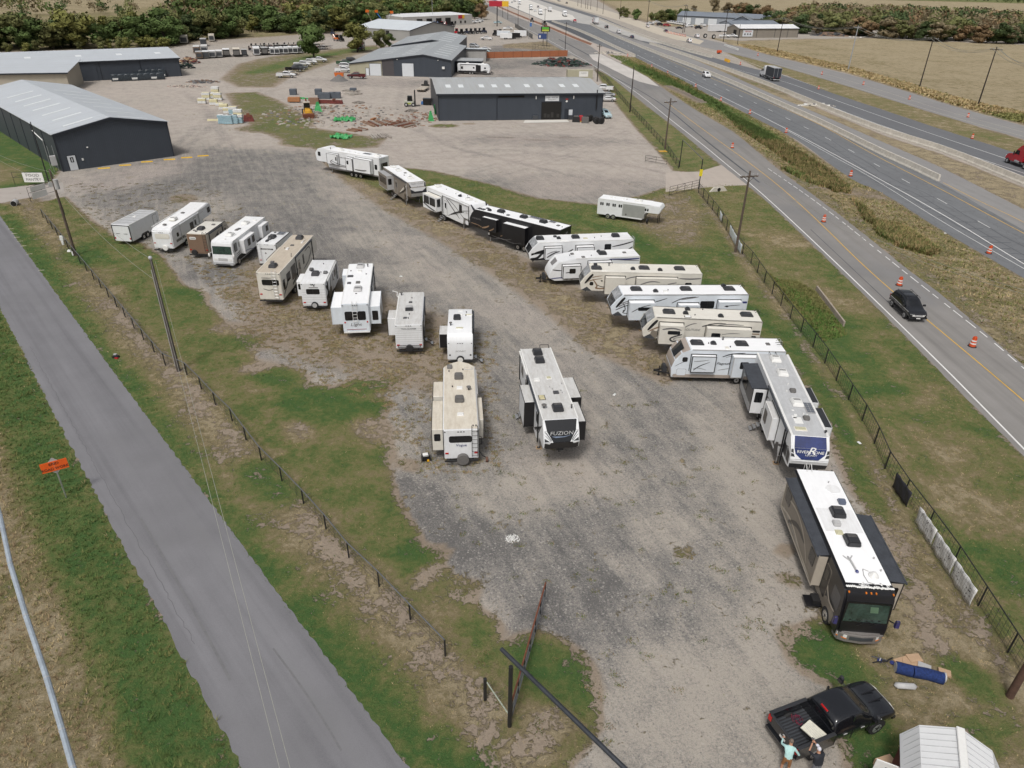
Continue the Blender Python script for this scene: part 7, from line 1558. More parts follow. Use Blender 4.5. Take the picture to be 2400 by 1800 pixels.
b = Hall('metal_building','large charcoal metal building with pale ribbed roof at the left edge','building',(-75.9,119.6),(-62.7,132.4),57)
b.build([(0,6),(.5,7.7),(1,6)],W_dark,Rf)
for i in range(7):
 b.sky(.14,.40,2.5+i*6.3,3.2+i*6.3); b.sky(.60,.86,1.5+i*6.3,2.1+i*6.3)
b.posts([.05,b.w-.05],6); b.posts([7,14,21,28,35],6,side=1)
o = b.open(1.2,2.4,.05,2.4,Dw); mb = MB(); mb.box(1.55,2.05,-.1,-.06,1.35,2.15,M_black); pl = b.put(mb,'sign_panel',o); mb = MB(); mb.ball((1.8,-.12,1.9),(.09,.02,.09),Dw,8,5); mb.box(1.72,1.88,-.13,-.1,1.45,1.8,Dw); b.put(mb,'symbol',o)
mb = MB(); mb.ball((4.6,-.1,3.4),(.16,.1,.12),M_acw,8,4); b.put(mb,'wall_lamp'); mb = MB(); mb.box(3.3,3.55,-.12,0,1.4,1.75,M_acw); b.put(mb,'meter_box')
b = Hall('metal_building','long charcoal metal building behind the left one with small roof skylights','building',(-175,191.9),(-105.3,239.3),32)
b.build([(0,5.2),(.5,6.9),(1,5.2)],W_dark,Rf,'x',over=.4)
for x in (20,31,44,57,68,79): b.sky(.2,.27,x,x+1.6)
b.posts([50,62,73,b.w-.1],5.2); mb = MB(); mb.box(52,61,-.12,.02,.1,4.8,W_dark); b.put(mb,'sliding_door')
b = Hall('metal_building','low beige walled building with pale roof joined before the long charcoal one','building',(-152,195.5),(-121.2,204.6),16); b.build([(0,4.7),(1,6.1)],metal_mat('siding_beige',(.42,.38,.31)),Rf,'x',over=.6)
b = Hall('workshop','charcoal workshop with an open dark bay, white sign and ribbed grey roof','building',(-18.2,172.4),(20.2,179.1),28)
b.build([(0,5.8),(.5,7.2),(1,5.8)],W_dark,Rf2,'x',over=.4)
for x in (2.3,5.3,10.2,13.3,16.5,21.2,24.4,29.8,33.2): b.sky(.19,.29,x,x+1.2); b.sky(.62,.72,x-.3,x+.9)
b.posts([.05,13.6,b.w-.05],5.8); b.open(24.2,28.9,.02,3.9,Dark,'bay_opening',.06,None)
mb = MB(); mb.box(24.1,24.2,-.1,0,0,4.0,Tr); mb.box(28.9,29.0,-.1,0,0,4.0,Tr); mb.box(24.1,29,-.1,0,3.9,4.05,Tr); b.put(mb,'door_frame')
mb = MB()
for x,z in ((24.8,.9),(25.6,.7),(26.5,1.2),(27.9,.8)): mb.box(x,x+.6,-.09,-.085,.5,z+.5,mat('workshop_gear',(.03,.028,.026),.8))
b.put(mb,'gear_inside'); o = b.open(25.0,28.3,4.15,5.3,mat('sign_white',(.62,.64,.66),.5),'sign',.08,None)
text('Eubanks     AUTO CARE',.36,M_char,'lettering',b.t,frame((26.65,-.12,4.9),(1,0,0),(0,0,1)),.1,sx=.75); text('SALES & SERVICE',.26,M_graph,'lettering',b.t,frame((26.65,-.12,4.5),(1,0,0),(0,0,1)),0)
b.open(29.9,31.0,.05,2.3,Tr); o = b.open(30.8,31.7,1.0,2.2,Dw,'notice_board',.12,None); b.open(30.8,31.8,.05,.95,M_dkgrey,'cabinet',.5,None); mb = MB(); mb.prism([(29.9,4.0),(30.15,4.35),(30.5,4.1),(30.2,3.8)],'y',-.08,0,M_acw); mb.box(29.9,30.5,-.07,0,4.45,4.65,M_red); b.put(mb,'flag_sign')
for x in (22.8,31.8): mb = MB(); mb.box(x-.08,x+.08,-.25,0,4.6,5.3,M_lens); b.put(mb,'wall_lamp')
b.open(22.1,23.3,.1,1.0,M_dkgrey,'meter_cabinet',.4,None); mb = MB(); mb.box(37.3,37.5,-.3,-.12,2.2,6.6,M_black); b.put(mb,'flue'); mb = MB(); mb.box(13.9,20,-.1,0,5.0,5.4,Dark); b.put(mb,'vent_slot')
tag(sheet('concrete_apron',[(0.2+x,173.2+y) for x,y in ((1.6,2.2),(11.6,4.0),(12.0,1.2),(1.2,-1.2))],.03,m_conc),kind='structure')
b = Hall('workshop','long workshop with grey roof, cream left part and two white roller doors','building',(-54.8,249.8),(-21.7,248.8),50)
b.build([(0,3.5),(.73,6.6),(1,5.1)],W_dark,Rf6);
for k in range(6): b.sky(.48,.62,8+k*6.5,8.8+k*6.5); b.sky(.80,.95,8+k*6.5,8.7+k*6.5)
for k in range(4): b.sky(.2,.32,20+k*7,20.8+k*7)
mb = MB(); mb.prism([(0,0),(10.6,0),(10.6,4.75),(0,3.35)],'y',-.05,.02,W_cream); b.put(mb,'cream_front'); mb = MB(); mb.prism([(10.6,0),(14.5,0),(14.5,5.25),(10.6,4.75)],'y',-.05,.02,W_brown); b.put(mb,'brown_front')
b.open(6.6,10.3,.05,3.6,Dw,'roller_door',.1); b.open(17.2,20.9,.05,3.9,Dw,'roller_door',.1); b.open(5.3,6.3,.05,2.2,Dw,'door',.1); mb = MB(); mb.box(30.2,31,-.4,0,2.5,3.2,M_acw); b.put(mb,'wall_cooler')
mb = MB()
for x in (15.6,28.8): mb.box(x,x+.25,-.2,0,4.9,5.1,M_acw)
b.put(mb,'wall_lamp')
b2 = Hall('workshop','rear section of the long workshop with a grey gable roof and bright skylights','building',(-49,300.5),(-23.5,300.0),42); b2.build([(0,4.6),(.62,6.9),(1,5.4)],W_dark,Rf6)
for k in range(5): b2.sky(.3,.5,4+k*8,5+k*8); b2.sky(.7,.9,4+k*8,5+k*8)
b = Hall('canopy','open grey canopy on posts beside the long workshop','canopy',(-21,262),(-12.5,262),12); b.build([(0,3.6),(1,3.3)],Dark,Rf2,'x');
b = Hall('canopy','farther pale canopy on posts beside the long workshop','canopy',(-21.8,297),(-12.5,297),10); b.build([(0,4.2),(1,3.7)],W_grey,Rf3,'x')
b = Hall('metal_building','grey hall with a pale gable roof left of the rental yard','building',(-52.1,374.8),(-33.6,409.6),33); b.build([(0,4.8),(.5,7.6),(1,4.8)],W_grey,Rf3)
mb = MB(); mb.box(-.06,.02,12,14,.1,4.2,Dark); b.put(mb,'side_door')
b = Hall('rental_building','pale rental building with four dark bays and a red and yellow sign','building',(-67.9,462.8),(-30.2,508.4),20); b.build([(0,5.6),(1,6.2)],metal_mat('siding_pale',(.46,.45,.43)),Rf5,'x',over=.05,trim=False)
for x in (11,19,27,35): b.open(x,x+4.6,.1,4.4,Dark,'bay_opening',.1,None)
for x in (43,48,52): b.open(x,x+1.4,1,2.4,Dark,'window',.06,None)
b.open(46.5,50,3.6,5.6,mat('sign_red',(.42,.02,.04),.5),'sign',.15,None); b.open(50,52,3.6,5.6,mat('sign_yellow',(.75,.45,.03),.5),'sign',.15,None)
mb = MB(); mb.tube((30,6,6),(30,6,19),.12,M_alu,6); b.put(mb,'mast')
b = Hall('metal_building','blue grey garage building with white doors across the highway','building',(110,556),(176,520),20); b.build([(0,5.2),(.5,7.6),(1,5.2)],W_blue,Rf4,'x')
for x in (4,13,22,46,57): b.open(x,x+6,.1,4.2,Dw,'roller_door',.1)
b = Hall('office','small gabled office with a slate roof beside a white box trailer','building',(128,500),(149,493),16); b.build([(0,3.4),(.5,8.2),(1,3.4)],W_blue,Rf4,over=1.0)
b = Hall('metal_building','low blue grey building with slate roof behind the tyre shop','building',(129,482),(161,493),14); b.build([(0,4.4),(.5,6.0),(1,4.4)],W_blue,Rf4,'x')
for x in (9,17,26): b.posts([x],4.4)
b = Hall('tyre_shop','long tan tyre shop with white roof and a white sign on its wall','building',(122.4,439.4),(159.2,451.3),13); b.build([(0,4.6),(.5,6.3),(1,4.6)],W_tan,Rf5,'x')
b.posts([.1,11.2,23,31.5,b.w-.1],4.6); b.open(2.2,8.6,.7,3.9,Dw,'sign',.12,None); text('TIRE SHOP',1.0,M_red,'lettering',b.t,frame((5.4,-.2,3.2),(1,0,0),(0,0,1)),0,sx=.9)
for x in (3.6,5.4,7.0): mb = MB(); mb.tube((x,-.2,1.9),(x,-.14,1.9),.42,M_char,12); b.put(mb,'tyre_picture')
mb = MB(); mb.box(-.06,.02,3,6,.1,3.8,Dark); b.put(mb,'end_opening')
def boxtrailer(label,u,v,L,h,m,rz,roofm=None):
 p = G(u,v); t = thing('box_trailer',label,'trailer',p,rz); mb = MB(); mb.box(-L/2,L/2,-1.2,1.2,.6,h,m); mb.m[-5] = mb.mi(roofm or M_rwhite); mb.obj('box',t,bevel=.04)
 for x in (-.6,.4):
  for g in (1,-1): mb = MB(); mb.tube((x,g*1.0,.4),(x,g*1.24,.4),.4,M_rub,12); mb.obj('wheel',t)
 mb = MB(); mb.box(L/2,L/2+1.2,-.06,.06,.5,.62,M_steel); mb.obj('drawbar',t); return t
boxtrailer('white semi trailer parked before the gabled office across the highway',1685,75,15,4.2,WB,.35); boxtrailer('long white trailer behind the tyre shop roof',1793,60,12,5.0,WB,.3)
boxtrailer('white box trailer nearest in the rental yard row',1186,92,6,2.8,M_white,.05); boxtrailer('black box trailer between two white ones in the rental yard',1205,91,6,2.9,M_black,.05); boxtrailer('white box trailer at the right end of the rental yard row',1219,87,6.5,3.1,M_white,.05); boxtrailer('white box trailer behind the others in the rental yard',1180,86,7,2.8,M_bluewhite,.05)
t = thing('shipping_container','cream shipping container with a white sign behind the front workshop','container',G(1366,184),math.radians(8)); mb = MB(); mb.box(-5.4,3,-1.2,1.2,0,2.7,W_cream); mb.obj('box',t,bevel=.04); mb = MB(); mb.box(-1.6,1.4,-1.26,-1.2,.7,2.3,M_acw); s_ = mb.obj('sign',t); text('STEEL BUILDINGS',.34,M_char,'lettering',s_,frame((-.1,-1.28,1.8),(1,0,0),(0,0,1)),0,sx=.75)
# white shed at the bottom right
t = thing('garden_shed','white metal roofed barn style shed at the bottom right corner','shed',(18.75,18.15,0),math.radians(-24)); W_red = metal_mat('shed_wall_red',(.10,.02,.025),.6)
RW = mat('shed_roof_white',(.70,.71,.72),.45,var=.03); RS = mat('shed_seam_shade',(.50,.51,.52),.5); X = [-1.85,-1.35,0,1.35,1.95]; Zz = [2.15,3.1,3.75,3.1,2.15]  # real ribs, coloured grey to paint in the shading lines along the roof seams
mb = MB(); mb.prism([(-1.7,0),(-1.7,2.1),(-1.25,3.0),(0,3.6),(1.25,3.0),(1.8,2.1),(1.8,0)],'y',-6,.0,W_red); mb.obj('wall',t)
for i in range(4):
 n = 20; mb = MB(); mb.prism([(X[i],Zz[i]),(X[i+1],Zz[i+1]),(X[i+1],Zz[i+1]+.04),(X[i],Zz[i]+.04)],'y',-6.2,.15,RW); rf = mb.obj('roof',t)
 for k in range(n):
  mb = MB(); y = .05-k*.3; d = .018; mb.prism([(X[i]+.02,Zz[i]+.05),(X[i+1]-.02,Zz[i+1]+.05),(X[i+1]-.02,Zz[i+1]+.05+d),(X[i]+.02,Zz[i]+.05+d)],'y',y-.014,y+.014,RS); mb.obj('roof_rib',rf)
mb = MB(); mb.box(-.16,.16,-6.2,.17,3.76,3.84,M_acw); mb.obj('ridge_cap',t,bevel=.03)
mb = MB(); mb.box(-2.7,-1.8,-1.4,-1.34,.6,2.0,M_acw); dr = mb.obj('open_door',t)
for i in range(2):
 for j in range(3): mb = MB(); mb.box(-2.3+i*.16,-2.2+i*.16,-1.42,-1.4,1.2+j*.2,1.34+j*.2,M_graph); mb.obj('pane',dr)
# ================================================================== poles, wires
PW = mat('pole_wood',(.10,.075,.058),.9,var=.3,scale=3); PWb = mat('pole_wood_dark',(.035,.026,.022),.9,var=.3,scale=3); PS = mat('pole_steel',(.42,.43,.44),.5,.3); WIRE = mat('wire_pale',(.30,.30,.26),.5); INS = mat('insulator',(.45,.45,.48),.4)
POLES = {}
def pole(k,label,u,v,h=10.2,r=.17,m=PW,arm=None,armrot=0,name='utility_pole',group=None,cat='pole',xtra=None,lean=(0,0)):
 p = G(u,v); t = thing(name,label,cat,p,armrot,group); mb = MB(); mb.tube((0,0,0),(lean[0],lean[1],h),r,m,10,r*.62); mb.obj('pole_shaft',t,smooth=True)
 if arm:
  mb = MB(); mb.box(-arm/2,arm/2,-.09,.09,h-.75,h-.6,m); a = mb.obj('crossarm',t)
  for x in (-arm*.46,-arm*.2,arm*.2,arm*.46): mb = MB(); mb.tube((x,0,h-.6),(x,0,h-.35),.05,INS,6); mb.obj('insulator',a)
  mb = MB(); mb.path([(-arm*.3,-.1,h-.7),(0,-.1,h-1.3),(arm*.3,-.1,h-.7)],.02,M_steel,4); mb.obj('brace',t)
 POLES[k] = Vector((p.x+lean[0],p.y+lean[1],h)); return t
t = pole('L1','wooden pole with a grey transformer at the left entrance',177.6,599,arm=None)
mb = MB(); mb.tube((.36,-.1,8.0),(.36,-.1,9.1),.26,M_acs,12); mb.obj('transformer',t,smooth=True); mb = MB(); mb.path([(.1,0,7.6),(.2,.0,5)],.03,M_steel,4); mb.obj('conduit',t); mb = MB(); mb.box(-.35,-.1,-.1,.1,.05,.5,M_acw); mb.obj('marker_bag',t)
t = pole('L2','wooden pole standing on the left fence line',419,869.6,m=mat('pole_wood_grey',(.085,.072,.066),.9,var=.3,scale=3)); mb = MB(); mb.ball((0,0,10.3),(.16,.16,.16),INS,8,5); mb.obj('insulator',t); mb = MB(); mb.path([(-.17,-.05,.5),(-.14,-.05,9.3)],.03,M_acs,5); mb.obj('conduit',t)
pole('R1','wooden pole by the white banners on the right fence',1723.5,591,arm=2.4,armrot=.3); pole('R0','wooden pole on the near corner of the lot fence, cut by the right edge',2366,1632,h=10.2,r=.19,m=mat('pole_wood_brown',(.09,.05,.035),.9,var=.3,scale=3))
pole('T1','wooden pole with a crossarm between the shop fence and the road',1558,350,9.6,arm=3,armrot=.5); pole('T2','thin wooden pole right of the front workshop',1476,263,10.6,m=PWb); pole('T3','thin wooden pole at the right rear corner of the front workshop',1399.5,191,11,m=PWb,arm=2,armrot=.5)
for i,(u,v,h) in enumerate([(1324,125,12),(1276,75,12),(1214,65,12),(1190,46,11),(1178,40,11),(1243,105,2)]):
 if h > 5: pole('T%d'%(4+i),['tall pole behind the shop tyre fence','pole by the roadside green sign','roadside pole before the rental building','pole near the red and yellow pylon','farthest roadside pole by the pylon'][min(i,4)],u,v,h,.15,PWb,arm=2.5,armrot=.6)
pole('M1','pale steel lighting mast in the rental yard',1239,91,14,.14,PS); pole('F4','grey steel pole in the dry field',1987.5,164,15,.24,PS,2.4,-.6); pole('F2','dark leaning wooden pole in the dry field, second from the right edge',2154.8,204.8,14.8,.2,PWb,3,-.6); pole('F1','dark wooden pole nearest the right edge in the dry field',2292.3,245.5,14.8,.2,PWb,3,-.6)
pole('F5','dark wooden pole in front of the tan tyre shop',1821.5,122,14.3,.2,PWb,2.4,-.6); pole('F6','dark wooden pole left of the tyre shop',1695,98,15,.2,PWb,2.4,-.6); pole('F7','dark pole before the blue grey garage, leftmost of a pair',1600,77,15,.2,PWb,2.4,-.6); pole('F7b','second dark pole before the blue grey garage',1604,76,14,.18,PWb); pole('F8','dark pole beside the far hedge',1516,60,15,.2,PWb,2.4,-.6); pole('F0',"dark pole cut by the picture's right edge in the field",2425,300,14.8,.2,PWb,3,-.6); pole('F9','short dark pole at the left end of the tyre shop wall',1728,104,9,.16,PWb)
for i,(u,v) in enumerate([(1452,45),(1413,33),(1399,26),(1384,22),(1377,21),(1372,20),(1362,18),(1354,14)]): pole('G%d'%i,'far roadside pole beyond the highway, number of a receding line',u,v,13,.18,PWb,group='receding line of far poles')
def wire(label,a,b,sag,r=.014,dz=0,off=(0,0),m=WIRE,group='overhead wires',name='overhead_wire'):
 a = Vector(a)+Vector((off[0],off[1],dz)); b = Vector(b)+Vector((off[0],off[1],dz)); n = 14; P = [a.lerp(b,i/n)-Vector((0,0,sag*4*(i/n)*(1-i/n))) for i in range(n+1)]
 mb = MB(); mb.path([tuple(p) for p in P],r,m,4); o = mb.obj(name,None,tuple(a)); tag(o,label,'wire',group)
L1,L2 = POLES['L1'],POLES['L2']; L3 = L2+(G(655,1800,9.3)-L2)*1.5; L3.z = 10.0
for k,(dz,ox) in enumerate(((0,0),(-2.0,.15))): wire('pale wire running between the two wooden poles on the left, %s one'%('upper','lower')[k],L1,L2,.9,.014,dz,(ox,0)); wire('pale wire from the second left pole down over the lane, %s one'%('left','right')[k],L2,L3,1.0,.012,-.2*k,(ox*2.2,0))
wire('pale wire crossing the grass at the far left',L1+Vector((-40,36,0)),L1,1.4,.014,-.3); wire('second pale wire crossing the grass at the far left',L1+Vector((-40,38,0)),L1,1.4,.014,-1.6)
R1 = POLES['R1']; R2 = Vector((42.5,49,10));
for k in (0,1): wire('pale wire above the right verge, %s of two'%('nearer','farther')[k],R1+Vector((-.8+1.2*k,0,0)),R2+Vector((-.8+1.2*k,0,0)),1.4,.014,-.5)
for a,b_ in (('T1','R1'),('T2','T1'),('T3','T2'),('T4','T3')): wire('thin wire strung from pole to pole beside the frontage road',POLES[a],POLES[b_],1.0,.012,-.5)
for a,b_ in (('F8','F7'),('F7','F6'),('F6','F5'),('F5','F4'),('F4','F2'),('F2','F1'),('F1','F0')):
 for k in (-1,0,1): wire('pale wire of the line along the far field',POLES[a],POLES[b_],2.2,.045,-.45+(.4 if k==0 else 0),(k*.9,0),WIRE,'wires along the far field')
cp = [G(u,v,24) for u,v in [(-60,1010),(0,1208),(24,1322),(61,1444),(110,1590),(146,1712),(171,1800),(215,1960)]]; mb = MB(); mb.path([tuple(p) for p in cp],.029,mat('cable_grey',(.32,.37,.42),.4,var=.2,scale=4),8); o = mb.obj('overhead_cable',None,tuple(cp[0]),smooth=True); tag(o,'thick pale grey cable passing close overhead at the bottom left','cable')
for i in range(1,7):
 d_ = (cp[i+1]-cp[i]).normalized(); q_ = cp[i]; mb = MB(); mb.tube(q_-d_*.006,q_+d_*.006,.033,M_acs,8); c_ = mb.obj('cable_band',o,tuple(cp[0]))
# ================================================================== fences
RUST = mat('pipe_rusty',(.16,.055,.03),.85,var=.35,scale=4); PIPE = mat('pipe_grey',(.11,.115,.12),.55,var=.2,scale=3); MESHM = mat('wire_mesh',(.03,.03,.032),.6)
def fence(name,label,P,h,spacing,railm,postm,mesh=True,r=.035,pr=.045,step=.3,vs=(.15,.45,.75,1.05)):
 Q = [np.array(p) for p in P]; o0 = (float(Q[0][0]),float(Q[0][1]),0.0); t = thing(name,label,'fence',o0)
 L = [0.0]
 for a,b in zip(Q[:-1],Q[1:]): L.append(L[-1]+float(np.linalg.norm(b-a)))
 at = lambda s: Vector((np.interp(s,L,[q[0] for q in Q]),np.interp(s,L,[q[1] for q in Q]),0))
 n = int(L[-1]/spacing); pts = [at(i*L[-1]/n) for i in range(n+1)]
 for p in pts: mb = MB(); mb.tube((p.x,p.y,0),(p.x,p.y,h),pr,postm,6); mb.obj('post',t,o0)
 for a,b in zip(pts[:-1],pts[1:]): mb = MB(); mb.tube((a.x,a.y,h),(b.x,b.y,h),r,railm,6); mb.obj('rail',t,o0)
 if mesh:
  mb = MB(); s_ = 0.0
  while s_ < L[-1]: p = at(s_); mb.tube((p.x,p.y,.05),(p.x,p.y,h-.03),.009,MESHM,3,cap=False); s_ += step
  for a,b in zip(pts[:-1],pts[1:]):
   for z in vs: mb.tube((a.x,a.y,z*h/1.2),(b.x,b.y,z*h/1.2),.009,MESHM,3,cap=False)
  o = mb.obj('wire_mesh',t,o0); o['kind'] = 'stuff'
 return t
fl = [np.array(G(u,v,1.2)[:2]) for u,v in [(95,490),(165,575),(242,665),(334,775),(384,832)]]+[np.array(G(u,v,1.2)[:2]) for u,v in [(417,838),(448,864),(505,926),(540,958),(600,1040),(668,1107),(738,1180),(820,1280),(900,1352),(968,1425),(1042,1500)]]
fence('pipe_fence','low fence of grey pipe rail on dark posts along the lane',fl,1.2,3.05,PIPE,M_steel,True,.04,.05,.9,(.3,.6,.9))
p = G(1137,1640); t = thing('gate_post','short thick black post where the pipe fence ends','post',p); mb = MB(); mb.tube((0,0,0),(0,0,1.55),.085,M_steel,12); mb.obj('post',t,smooth=True); q = G(1194,1702)-p
mb = MB(); mb.tube((.08,0,1.3),(q.x-.08,q.y,.95),.035,mat('pipe_flaking',(.30,.33,.27),.7,var=.5,scale=12),8); mb.obj('rail',t)
fr1 = [np.array(G(u,v)[:2]) for u,v in FENCE_R]; fence('yard_fence','dark mesh fence right of the front workshop yard',fr1,1.3,3.2,M_steel,M_steel,True,.035,.045,.45)
fr2 = [np.array(G(u,v,1.5)[:2]) for u,v in [(1640,430),(1690,490),(1735,560),(1765,590),(1800,640),(1870,730),(1930,800),(1985,880),(2050,975),(2089,1062),(2148,1146),(2225,1240),(2300,1353),(2352,1430),(2400,1505),(2470,1610)]]
fence('lot_fence','long black mesh fence between the lot and the frontage road',fr2,1.5,3.1,M_steel,M_steel,True,.035,.05,.4,(.12,.3,.5,.7,.95))
ff = [np.array(G(u,v)[:2]) for u,v in [(1207,64),(1248,92)]]; t = fence('screen_fence','dark screened fence along the rental yard',ff,2.2,4,M_steel,M_steel,False)
for i in range(6): a = Vector((*ff[0],0)).lerp(Vector((*ff[1],0)),i/6); b_ = Vector((*ff[0],0)).lerp(Vector((*ff[1],0)),(i+1)/6); mb = MB(); mb.add([(a.x,a.y,.1),(b_.x,b_.y,.1),(b_.x,b_.y,2.15),(a.x,a.y,2.15)],[(0,1,2,3)],M_dkgrey); o = mb.obj('screen',t,(float(ff[0][0]),float(ff[0][1]),0.0)); sl_ = o.modifiers.new('t','SOLIDIFY'); sl_.thickness = .03
# banners tied to the long fence
def banner(label,a,b,z0,z1,m,grid=False,slump=.0):
 A_ = G(*a,1.5); B_ = G(*b,1.5); A_ = Vector((A_.x,A_.y,0)); B_ = Vector((B_.x,B_.y,0)); d = B_-A_; n = Vector((d.y,-d.x,0)).normalized()*-.07
 t = thing('banner',label,'banner',A_,math.atan2(d.y,d.x),'banners tied to the lot fence'); L = d.length; nx = 12; nz = 5; mb = MB(); vs = []
 for j in range(nz+1):
  for i in range(nx+1): vs.append((L*i/nx,.07+.03*math.sin(i*1.3+j),z0+(z1-z0)*j/nz+(slump*math.sin(i*1.1)*(1-j/nz))))
 mb.add(vs,[(j*(nx+1)+i,j*(nx+1)+i+1,(j+1)*(nx+1)+i+1,(j+1)*(nx+1)+i) for j in range(nz) for i in range(nx)],m); o = mb.obj('sheet',t,smooth=True); s_ = o.modifiers.new('t','SOLIDIFY'); s_.thickness = .02
 if grid:
  mb = MB();
  for i in range(int(L/.22)+1): mb.tube((i*.22,.03,z0),(i*.22,.03,z1),.006,M_acg,3)
  for j in range(6): mb.tube((0,.03,z0+(z1-z0)*j/5),(L,.03,z0+(z1-z0)*j/5),.006,M_acg,3)
  o = mb.obj('mesh_wire',t); o['kind'] = 'stuff'
  for i in range(12): mb = MB(); x = random.uniform(.1,L-.1); z = random.uniform(z0+.1,z1-.1); mb.box(x-.03,x+.03,.0,.02,z-.025,z+.025,M_char); mb.obj('letter_patch',t)
B_w = mat('banner_white',(.72,.72,.71),.6,var=.08,scale=3); B_k = mat('banner_black',(.022,.022,.03),.6,var=.3,scale=3)
banner('black banner on the lot fence beside the white motor home roof',(2101,1105),(2135,1153),.2,1.42,B_k);
banner('white gridded banner, upper of three on the lot fence',(2156,1185),(2194,1240),.15,1.42,B_w,True,.04); banner('white gridded banner, middle of three on the lot fence',(2196,1244),(2239,1308),.15,1.42,B_w,True,.04); banner('white gridded banner, lowest of three on the lot fence',(2241,1311),(2288,1381),.15,1.42,B_w,True,.04)
banner('white banner left of the wooden pole on the fence, upper part',(1711,525),(1722,546),.2,1.4,M_bluewhite); banner('white banner just behind the wooden pole on the fence',(1722,546),(1738,572),.2,1.4,M_bluewhite); banner('small white sheet on the fence beyond the pole',(1688,490),(1692,500),.3,1.3,M_bluewhite)
def gate(name,label,a,b,h=1.3,m=M_steel,n=3,end=1.0,z0=.25,group=None):
 A_ = G(*a); B_ = G(*b); d = B_-A_; t = thing(name,label,'gate',A_,math.atan2(d.y,d.x),group); L = d.length
 for z in [z0+(h-z0)*i/(n-1) for i in range(n)]: mb = MB(); mb.tube((0,0,z),(L,0,z),.03,m,6); mb.obj('rail',t)
 k = max(2,int(L/1.8))
 for i in range(k+1): mb = MB(); mb.tube((L*i/k,0,z0 if i else 0),(L*i/k,0,h),.03,m,6); mb.obj('upright',t)
 mb = MB(); mb.tube((0,0,z0),(L*.5,0,h),.025,m,6); mb.obj('brace',t); return t,L
t,L_ = gate('pipe_gate','black pipe gate swung open beside the yellow sign pole',(1568,460),(1637,443),1.5,n=4); t,L_ = gate('pipe_gate','pipe gate lying open by the shop fence corner',(1512,379),(1562,388),1.2)
t = thing('pipe_arch','tall black pipe arch at the shop yard corner','gate',G(1592,392),0); q = G(1637,443)-G(1592,392); mb = MB(); mb.tube((0,0,0),(0,0,4.8),.08,M_steel,8); mb.obj('post',t); mb = MB(); mb.tube((q.x,q.y,0),(q.x,q.y,4.8),.08,M_steel,8); mb.obj('post',t); mb = MB(); mb.tube((0,0,4.8),(q.x,q.y,4.8),.07,M_acg,8); mb.obj('beam',t); mb = MB(); mb.box(q.x-.25,q.x+.25,q.y-.12,q.y-.08,2.1,3.2,mat('sign_bright_yellow',(.75,.62,.03),.5)); mb.obj('sign',t)
t = thing('pipe_arch','tall black pipe arch with rusty swung gate in the foreground','gate',G(1194,1702),0); q = G(1490,1830,4.3)-G(1194,1702); a_ = G(1175,1521,4.3)-G(1194,1702)
mb = MB(); mb.tube((0,0,0),(0,0,4.2),.1,M_steel,14); mb.obj('post',t,smooth=True); mb = MB(); mb.tube((a_.x,a_.y,4.3),(q.x*1.3,q.y*1.3,4.3),.1,mat('pipe_slate',(.03,.034,.042),.45,var=.35,scale=2.5),14); mb.obj('beam',t,smooth=True); mb = MB(); mb.tube((q.x*1.25,q.y*1.25,0),(q.x*1.25,q.y*1.25,4.2),.1,M_steel,12); mb.obj('post',t)
a = G(1199,1690); b_ = G(1277,1400,.3); d = b_-a; t = thing('swing_gate','rusty pipe gate swung open behind the foreground arch','gate',(a.x,a.y,0),math.atan2(d.y,d.x)); L_ = math.hypot(d.x,d.y)
for z,m_,r_ in ((1.5,RUST,.045),(.35,PIPE,.035),(.9,PIPE,.03)): mb = MB(); mb.tube((0,0,z),(L_,0,min(z,1.5)-.05),r_,m_,8); mb.obj('rail',t)
for i in range(7): mb = MB(); mb.tube((L_*i/6,0,.35),(L_*i/6,0,1.5),.03,M_steel,6); mb.obj('upright',t)
for i in range(0,6,2): mb = MB(); mb.tube((L_*i/6,0,.35),(L_*(i+2)/6,0,1.45),.02,PIPE,5); mb.obj('brace',t)
# entrance at the left
t,L_ = gate('pipe_gate','dark rail with a Food Pantry banner at the left entrance',(36,434),(118,434),2.0,n=2,z0=1.2); mb = MB(); mb.box(1.6,4.6,-.12,-.06,.5,1.95,M_acw); o = mb.obj('banner',t); text('FOOD',.6,M_graph,'lettering',o,frame((3.1,-.14,1.55),(1,0,0),(0,0,1)),0,sx=1.2); text('PANTRY',.6,M_graph,'lettering',o,frame((3.1,-.14,.9),(1,0,0),(0,0,1)),0,sx=1.0)
t,L_ = gate('pipe_gate','dark pipe frame with two blank white boards at the left entrance',(73,474),(133,455),2.1,n=3,z0=.5); mb = MB(); mb.box(.4,3.0,-.1,-.06,1.35,2.05,M_acw); mb.obj('board',t); mb = MB(); mb.box(.4,3.0,-.1,-.06,.3,1.2,M_acw); mb.obj('board',t); mb = MB(); mb.tube((4.0,-.08,1.6),(4.0,-.03,1.6),.42,M_acw,14); mb.obj('round_sign',t)
pole('E1','tall dark steel post beside the left building corner',117,434,9.5,.1,M_steel,name='lamp_post');
t = thing('meter_rack','grey electric meter cabinet on a rack by the left building','meter cabinet',G(134,402),.6); mb = MB(); mb.box(-.5,.4,-.3,.3,1.0,2.6,M_acs); mb.obj('cabinet',t,bevel=.05); mb = MB();
for x in (-.4,.3,.7): mb.tube((x,0,0),(x,0,4.2),.04,M_alu,6)
mb.obj('conduit',t)
t = thing('corner_flood_arm','white tube arm reaching out beside the left building','lamp arm',G(120,395),2.4); mb = MB(); mb.tube((0,0,4.6),(4.2,0,5.6),.08,M_acw,8); mb.tube((0,0,0),(0,0,4.6),.06,M_alu,6); mb.obj('arm',t)
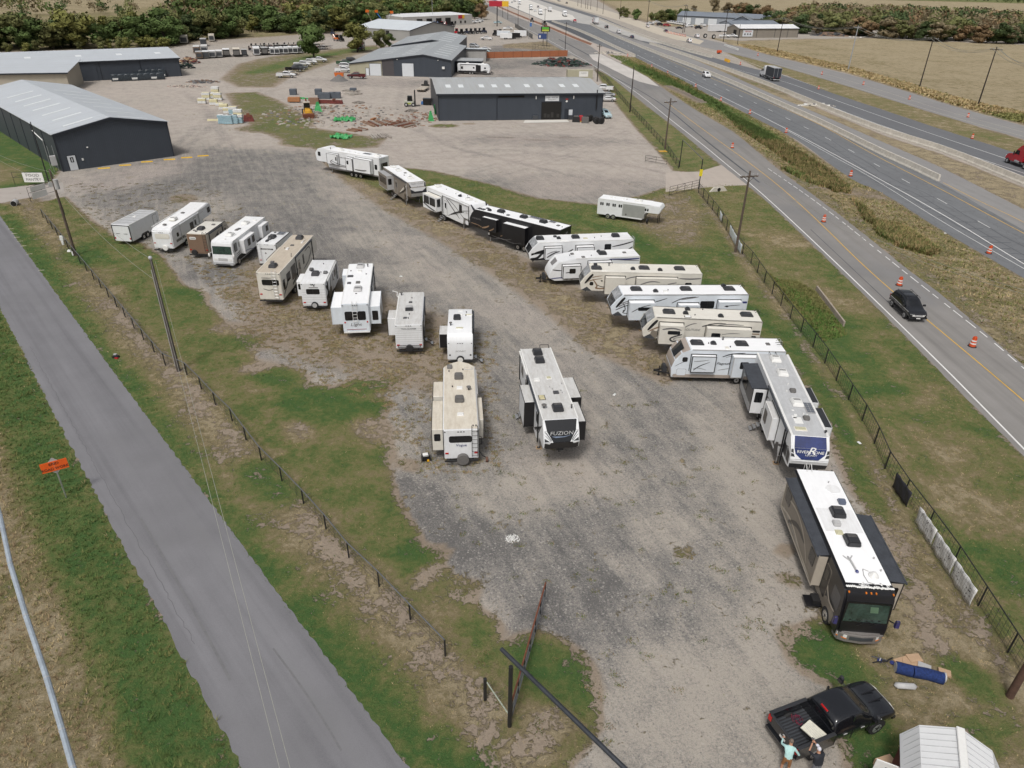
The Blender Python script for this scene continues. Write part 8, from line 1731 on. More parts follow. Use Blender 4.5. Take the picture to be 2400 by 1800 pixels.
# ================================================================== highway furniture
BAR = mat('barrier_concrete',(.60,.565,.50),.85,var=.14,scale=1.2,dirt=(.36,.33,.28),dirtamt=.4); proto_b = None
def barriers(pts,label,L=9.1,wp=None):
 global proto_b
 Q = wp or wl(pts); acc = [0.0]
 for a,b in zip(Q[:-1],Q[1:]): acc.append(acc[-1]+float(np.linalg.norm(b-a)))
 at = lambda s: Vector((np.interp(s,acc,[q[0] for q in Q]),np.interp(s,acc,[q[1] for q in Q]),0))
 s_ = acc[-1]; k = 0
 while s_-L > 0 and k < 60:
  a = at(s_); b = at(s_-L); c = (a+b)/2; rz = math.atan2((b-a).y,(b-a).x)
  if proto_b is None:
   mb = MB(); mb.prism([(-.31,0),(.31,0),(.31,.09),(.2,.35),(.13,1.12),(-.13,1.12),(-.2,.35),(-.31,.09)],'x',-L/2+.06,L/2-.06,BAR)
   for x in (-2.6,2.6): mb.box(x-.3,x+.3,-.305,.305,-.0,.09,M_black)
   proto_b = mb.obj('concrete_barrier',bevel=0); o = proto_b
  else: o = proto_b.copy(); COL.objects.link(o)
  o.location = (c.x,c.y,.02); o.rotation_euler = (0,0,rz+random.uniform(-.006,.006)); tag(o,label+', number %d from its near end'%(k+1),'barrier',label); s_ -= L+.05; k += 1
e = [(1384,58),(1436,84),(1470,98),(1547,130),(1626,159),(1708,193),(1780,226),(1864,264),(1936,297),(2071,366),(2136,394),(2199,425)]
barriers([(u,v) for u,v in e],'pale concrete barrier in the row by the yellow line')
barriers([(1291,50),(1353,71),(1400,92),(1440,112),(1488,134)],'pale barrier in the short row near the frontage road')
barriers(BC[3:-1],'weathered concrete barrier along the dark far carriageway')
barriers([(1396,42),(1455,67),(1500,84),(1552,103)],'pale barrier in the upper row beyond the far lanes'); barriers([(1553,103),(1611,121),(1668,136)],'pale barrier in the lower row beyond the far lanes')
OR = mat('drum_orange',(.62,.085,.02),.5,var=.06); OW = mat('drum_white',(.72,.70,.68),.5)
dr0 = None
def drum(u,v,label):
 global dr0
 p = G(u,v)
 if dr0 is None:
  t = thing('traffic_drum',label,'traffic drum',p,0,'orange traffic drums'); z = [.06,.3,.44,.58,.72,.86,1.0]
  for i in range(6):
   mb = MB(); r0 = .30-.02*i; mb.tube((0,0,z[i]),(0,0,z[i+1]-.006),r0,OR if i in (0,2,4,5) else OW,14,r0-.01); mb.obj('orange_band' if i in (0,2,4,5) else 'white_band',t,smooth=True)
  mb = MB(); mb.tube((0,0,0),(0,0,.07),.42,M_rub,14,.36); mb.obj('rubber_base',t); mb = MB(); mb.box(-.12,.12,-.02,.02,1.0,1.08,OR); mb.obj('handle',t); dr0 = t
 else: dup(dr0,p,random.uniform(0,3),label)
for u,v,lab in [(2107,669,'traffic drum right behind the black estate car'),(1930,520,'traffic drum upper one inside the frontage road'),(2278,812,'traffic drum nearest the camera on the frontage road'),(1716,347,'traffic drum by the dirt ditch on the frontage road'),(2317,594,'traffic drum nearest on the highway edge'),(1993,413,'traffic drum at the gravel shoulder of the highway'),(1757,267,'traffic drum at the highway edge above the reeds'),(1689,237,'traffic drum between the pole top and the highway line'),(1630,205,'traffic drum second up the highway edge'),(1564,174,'traffic drum third up the highway edge'),(1527,158,'traffic drum fourth up the highway edge'),(1471,132,'traffic drum farthest up the highway edge'),(1842,311,'small drum hidden in the reeds beside the highway'),(2278,325,'traffic drum on the far lane edge near the right side'),(1918,209,'traffic drum on the far lane behind the black lorry'),(2023,199,'traffic drum second on the far frontage road'),(1926,175,'traffic drum first on the far frontage road'),(2131,233,'traffic drum third on the far frontage road'),(2268,275,'traffic drum fourth on the far frontage road'),(1735,152,'traffic drum beside the yellow crash cushion'),(1776,131,'traffic drum beyond the orange barrier panels')]: drum(u,v,lab)
for i in range(13): drum(1563+i*3.6,77+i*.75,'traffic drum in the tight row along the far driveway')
t = thing('crash_cushion','row of yellow plastic barrels ending the far barrier','crash cushion',G(1700,143),hdN)
for i in range(6): mb = MB(); mb.tube((-i*1.0,0,0),(-i*1.0,0,1.0),.48,C_yellow,10,.42); mb.obj('barrel',t)
t = thing('plastic_barricades','white plastic barricade panels beside the far road','barricade',G(1700,108),hdN)
for i in range(10): mb = MB(); mb.box(-i*2.3,-i*2.3+1.9,-.2,.2,0,.75,M_acw); mb.obj('panel',t)
t = thing('work_cart','small orange message cart on the far grass strip','cart',G(1685,126),.2); mb = MB(); mb.box(-.9,.9,-.6,.6,.4,1.4,OR); mb.obj('box',t); mb = MB(); mb.tube((-.3,-.7,.35),(-.3,.7,.35),.35,M_rub,10); mb.obj('wheel',t)
t = thing('concrete_headwall','low concrete headwall above the green drain beside the long fence','headwall',G(1911,680),0); q = G(1975,765)-G(1911,680); n_ = Vector((-q.y,q.x,0)).normalized()*.18; mb = MB(); mb.prism([(0,0),(q.x,q.y),(q.x+n_.x,q.y+n_.y),(n_.x,n_.y)],'z',-.2,.55,mat('headwall_concrete',(.34,.29,.24),.85,var=.2,scale=2)); mb.obj('wall',t,bevel=.03)
t = thing('culvert','concrete pipe end in the grass by the driveway apron','culvert',G(1683,448),.3); mb = MB(); mb.prism([(-1.6,0),(1.6,0),(.9,.7),(-.9,.7)],'y',-.2,.1,BAR); mb.obj('headwall',t); mb = MB(); mb.tube((0,-.24,.3),(0,0,.3),.3,Dark,12); mb.obj('pipe_mouth',t)
t = thing('culvert','dark pipe mouth under the left entrance driveway','culvert',G(35,482),.3); mb = MB(); mb.tube((0,-.3,.35),(0,.8,.35),.42,M_acs,14); mb.obj('pipe',t); mb = MB(); mb.tube((0,-.32,.35),(0,-.28,.35),.36,Dark,14); mb.obj('pipe_mouth',t)
# signs
t = thing('road_sign','orange End Road Work sign with a white diamond behind it','sign',G(156,1166),math.radians(33)); mb = MB(); mb.tube((0,0,0),(0,-.02,2.9),.045,M_alu,8); mb.obj('post',t)
mb = MB(); mb.box(-.75,.75,-.06,-.035,2.25,2.98,mat('sign_orange',(.85,.13,.02),.5)); mb.obj('sign_plate',t); text('END',.26,M_char,'lettering',t,frame((0,-.07,2.79),(1,0,0),(0,0,1)),0,sx=1.1); text('ROAD WORK',.27,M_char,'lettering',t,frame((0,-.07,2.44),(1,0,0),(0,0,1)),0,sx=.9); mb = MB(); mb.prism([(0,2.0),(.62,2.62),(0,3.24),(-.62,2.62)],'y',-.03,-.01,M_acs); mb.obj('diamond_plate',t)
t = thing('pylon_sign','tall red and yellow pylon sign by the rental yard','sign',G(1165,62),.1); mb = MB(); mb.tube((0,0,0),(0,0,12),.3,M_steel,8); mb.obj('post',t); mb = MB(); mb.box(-5,3,-.3,.3,11,14,mat('sign_red',(.4,.02,.04))); mb.obj('sign_panel',t); mb = MB(); mb.box(3,7,-.3,.3,11,14,mat('sign_yellow',(.7,.4,.03))); mb.obj('sign_panel',t)
t = thing('green_sign','green and yellow changing sign on two posts by the shop gate','sign',G(1277,108),.1);
for x in (-1,1): mb = MB(); mb.tube((x*.9,0,0),(x*.9,0,6.6),.12,M_steel,6); mb.obj('post',t)
mb = MB(); mb.box(-2.1,2.1,-.2,.2,6.0,8.2,M_steel); s_ = mb.obj('sign_panel',t); mb = MB(); mb.box(-1.6,1.6,-.24,-.2,7.2,7.9,mat('led_green',(.12,.5,.05))); mb.obj('top_line',s_); mb = MB(); mb.box(-1.6,1.6,-.24,-.2,6.3,7.0,mat('led_yellow',(.5,.55,.08))); mb.obj('bottom_line',s_)
mb = MB(); mb.box(-3.3,.6,-.25,-.1,3.0,5.3,mat('sign_navy',(.04,.07,.2))); s_ = mb.obj('blue_sign',t); mb = MB(); mb.ball((-2.5,-.28,4.0),(.4,.04,.6),M_acw,8,6); mb.obj('drop_symbol',s_)
t = thing('wooden_fence','long orange brown panel fence behind the front workshop','fence',G(1136,137),0); q = G(1330,132)-G(1136,137); t.rotation_euler = (0,0,math.atan2(q.y,q.x)); WD = mat('fence_cedar',(.36,.13,.06),.8,var=.15,scale=2)
n_ = 9
for i in range(n_): l0 = q.length/n_; mb = MB(); mb.box(i*l0+.05,(i+1)*l0-.05,-.04,.04,.05,2.3,WD); mb.obj('panel',t); mb = MB(); mb.box(i*l0-.06,i*l0+.06,-.09,.09,0,2.4,mat('fence_post_brown',(.14,.05,.03))); mb.obj('post',t)
t,L_ = gate('ranch_gate','dark slanting pipe gate at the shop entrance',(1248,118),(1288,114),2.2,M_steel,4)
# ================================================================== vegetation
def leaf_mat(name, col, var=.45):
 m = D.materials.new(name); m.use_nodes = True; nt = m.node_tree; b = nt.nodes['Principled BSDF']
 g = N(nt,'ShaderNodeNewGeometry'); oi = N(nt,'ShaderNodeObjectInfo'); n1 = noise(nt,g.outputs['Position'],.45,3,.6); n2 = noise(nt,g.outputs['Position'],3.5,2,.6)
 f = math_(nt,'ADD',math_(nt,'MULTIPLY',math_(nt,'SUBTRACT',n1,.5),var*4),1); f = math_(nt,'ADD',f,math_(nt,'MULTIPLY',math_(nt,'SUBTRACT',n2,.5),var*3)); f = math_(nt,'ADD',f,math_(nt,'MULTIPLY',math_(nt,'SUBTRACT',oi.outputs['Random'],.5),.5))
 s = N(nt,'ShaderNodeVectorMath',operation='SCALE'); s.inputs[0].default_value = col; nt.links.new(f,s.inputs['Scale'])
 nt.links.new(mix(nt,math_(nt,'MULTIPLY',n1,.3),s.outputs[0],(col[0]*1.5,col[1]*1.15,col[2]*.8)),b.inputs['Base Color']); b.inputs['Roughness'].default_value = .9; b.inputs['Specular IOR Level'].default_value = .15
 return m
LF = [leaf_mat('leaves_'+n,c) for n,c in (('dark',(.062,.092,.040)),('green',(.085,.13,.045)),('olive',(.14,.155,.065)),('rust',(.20,.145,.085)),('brown',(.18,.155,.10)),('yellow',(.17,.18,.06)))]
BK = mat('bark',(.07,.055,.045),.95,var=.3,scale=3)
rng = np.random.default_rng(5)
def leaves(centers, sizes, n, ls, flat=.3):
 """many leaf faces spread over lobes; returns verts, faces"""
 k = rng.integers(0,len(centers),n); c = centers[k]; d = rng.normal(size=(n,3)); d /= np.linalg.norm(d,axis=1)[:,None]; rr = rng.uniform(.72,1.06,n)[:,None]; p = c+d*sizes[k]*rr
 a = rng.normal(size=(n,3)); a -= d*(a*d).sum(1)[:,None]*(1-flat); a /= np.linalg.norm(a,axis=1)[:,None]; b = np.cross(d,a); b /= np.linalg.norm(b,axis=1)[:,None]+1e-9; s = ls*rng.uniform(.6,1.4,n)[:,None]
 v = np.stack([p-a*s,p+b*s*.7+d*s*.3,p+a*s,p-b*s*.7-d*s*.2],1).reshape(-1,3); return v, np.arange(4*n).reshape(-1,4)
def mesh_np(name, v, f, m, mi=None):
 me = D.meshes.new(name); me.vertices.add(len(v)); me.vertices.foreach_set('co',v.astype(np.float32).ravel()); w_ = f.shape[1]; me.loops.add(f.size); me.loops.foreach_set('vertex_index',f.ravel().astype(np.int32)); me.polygons.add(len(f)); me.polygons.foreach_set('loop_start',(np.arange(len(f))*w_).astype(np.int32)); me.update()
 for x in (m if isinstance(m,list) else [m]): me.materials.append(x)
 if mi is not None: me.polygons.foreach_set('material_index',mi.astype(np.int32))
 return me
CROWN = []
for q in range(5):
 n = 13; z = rng.uniform(.16,.86,n); th = rng.uniform(0,6.28,n); rad = rng.uniform(.08,.36,n)*np.sin(np.clip((z-.1)/.95,0,1)*3.14)**.5*(1.25 if q%2 else 1.0)
 c = np.stack([rad*np.cos(th),rad*np.sin(th),z],1); sz = rng.uniform(.10,.20,n)[:,None]*np.array([1.15,1.15,.85]); v, f = leaves(c,sz,1100 if q < 4 else 2600,.030 if q < 4 else .024)
 v2, f2 = leaves(c*np.array([.8,.8,1]),sz*.72,320,.075); CROWN.append(mesh_np('crown',np.concatenate([v,v2]),np.concatenate([f,f2+len(v)]),LF[0]))
mb = MB(); mb.tube((0,0,0),(0,0,.5),.028,BK,7,.015)
for a in (0,2.1,4.2): mb.tube((0,0,.3),(.16*math.cos(a),.16*math.sin(a),.62),.012,BK,5,.005)
tr = mb.obj('trunk'); TRUNK = tr.data; D.objects.remove(tr)
def tree(label, x, y, h, ci, q=None, name='tree', group=None, wide=1.0):
 t = thing(name,label,'tree',(x,y,0),random.uniform(0,6.28),group); o = D.objects.new('trunk',TRUNK); COL.objects.link(o); o.parent = t; o.scale = (h,h,h)
 o = D.objects.new('crown',CROWN[q if q is not None else random.randrange(4)]); COL.objects.link(o); o.parent = t; o.scale = (h*wide,h*wide,h*random.uniform(.92,1.05)); o.material_slots[0].link = 'OBJECT'; o.material_slots[0].material = LF[ci]
for u,v,vt,ci,lab in [(736,136,50,1,'large round dark green tree standing alone before the woods'),(838,122,40,5,'tall yellow green tree behind the long workshop, left of a pair'),(893,116,62,2,'lighter green tree right of the tall one behind the workshop'),(912,112,80,1,'small green tree at the roof corner of the long workshop'),(1128,46,2,3,'brown and green tree at the right end of the woods by the road'),(1112,44,4,0,'dark tree at the right end of the woods'),(1672,30,-6,4,'brown rounded tree standing above the blue grey building'),(1705,28,4,3,'rust coloured bush tree above the blue grey building'),(1625,32,10,4,'bare brownish tree behind the far hedge')]:
 p = G(u,v); h = max(7,HT(u,v,vt)); tree(lab,p.x,p.y,min(h,16),ci,4,'lone_tree',None,1.15 if h > 9 else 1.0)
def alongband(pts, depth, n, hs, cols, lab, group, wide=1.15):
 P = world(pts); seg = np.linalg.norm(np.diff(P,axis=0),axis=1); cum = np.r_[0,np.cumsum(seg)]; out = []
 for i in range(n):
  s_ = rng.uniform(0,cum[-1]); x = np.interp(s_,cum,P[:,0]); y = np.interp(s_,cum,P[:,1]); d = depth*rng.uniform(0,1)**1.2
  nx,ny = x,y; l = math.hypot(nx,ny); out.append((x+nx/l*d,y+ny/l*d))
 for x,y in out:
  ci = int(rng.choice(cols)); h = rng.uniform(*hs); q = np.array([x,y,-CH]); u = 1200+CF*(q@_R2)/(q@_F); k_ = [w_ for lim,w_ in LMK if u < lim][0]; f_ = (h-hs[0])/(hs[1]-hs[0])
  tree('%s %s %s'%('low' if f_ < .33 else 'middling' if f_ < .67 else 'tall',lab%(('dark','green','olive','rust brown','grey brown','yellowish')[ci]),k_),x,y,h,ci,None,'tree',group,wide)
LMK = [(60,'at the left edge'),(150,'above the beige walled annex'),(230,'above the roof middle'),(310,'above the fourth roof light'),(400,'above the right roof end'),(460,'behind the cream trailers'),(530,'behind the grey trailers'),(600,'behind the open black trailer'),(660,'behind the white trailers'),(720,'left of the lone round tree'),(790,'right of the lone round tree'),(870,'behind the yellow green tree'),(930,'behind the boom lifts'),(1000,'behind the grey hall'),(1060,'above the rental bays'),(1200,'right of the rental sign'),(1520,'left of the far pole'),(1620,'left of the garage'),(1760,'above the garage'),(1850,'above the tyre shop'),(1930,'above the dark spoil heap'),(2010,'above the steel pole'),(2090,'right of the steel pole'),(2170,'left of the leaning pole'),(2250,'right of the leaning pole'),(2340,'above the last pole'),(9999,'at the right edge')]
EL = [(-60,128),(60,122),(180,116),(300,112),(400,108),(470,98),(560,86),(650,82),(760,78),(860,70),(950,48),(1050,44),(1120,40)]
alongband(EL,45,215,(8,14),[0,1,1,1,2,2,5],'%s tree in the front of the left woods','trees in the left woods',1.35)
alongband([(-40,128),(120,122),(300,118),(400,112)],8,16,(3,5),[5,2,5],'%s bushy tree before the left woods','bushy trees before the woods')
ER = [(1800,68),(1880,80),(1980,84),(2060,90),(2200,98),(2330,102),(2430,104)]
alongband(ER,30,110,(8,12),[4,4,3,0,2,0,2],'%s tree in the far field belt','trees in the belt beyond the field',1.45)
alongband([(1450,40),(1500,50),(1560,52),(1620,45)],14,22,(6,9),[1,1,0,2],'%s tree in the far yard hedge','trees in the far hedge'); alongband([(1700,36),(1790,50),(1850,62),(1900,76)],20,22,(8,12),[4,3,0],'%s tree in the belt','trees behind the tyre shop')
def woods(name, pts, n, hs, cols, label):
 P = world(pts); lo,hi = P.min(0),P.max(0); V = []; F = []; M_ = []; k = 0; tot = 0
 while k < n:
  x,y = rng.uniform(lo,hi); ins = False
  for (x0,y0),(x1,y1) in zip(P,np.roll(P,-1,0)):
   if (y0 > y) != (y1 > y) and x < (x1-x0)*(y-y0)/(y1-y0)+x0: ins = not ins
  tot += 1
  if tot > n*40: break
  if not ins or math.hypot(x,y) > 1500: continue
  h = rng.uniform(*hs); m = 6; c = np.stack([rng.uniform(-.3,.3,m),rng.uniform(-.3,.3,m),rng.uniform(.3,.8,m)],1)*h; v,f = leaves(c,np.full((m,1),.24*h)*np.ones(3),90,.075*h); V.append(v+[x,y,0]); F.append(f+k*360); M_ += [int(rng.choice(cols))]*90; k += 1
 o = D.objects.new(name,mesh_np(name,np.concatenate(V),np.concatenate(F),LF,np.array(M_))); COL.objects.link(o); tag(o,label,'woods',kind='stuff')
woods('distant_woods',[(380,80),(560,66),(760,58),(900,44),(1060,34),(1110,30),(1050,-18),(900,-30),(600,-45),(300,-50),(420,10)],1700,(10,15),[0,1,1,2,2,2,3,4],'far woods of mixed green and rust crowns at the top left')
woods('distant_woods',[(-300,70),(0,90),(380,82),(420,30),(200,-10),(-300,-60)],230,(5,10),[0,1,2,4],'scattered trees and scrub on the far field at the top left'); woods('distant_woods',[(1830,50),(2000,62),(2200,72),(2450,80),(2450,60),(2100,40),(1900,34)],420,(9,12),[4,4,3,0,2,2],'rear mass of the tree belt across the highway'); woods('distant_woods',[(1900,-4),(2500,14),(2600,-2),(1900,-14)],60,(7,10),[0,1],'thin line of trees on the far fields at the top right')
# tufts: bundles of bent blades
def blades(x, y, h, w_, lean, n):
 k = len(x); X = np.repeat(x,n)+rng.normal(0,.35,k*n)*np.repeat(w_,n)*3; Y = np.repeat(y,n)+rng.normal(0,.35,k*n)*np.repeat(w_,n)*3; H = np.repeat(h,n)*rng.uniform(.6,1.1,k*n); W_ = np.repeat(w_,n); a = rng.uniform(0,6.28,k*n); l = np.repeat(h,n)*lean*rng.uniform(.3,1,k*n); dx,dy = np.cos(a),np.sin(a)
 v = np.stack([np.stack([X-dy*W_*.5,Y+dx*W_*.5,np.zeros(k*n)],1),np.stack([X+dy*W_*.5,Y-dx*W_*.5,np.zeros(k*n)],1),np.stack([X+dx*l,Y+dy*l,H],1)],1).reshape(-1,3)
 return v, np.arange(3*k*n).reshape(-1,3)
def inpoly(x,y,P):
 ins = np.zeros(x.size,bool)
 for (x0,y0),(x1,y1) in zip(P,np.roll(P,-1,0)):
  if y0 != y1: ins ^= ((y0 > y) != (y1 > y)) & (x < (x1-x0)*(y-y0)/(y1-y0)+x0)
 return ins
GM = [leaf_mat('grass_'+n,c,.3) for n,c in (('green',(.09,.14,.045)),('olive',(.165,.17,.067)),('straw',(.35,.29,.17)),('reed',(.29,.225,.12)),('brown',(.23,.175,.11)))]
RL = world(ROAD_L); RR = world(ROAD_R); ROADP = np.concatenate([RL,RR[::-1]])
HI = [(np.array(world(a)),np.array(world(b))) for a,b in ((FW,FE),(HW,B1))]
def samp(name, label, P, n, h, w_, lean, nb, mats, pick, thr=0.55):
 P = world(P) if P is not None else np.array([[-45,17],[60,17],[60,120],[-80,120]]); lo,hi = P.min(0),P.max(0); x = rng.uniform(lo[0],hi[0],n); y = rng.uniform(lo[1],hi[1],n); ok = inpoly(x,y,P)&~inpoly(x,y,ROADP)
 for a,b in HI: ok &= ~inpoly(x,y,np.concatenate([a,b[::-1]]))
 x,y = x[ok],y[ok]; ix = np.clip(np.searchsorted(gx,x),0,nxg-1); iy = np.clip(np.searchsorted(gy,y),0,nyg-1); cv = A['cov'][iy*nxg+ix]; dr = A['dry'][iy*nxg+ix]; ok = cv+rng.normal(0,.22,x.size) > thr; x,y,dr = x[ok],y[ok],dr[ok]
 d = np.hypot(x,y); hh = rng.uniform(h[0],h[1],x.size); ww = np.full(x.size,w_)*(1+d/90); v,f = blades(x,y,hh,ww,lean,nb); mi = np.repeat(pick(dr+rng.normal(0,.16,x.size)),nb); o = D.objects.new(name,mesh_np(name,v,f,mats,mi)); COL.objects.link(o); tag(o,label,'grass',kind='stuff'); return len(f)
pk = lambda d: np.where(d < .3,0,np.where(d < .66,1,np.where(d < .9,2,4)))
tot = samp('lawn_grass','short mixed green and straw grass around the lot and verges',None,190000,(.03,.10),.035,.9,3,GM,pk)
tot += samp('tall_grass','long unmown grass beside the near lane',[(-200,600),(-20,700),(60,830),(180,1080),(300,1310),(430,1520),(570,1800),(600,1860),(-300,1860)],42000,(.10,.32),.02,1.15,7,GM,lambda d: np.where(d < .3,0,np.where(d < .66,1,np.where(d < .85,2,4))))
DT = [(1407,118),(1516,176),(1624,250),(1719,304),(1827,396),(1936,476),(2125,628),(2400,855),(2560,1000),(2560,740),(2400,652),(2207,541),(2066,449),(1963,398),(1832,308),(1753,268),(1629,207),(1488,133)]
tot += samp('ditch_weeds','rough weeds filling the ditch between the two roads',DT,52000,(.08,.30),.05,1.1,5,GM,lambda d: np.where(d < .36,0,np.where(d < .74,1,np.where(d < .84,2,4))),.85)
for pts,n in (([(1700,262),(1790,310),(1860,350),(1940,400),(1985,440),(1960,452),(1880,405),(1800,345),(1730,300)],3000),([(2045,520),(2110,530),(2175,570),(2200,590),(2180,600),(2110,580),(2060,550)],1500),([(1830,395),(1900,430),(1990,455),(1990,440),(1900,395)],700),([(1500,150),(1600,190),(1700,250),(1700,262),(1600,210),(1500,165)],1500),([(2000,468),(2040,500),(2060,530),(2030,520)],250)):
 tot += samp('reeds','clump of tall tawny reeds in the ditch beside the highway',pts,n*3,(.3,.85),.07,.8,8,GM,lambda d: np.where(d < .55,0,np.where(d < .74,1,3)),-1)
tot += samp('drain_grass','lush bright green grass in the drain by the concrete headwall',[(1820,655),(1870,660),(1911,685),(1975,770),(1985,785),(1930,800),(1880,740),(1840,700),(1800,640)],3200,(.08,.3),.045,.9,7,[leaf_mat('grass_lush',(.10,.17,.045),.3),GM[1]],lambda d: (d > .1)*1,-1)
tot += samp('field_grass','dry tawny grass along the edge of the far field',[(1735,104),(1800,124),(1990,168),(2134,211),(2234,243),(2400,288),(2560,330),(2560,300),(2250,232),(1990,158),(1800,115)],26000,(.2,.6),.2,.9,5,GM,lambda d: np.where(d < .75,1,np.where(d < .97,3,2)),-1)
# low weeds scattered on the bare lot
W_ = MB();
def weeds(label, pts, n, r, mats, clump=1):
 P = world(pts); lo,hi = P.min(0),P.max(0); x = rng.uniform(lo[0],hi[0],n*3); y = rng.uniform(lo[1],hi[1],n*3); ok = inpoly(x,y,P); x,y = x[ok][:n],y[ok][:n]
 x = np.repeat(x,14)+rng.normal(0,r,x.size*14); y = np.repeat(y,14)+rng.normal(0,r*.7,y.size*14); v,f = blades(x,y,rng.uniform(.03,.09,x.size),np.full(x.size,.06),1.2,3); o = D.objects.new('weeds',mesh_np('weeds',v,f,mats,rng.integers(0,len(mats),len(f)))); COL.objects.link(o); tag(o,label,'weeds',kind='stuff')
weeds('small brown weeds dotting the ground before the right hand row',[(740,360),(840,410),(960,490),(1080,560),(1200,630),(1300,700),(1400,790),(1540,890),(1640,900),(1480,800),(1240,620),(1000,500)],1500,.13,[GM[2],GM[4],GM[1],GM[4]])
weeds('small weeds dotting the gravel among the left hand caravans',[(430,600),(600,640),(900,740),(1160,780),(1180,1100),(1000,1120),(900,960),(760,900),(600,800)],1500,.13,[GM[4],GM[1],GM[4]]); weeds('sparse green weeds on the middle of the lot',[(900,950),(1500,900),(1800,1150),(1850,1500),(1500,1790),(1250,1790),(1000,1300)],160,.16,[GM[1],GM[0],GM[4]]); weeds('weeds on the gravel beside the left trailers',[(150,430),(480,430),(700,560),(560,640),(330,600),(200,520)],500,.2,[GM[4],GM[1]])
print('VEG tris',tot)
# ================================================================== yard things
def item(name,label,cat,u,v,parts,rz=0.0,group=None,bev=0):
 """a thing from tapered boxes: (x0,x1,y0,y1,z0,z1,material,part[,taper])"""
 t = thing(name,label,cat,G(u,v),rz,group)
 for p in parts: mb = MB(); tp = p[8] if len(p) > 8 else 0; mb.tbox(*p[:6],tp,tp,p[6]); mb.obj(p[7],t,bevel=bev,smooth=bool(bev))
 return t
def wheel(t,x,y,r=.35,w_=.25,m=None): mb = MB(); mb.tube((x,y-w_/2,r),(x,y+w_/2,r),r,m or M_rub,14); o = mb.obj('wheel',t,smooth=True); mb = MB(); mb.tube((x,y-w_/2-.01,r),(x,y+w_/2+.01,r),r*.5,M_acs,8); mb.obj('rim',o)
TW = [mat('timber_brown',(.24,.15,.10),.85,var=.3,scale=2),mat('timber_grey',(.30,.27,.24),.85,var=.25,scale=2),mat('timber_pale',(.36,.33,.29),.8,var=.2,scale=2),RUST,mat('beam_orange',(.34,.15,.06),.7)]
BY = mat('bale_cream',(.62,.57,.36),.7,var=.12,scale=3); BT = mat('bale_wrap_teal',(.30,.44,.50),.6,var=.4,scale=9); BW = mat('bale_wrap_white',(.66,.67,.66),.6,var=.2,scale=6)
for k,(u,v,n,top) in enumerate([(474,243,2,BW),(485,235,3,BY),(497,231,2,BW),(506,221,3,BW),(512,235,3,BY),(502,246,2,BY),(516,248,1,BY),(525,257,2,BY),(535,266,2,BW),(548,270,3,BY),(524,290,3,BW),(536,291,3,BW),(549,290,3,BW),(560,289,3,BY),(560,277,3,BW)]):
 t = thing('wrapped_pallet','stack of %d %s packs by the curved track, %s'%(n,'cream' if top is BY else 'white',('top left','near the top','left of middle','at the very top','right of the top','centre','on the ground','right of centre','above the teal ones','tall one at right','nearest left corner','nearest row second','nearest row third','nearest right corner','behind the nearest corner')[k]),'pallet',G(u,v),.15,'wrapped packs on pallets')
 for i in range(n): mb = MB(); d = random.uniform(-.08,.08); mb.box(-.95+d,.95+d,-.7,.7,.1+i*.62,.68+i*.62,BT if k in (10,11,12,13,9) and i < n-1 or (k in (10,11,12)) else (BY if i%2 else BW)); mb.m[-5] = mb.mi(top); mb.obj('pack',t,bevel=.04)
 mb = MB(); mb.box(-.9,.9,-.65,.65,0,.1,M_wood); mb.obj('pallet_base',t)
mb = MB(); mb.tbox(-2,.5,-.3,.3,0,.35,.05,.05,BY); t = thing('timber','single cream beam lying left of the wrapped packs','timber',G(508,283),.1); mb.obj('bar',t)
BD = mat('wrap_dark',(.035,.045,.055),.35,var=.5,scale=4)
for k in range(16):
 u = 272+k%8*15+(k//8)*4; v = 190-(k%8)*.6-(k//8)*5; t = thing('wrapped_bale',('dark' if k%3 else 'white and dark')+' plastic wrapped bale in the %s row before the long building'%('front','rear')[k//8],'bale',G(u,v)+Vector((0,0,0)),.6,'wrapped bales before the long building'); mb = MB(); mb.tbox(-1.2,1.2,-1,1,0,1.9+.5*(k//8),.15,.15,BD); mb.obj('wrap',t,bevel=.15,smooth=True); mb = MB(); mb.box(-.9,.7,-1.03,-.6,.4,.9,BW if k%3 == 0 else BD); mb.obj('pack',t)
def heap(name,label,u,v,rx,ry,h,mats,n=120,s=.5,cat='heap'):
 p = G(u,v); mb = MB(); rr = random.Random(u)
 for i in range(n):
  a = rr.uniform(0,6.28); q = rr.uniform(0,1)**.6; z = h*(1-q*q)*rr.uniform(.3,1); k = s*rr.uniform(.4,1.1); x,y = rx*q*math.cos(a),ry*q*math.sin(a); mb.tbox(x-k,x+k,y-k*.6,y+k*.6,max(0,z-k*.3),z+k*.35,k*.3,k*.2,rr.choice(mats))
 o = mb.obj(name,None); o.location = p; tag(o,label,cat,kind='stuff'); return o
SR = mat('scrap_red',(.14,.03,.025),.8,var=.5,scale=2); SG = mat('scrap_green',(.012,.035,.025),.7,var=.5,scale=2)
heap('scrap_heap','heap of dark red scrap beside the long dark building',444,148,4,3,2,[SR,SR,M_char,M_wood]); heap('scrap_heap','small dark green heap at the end of the long building',436,160,3,2,2,[SG,M_char],70)
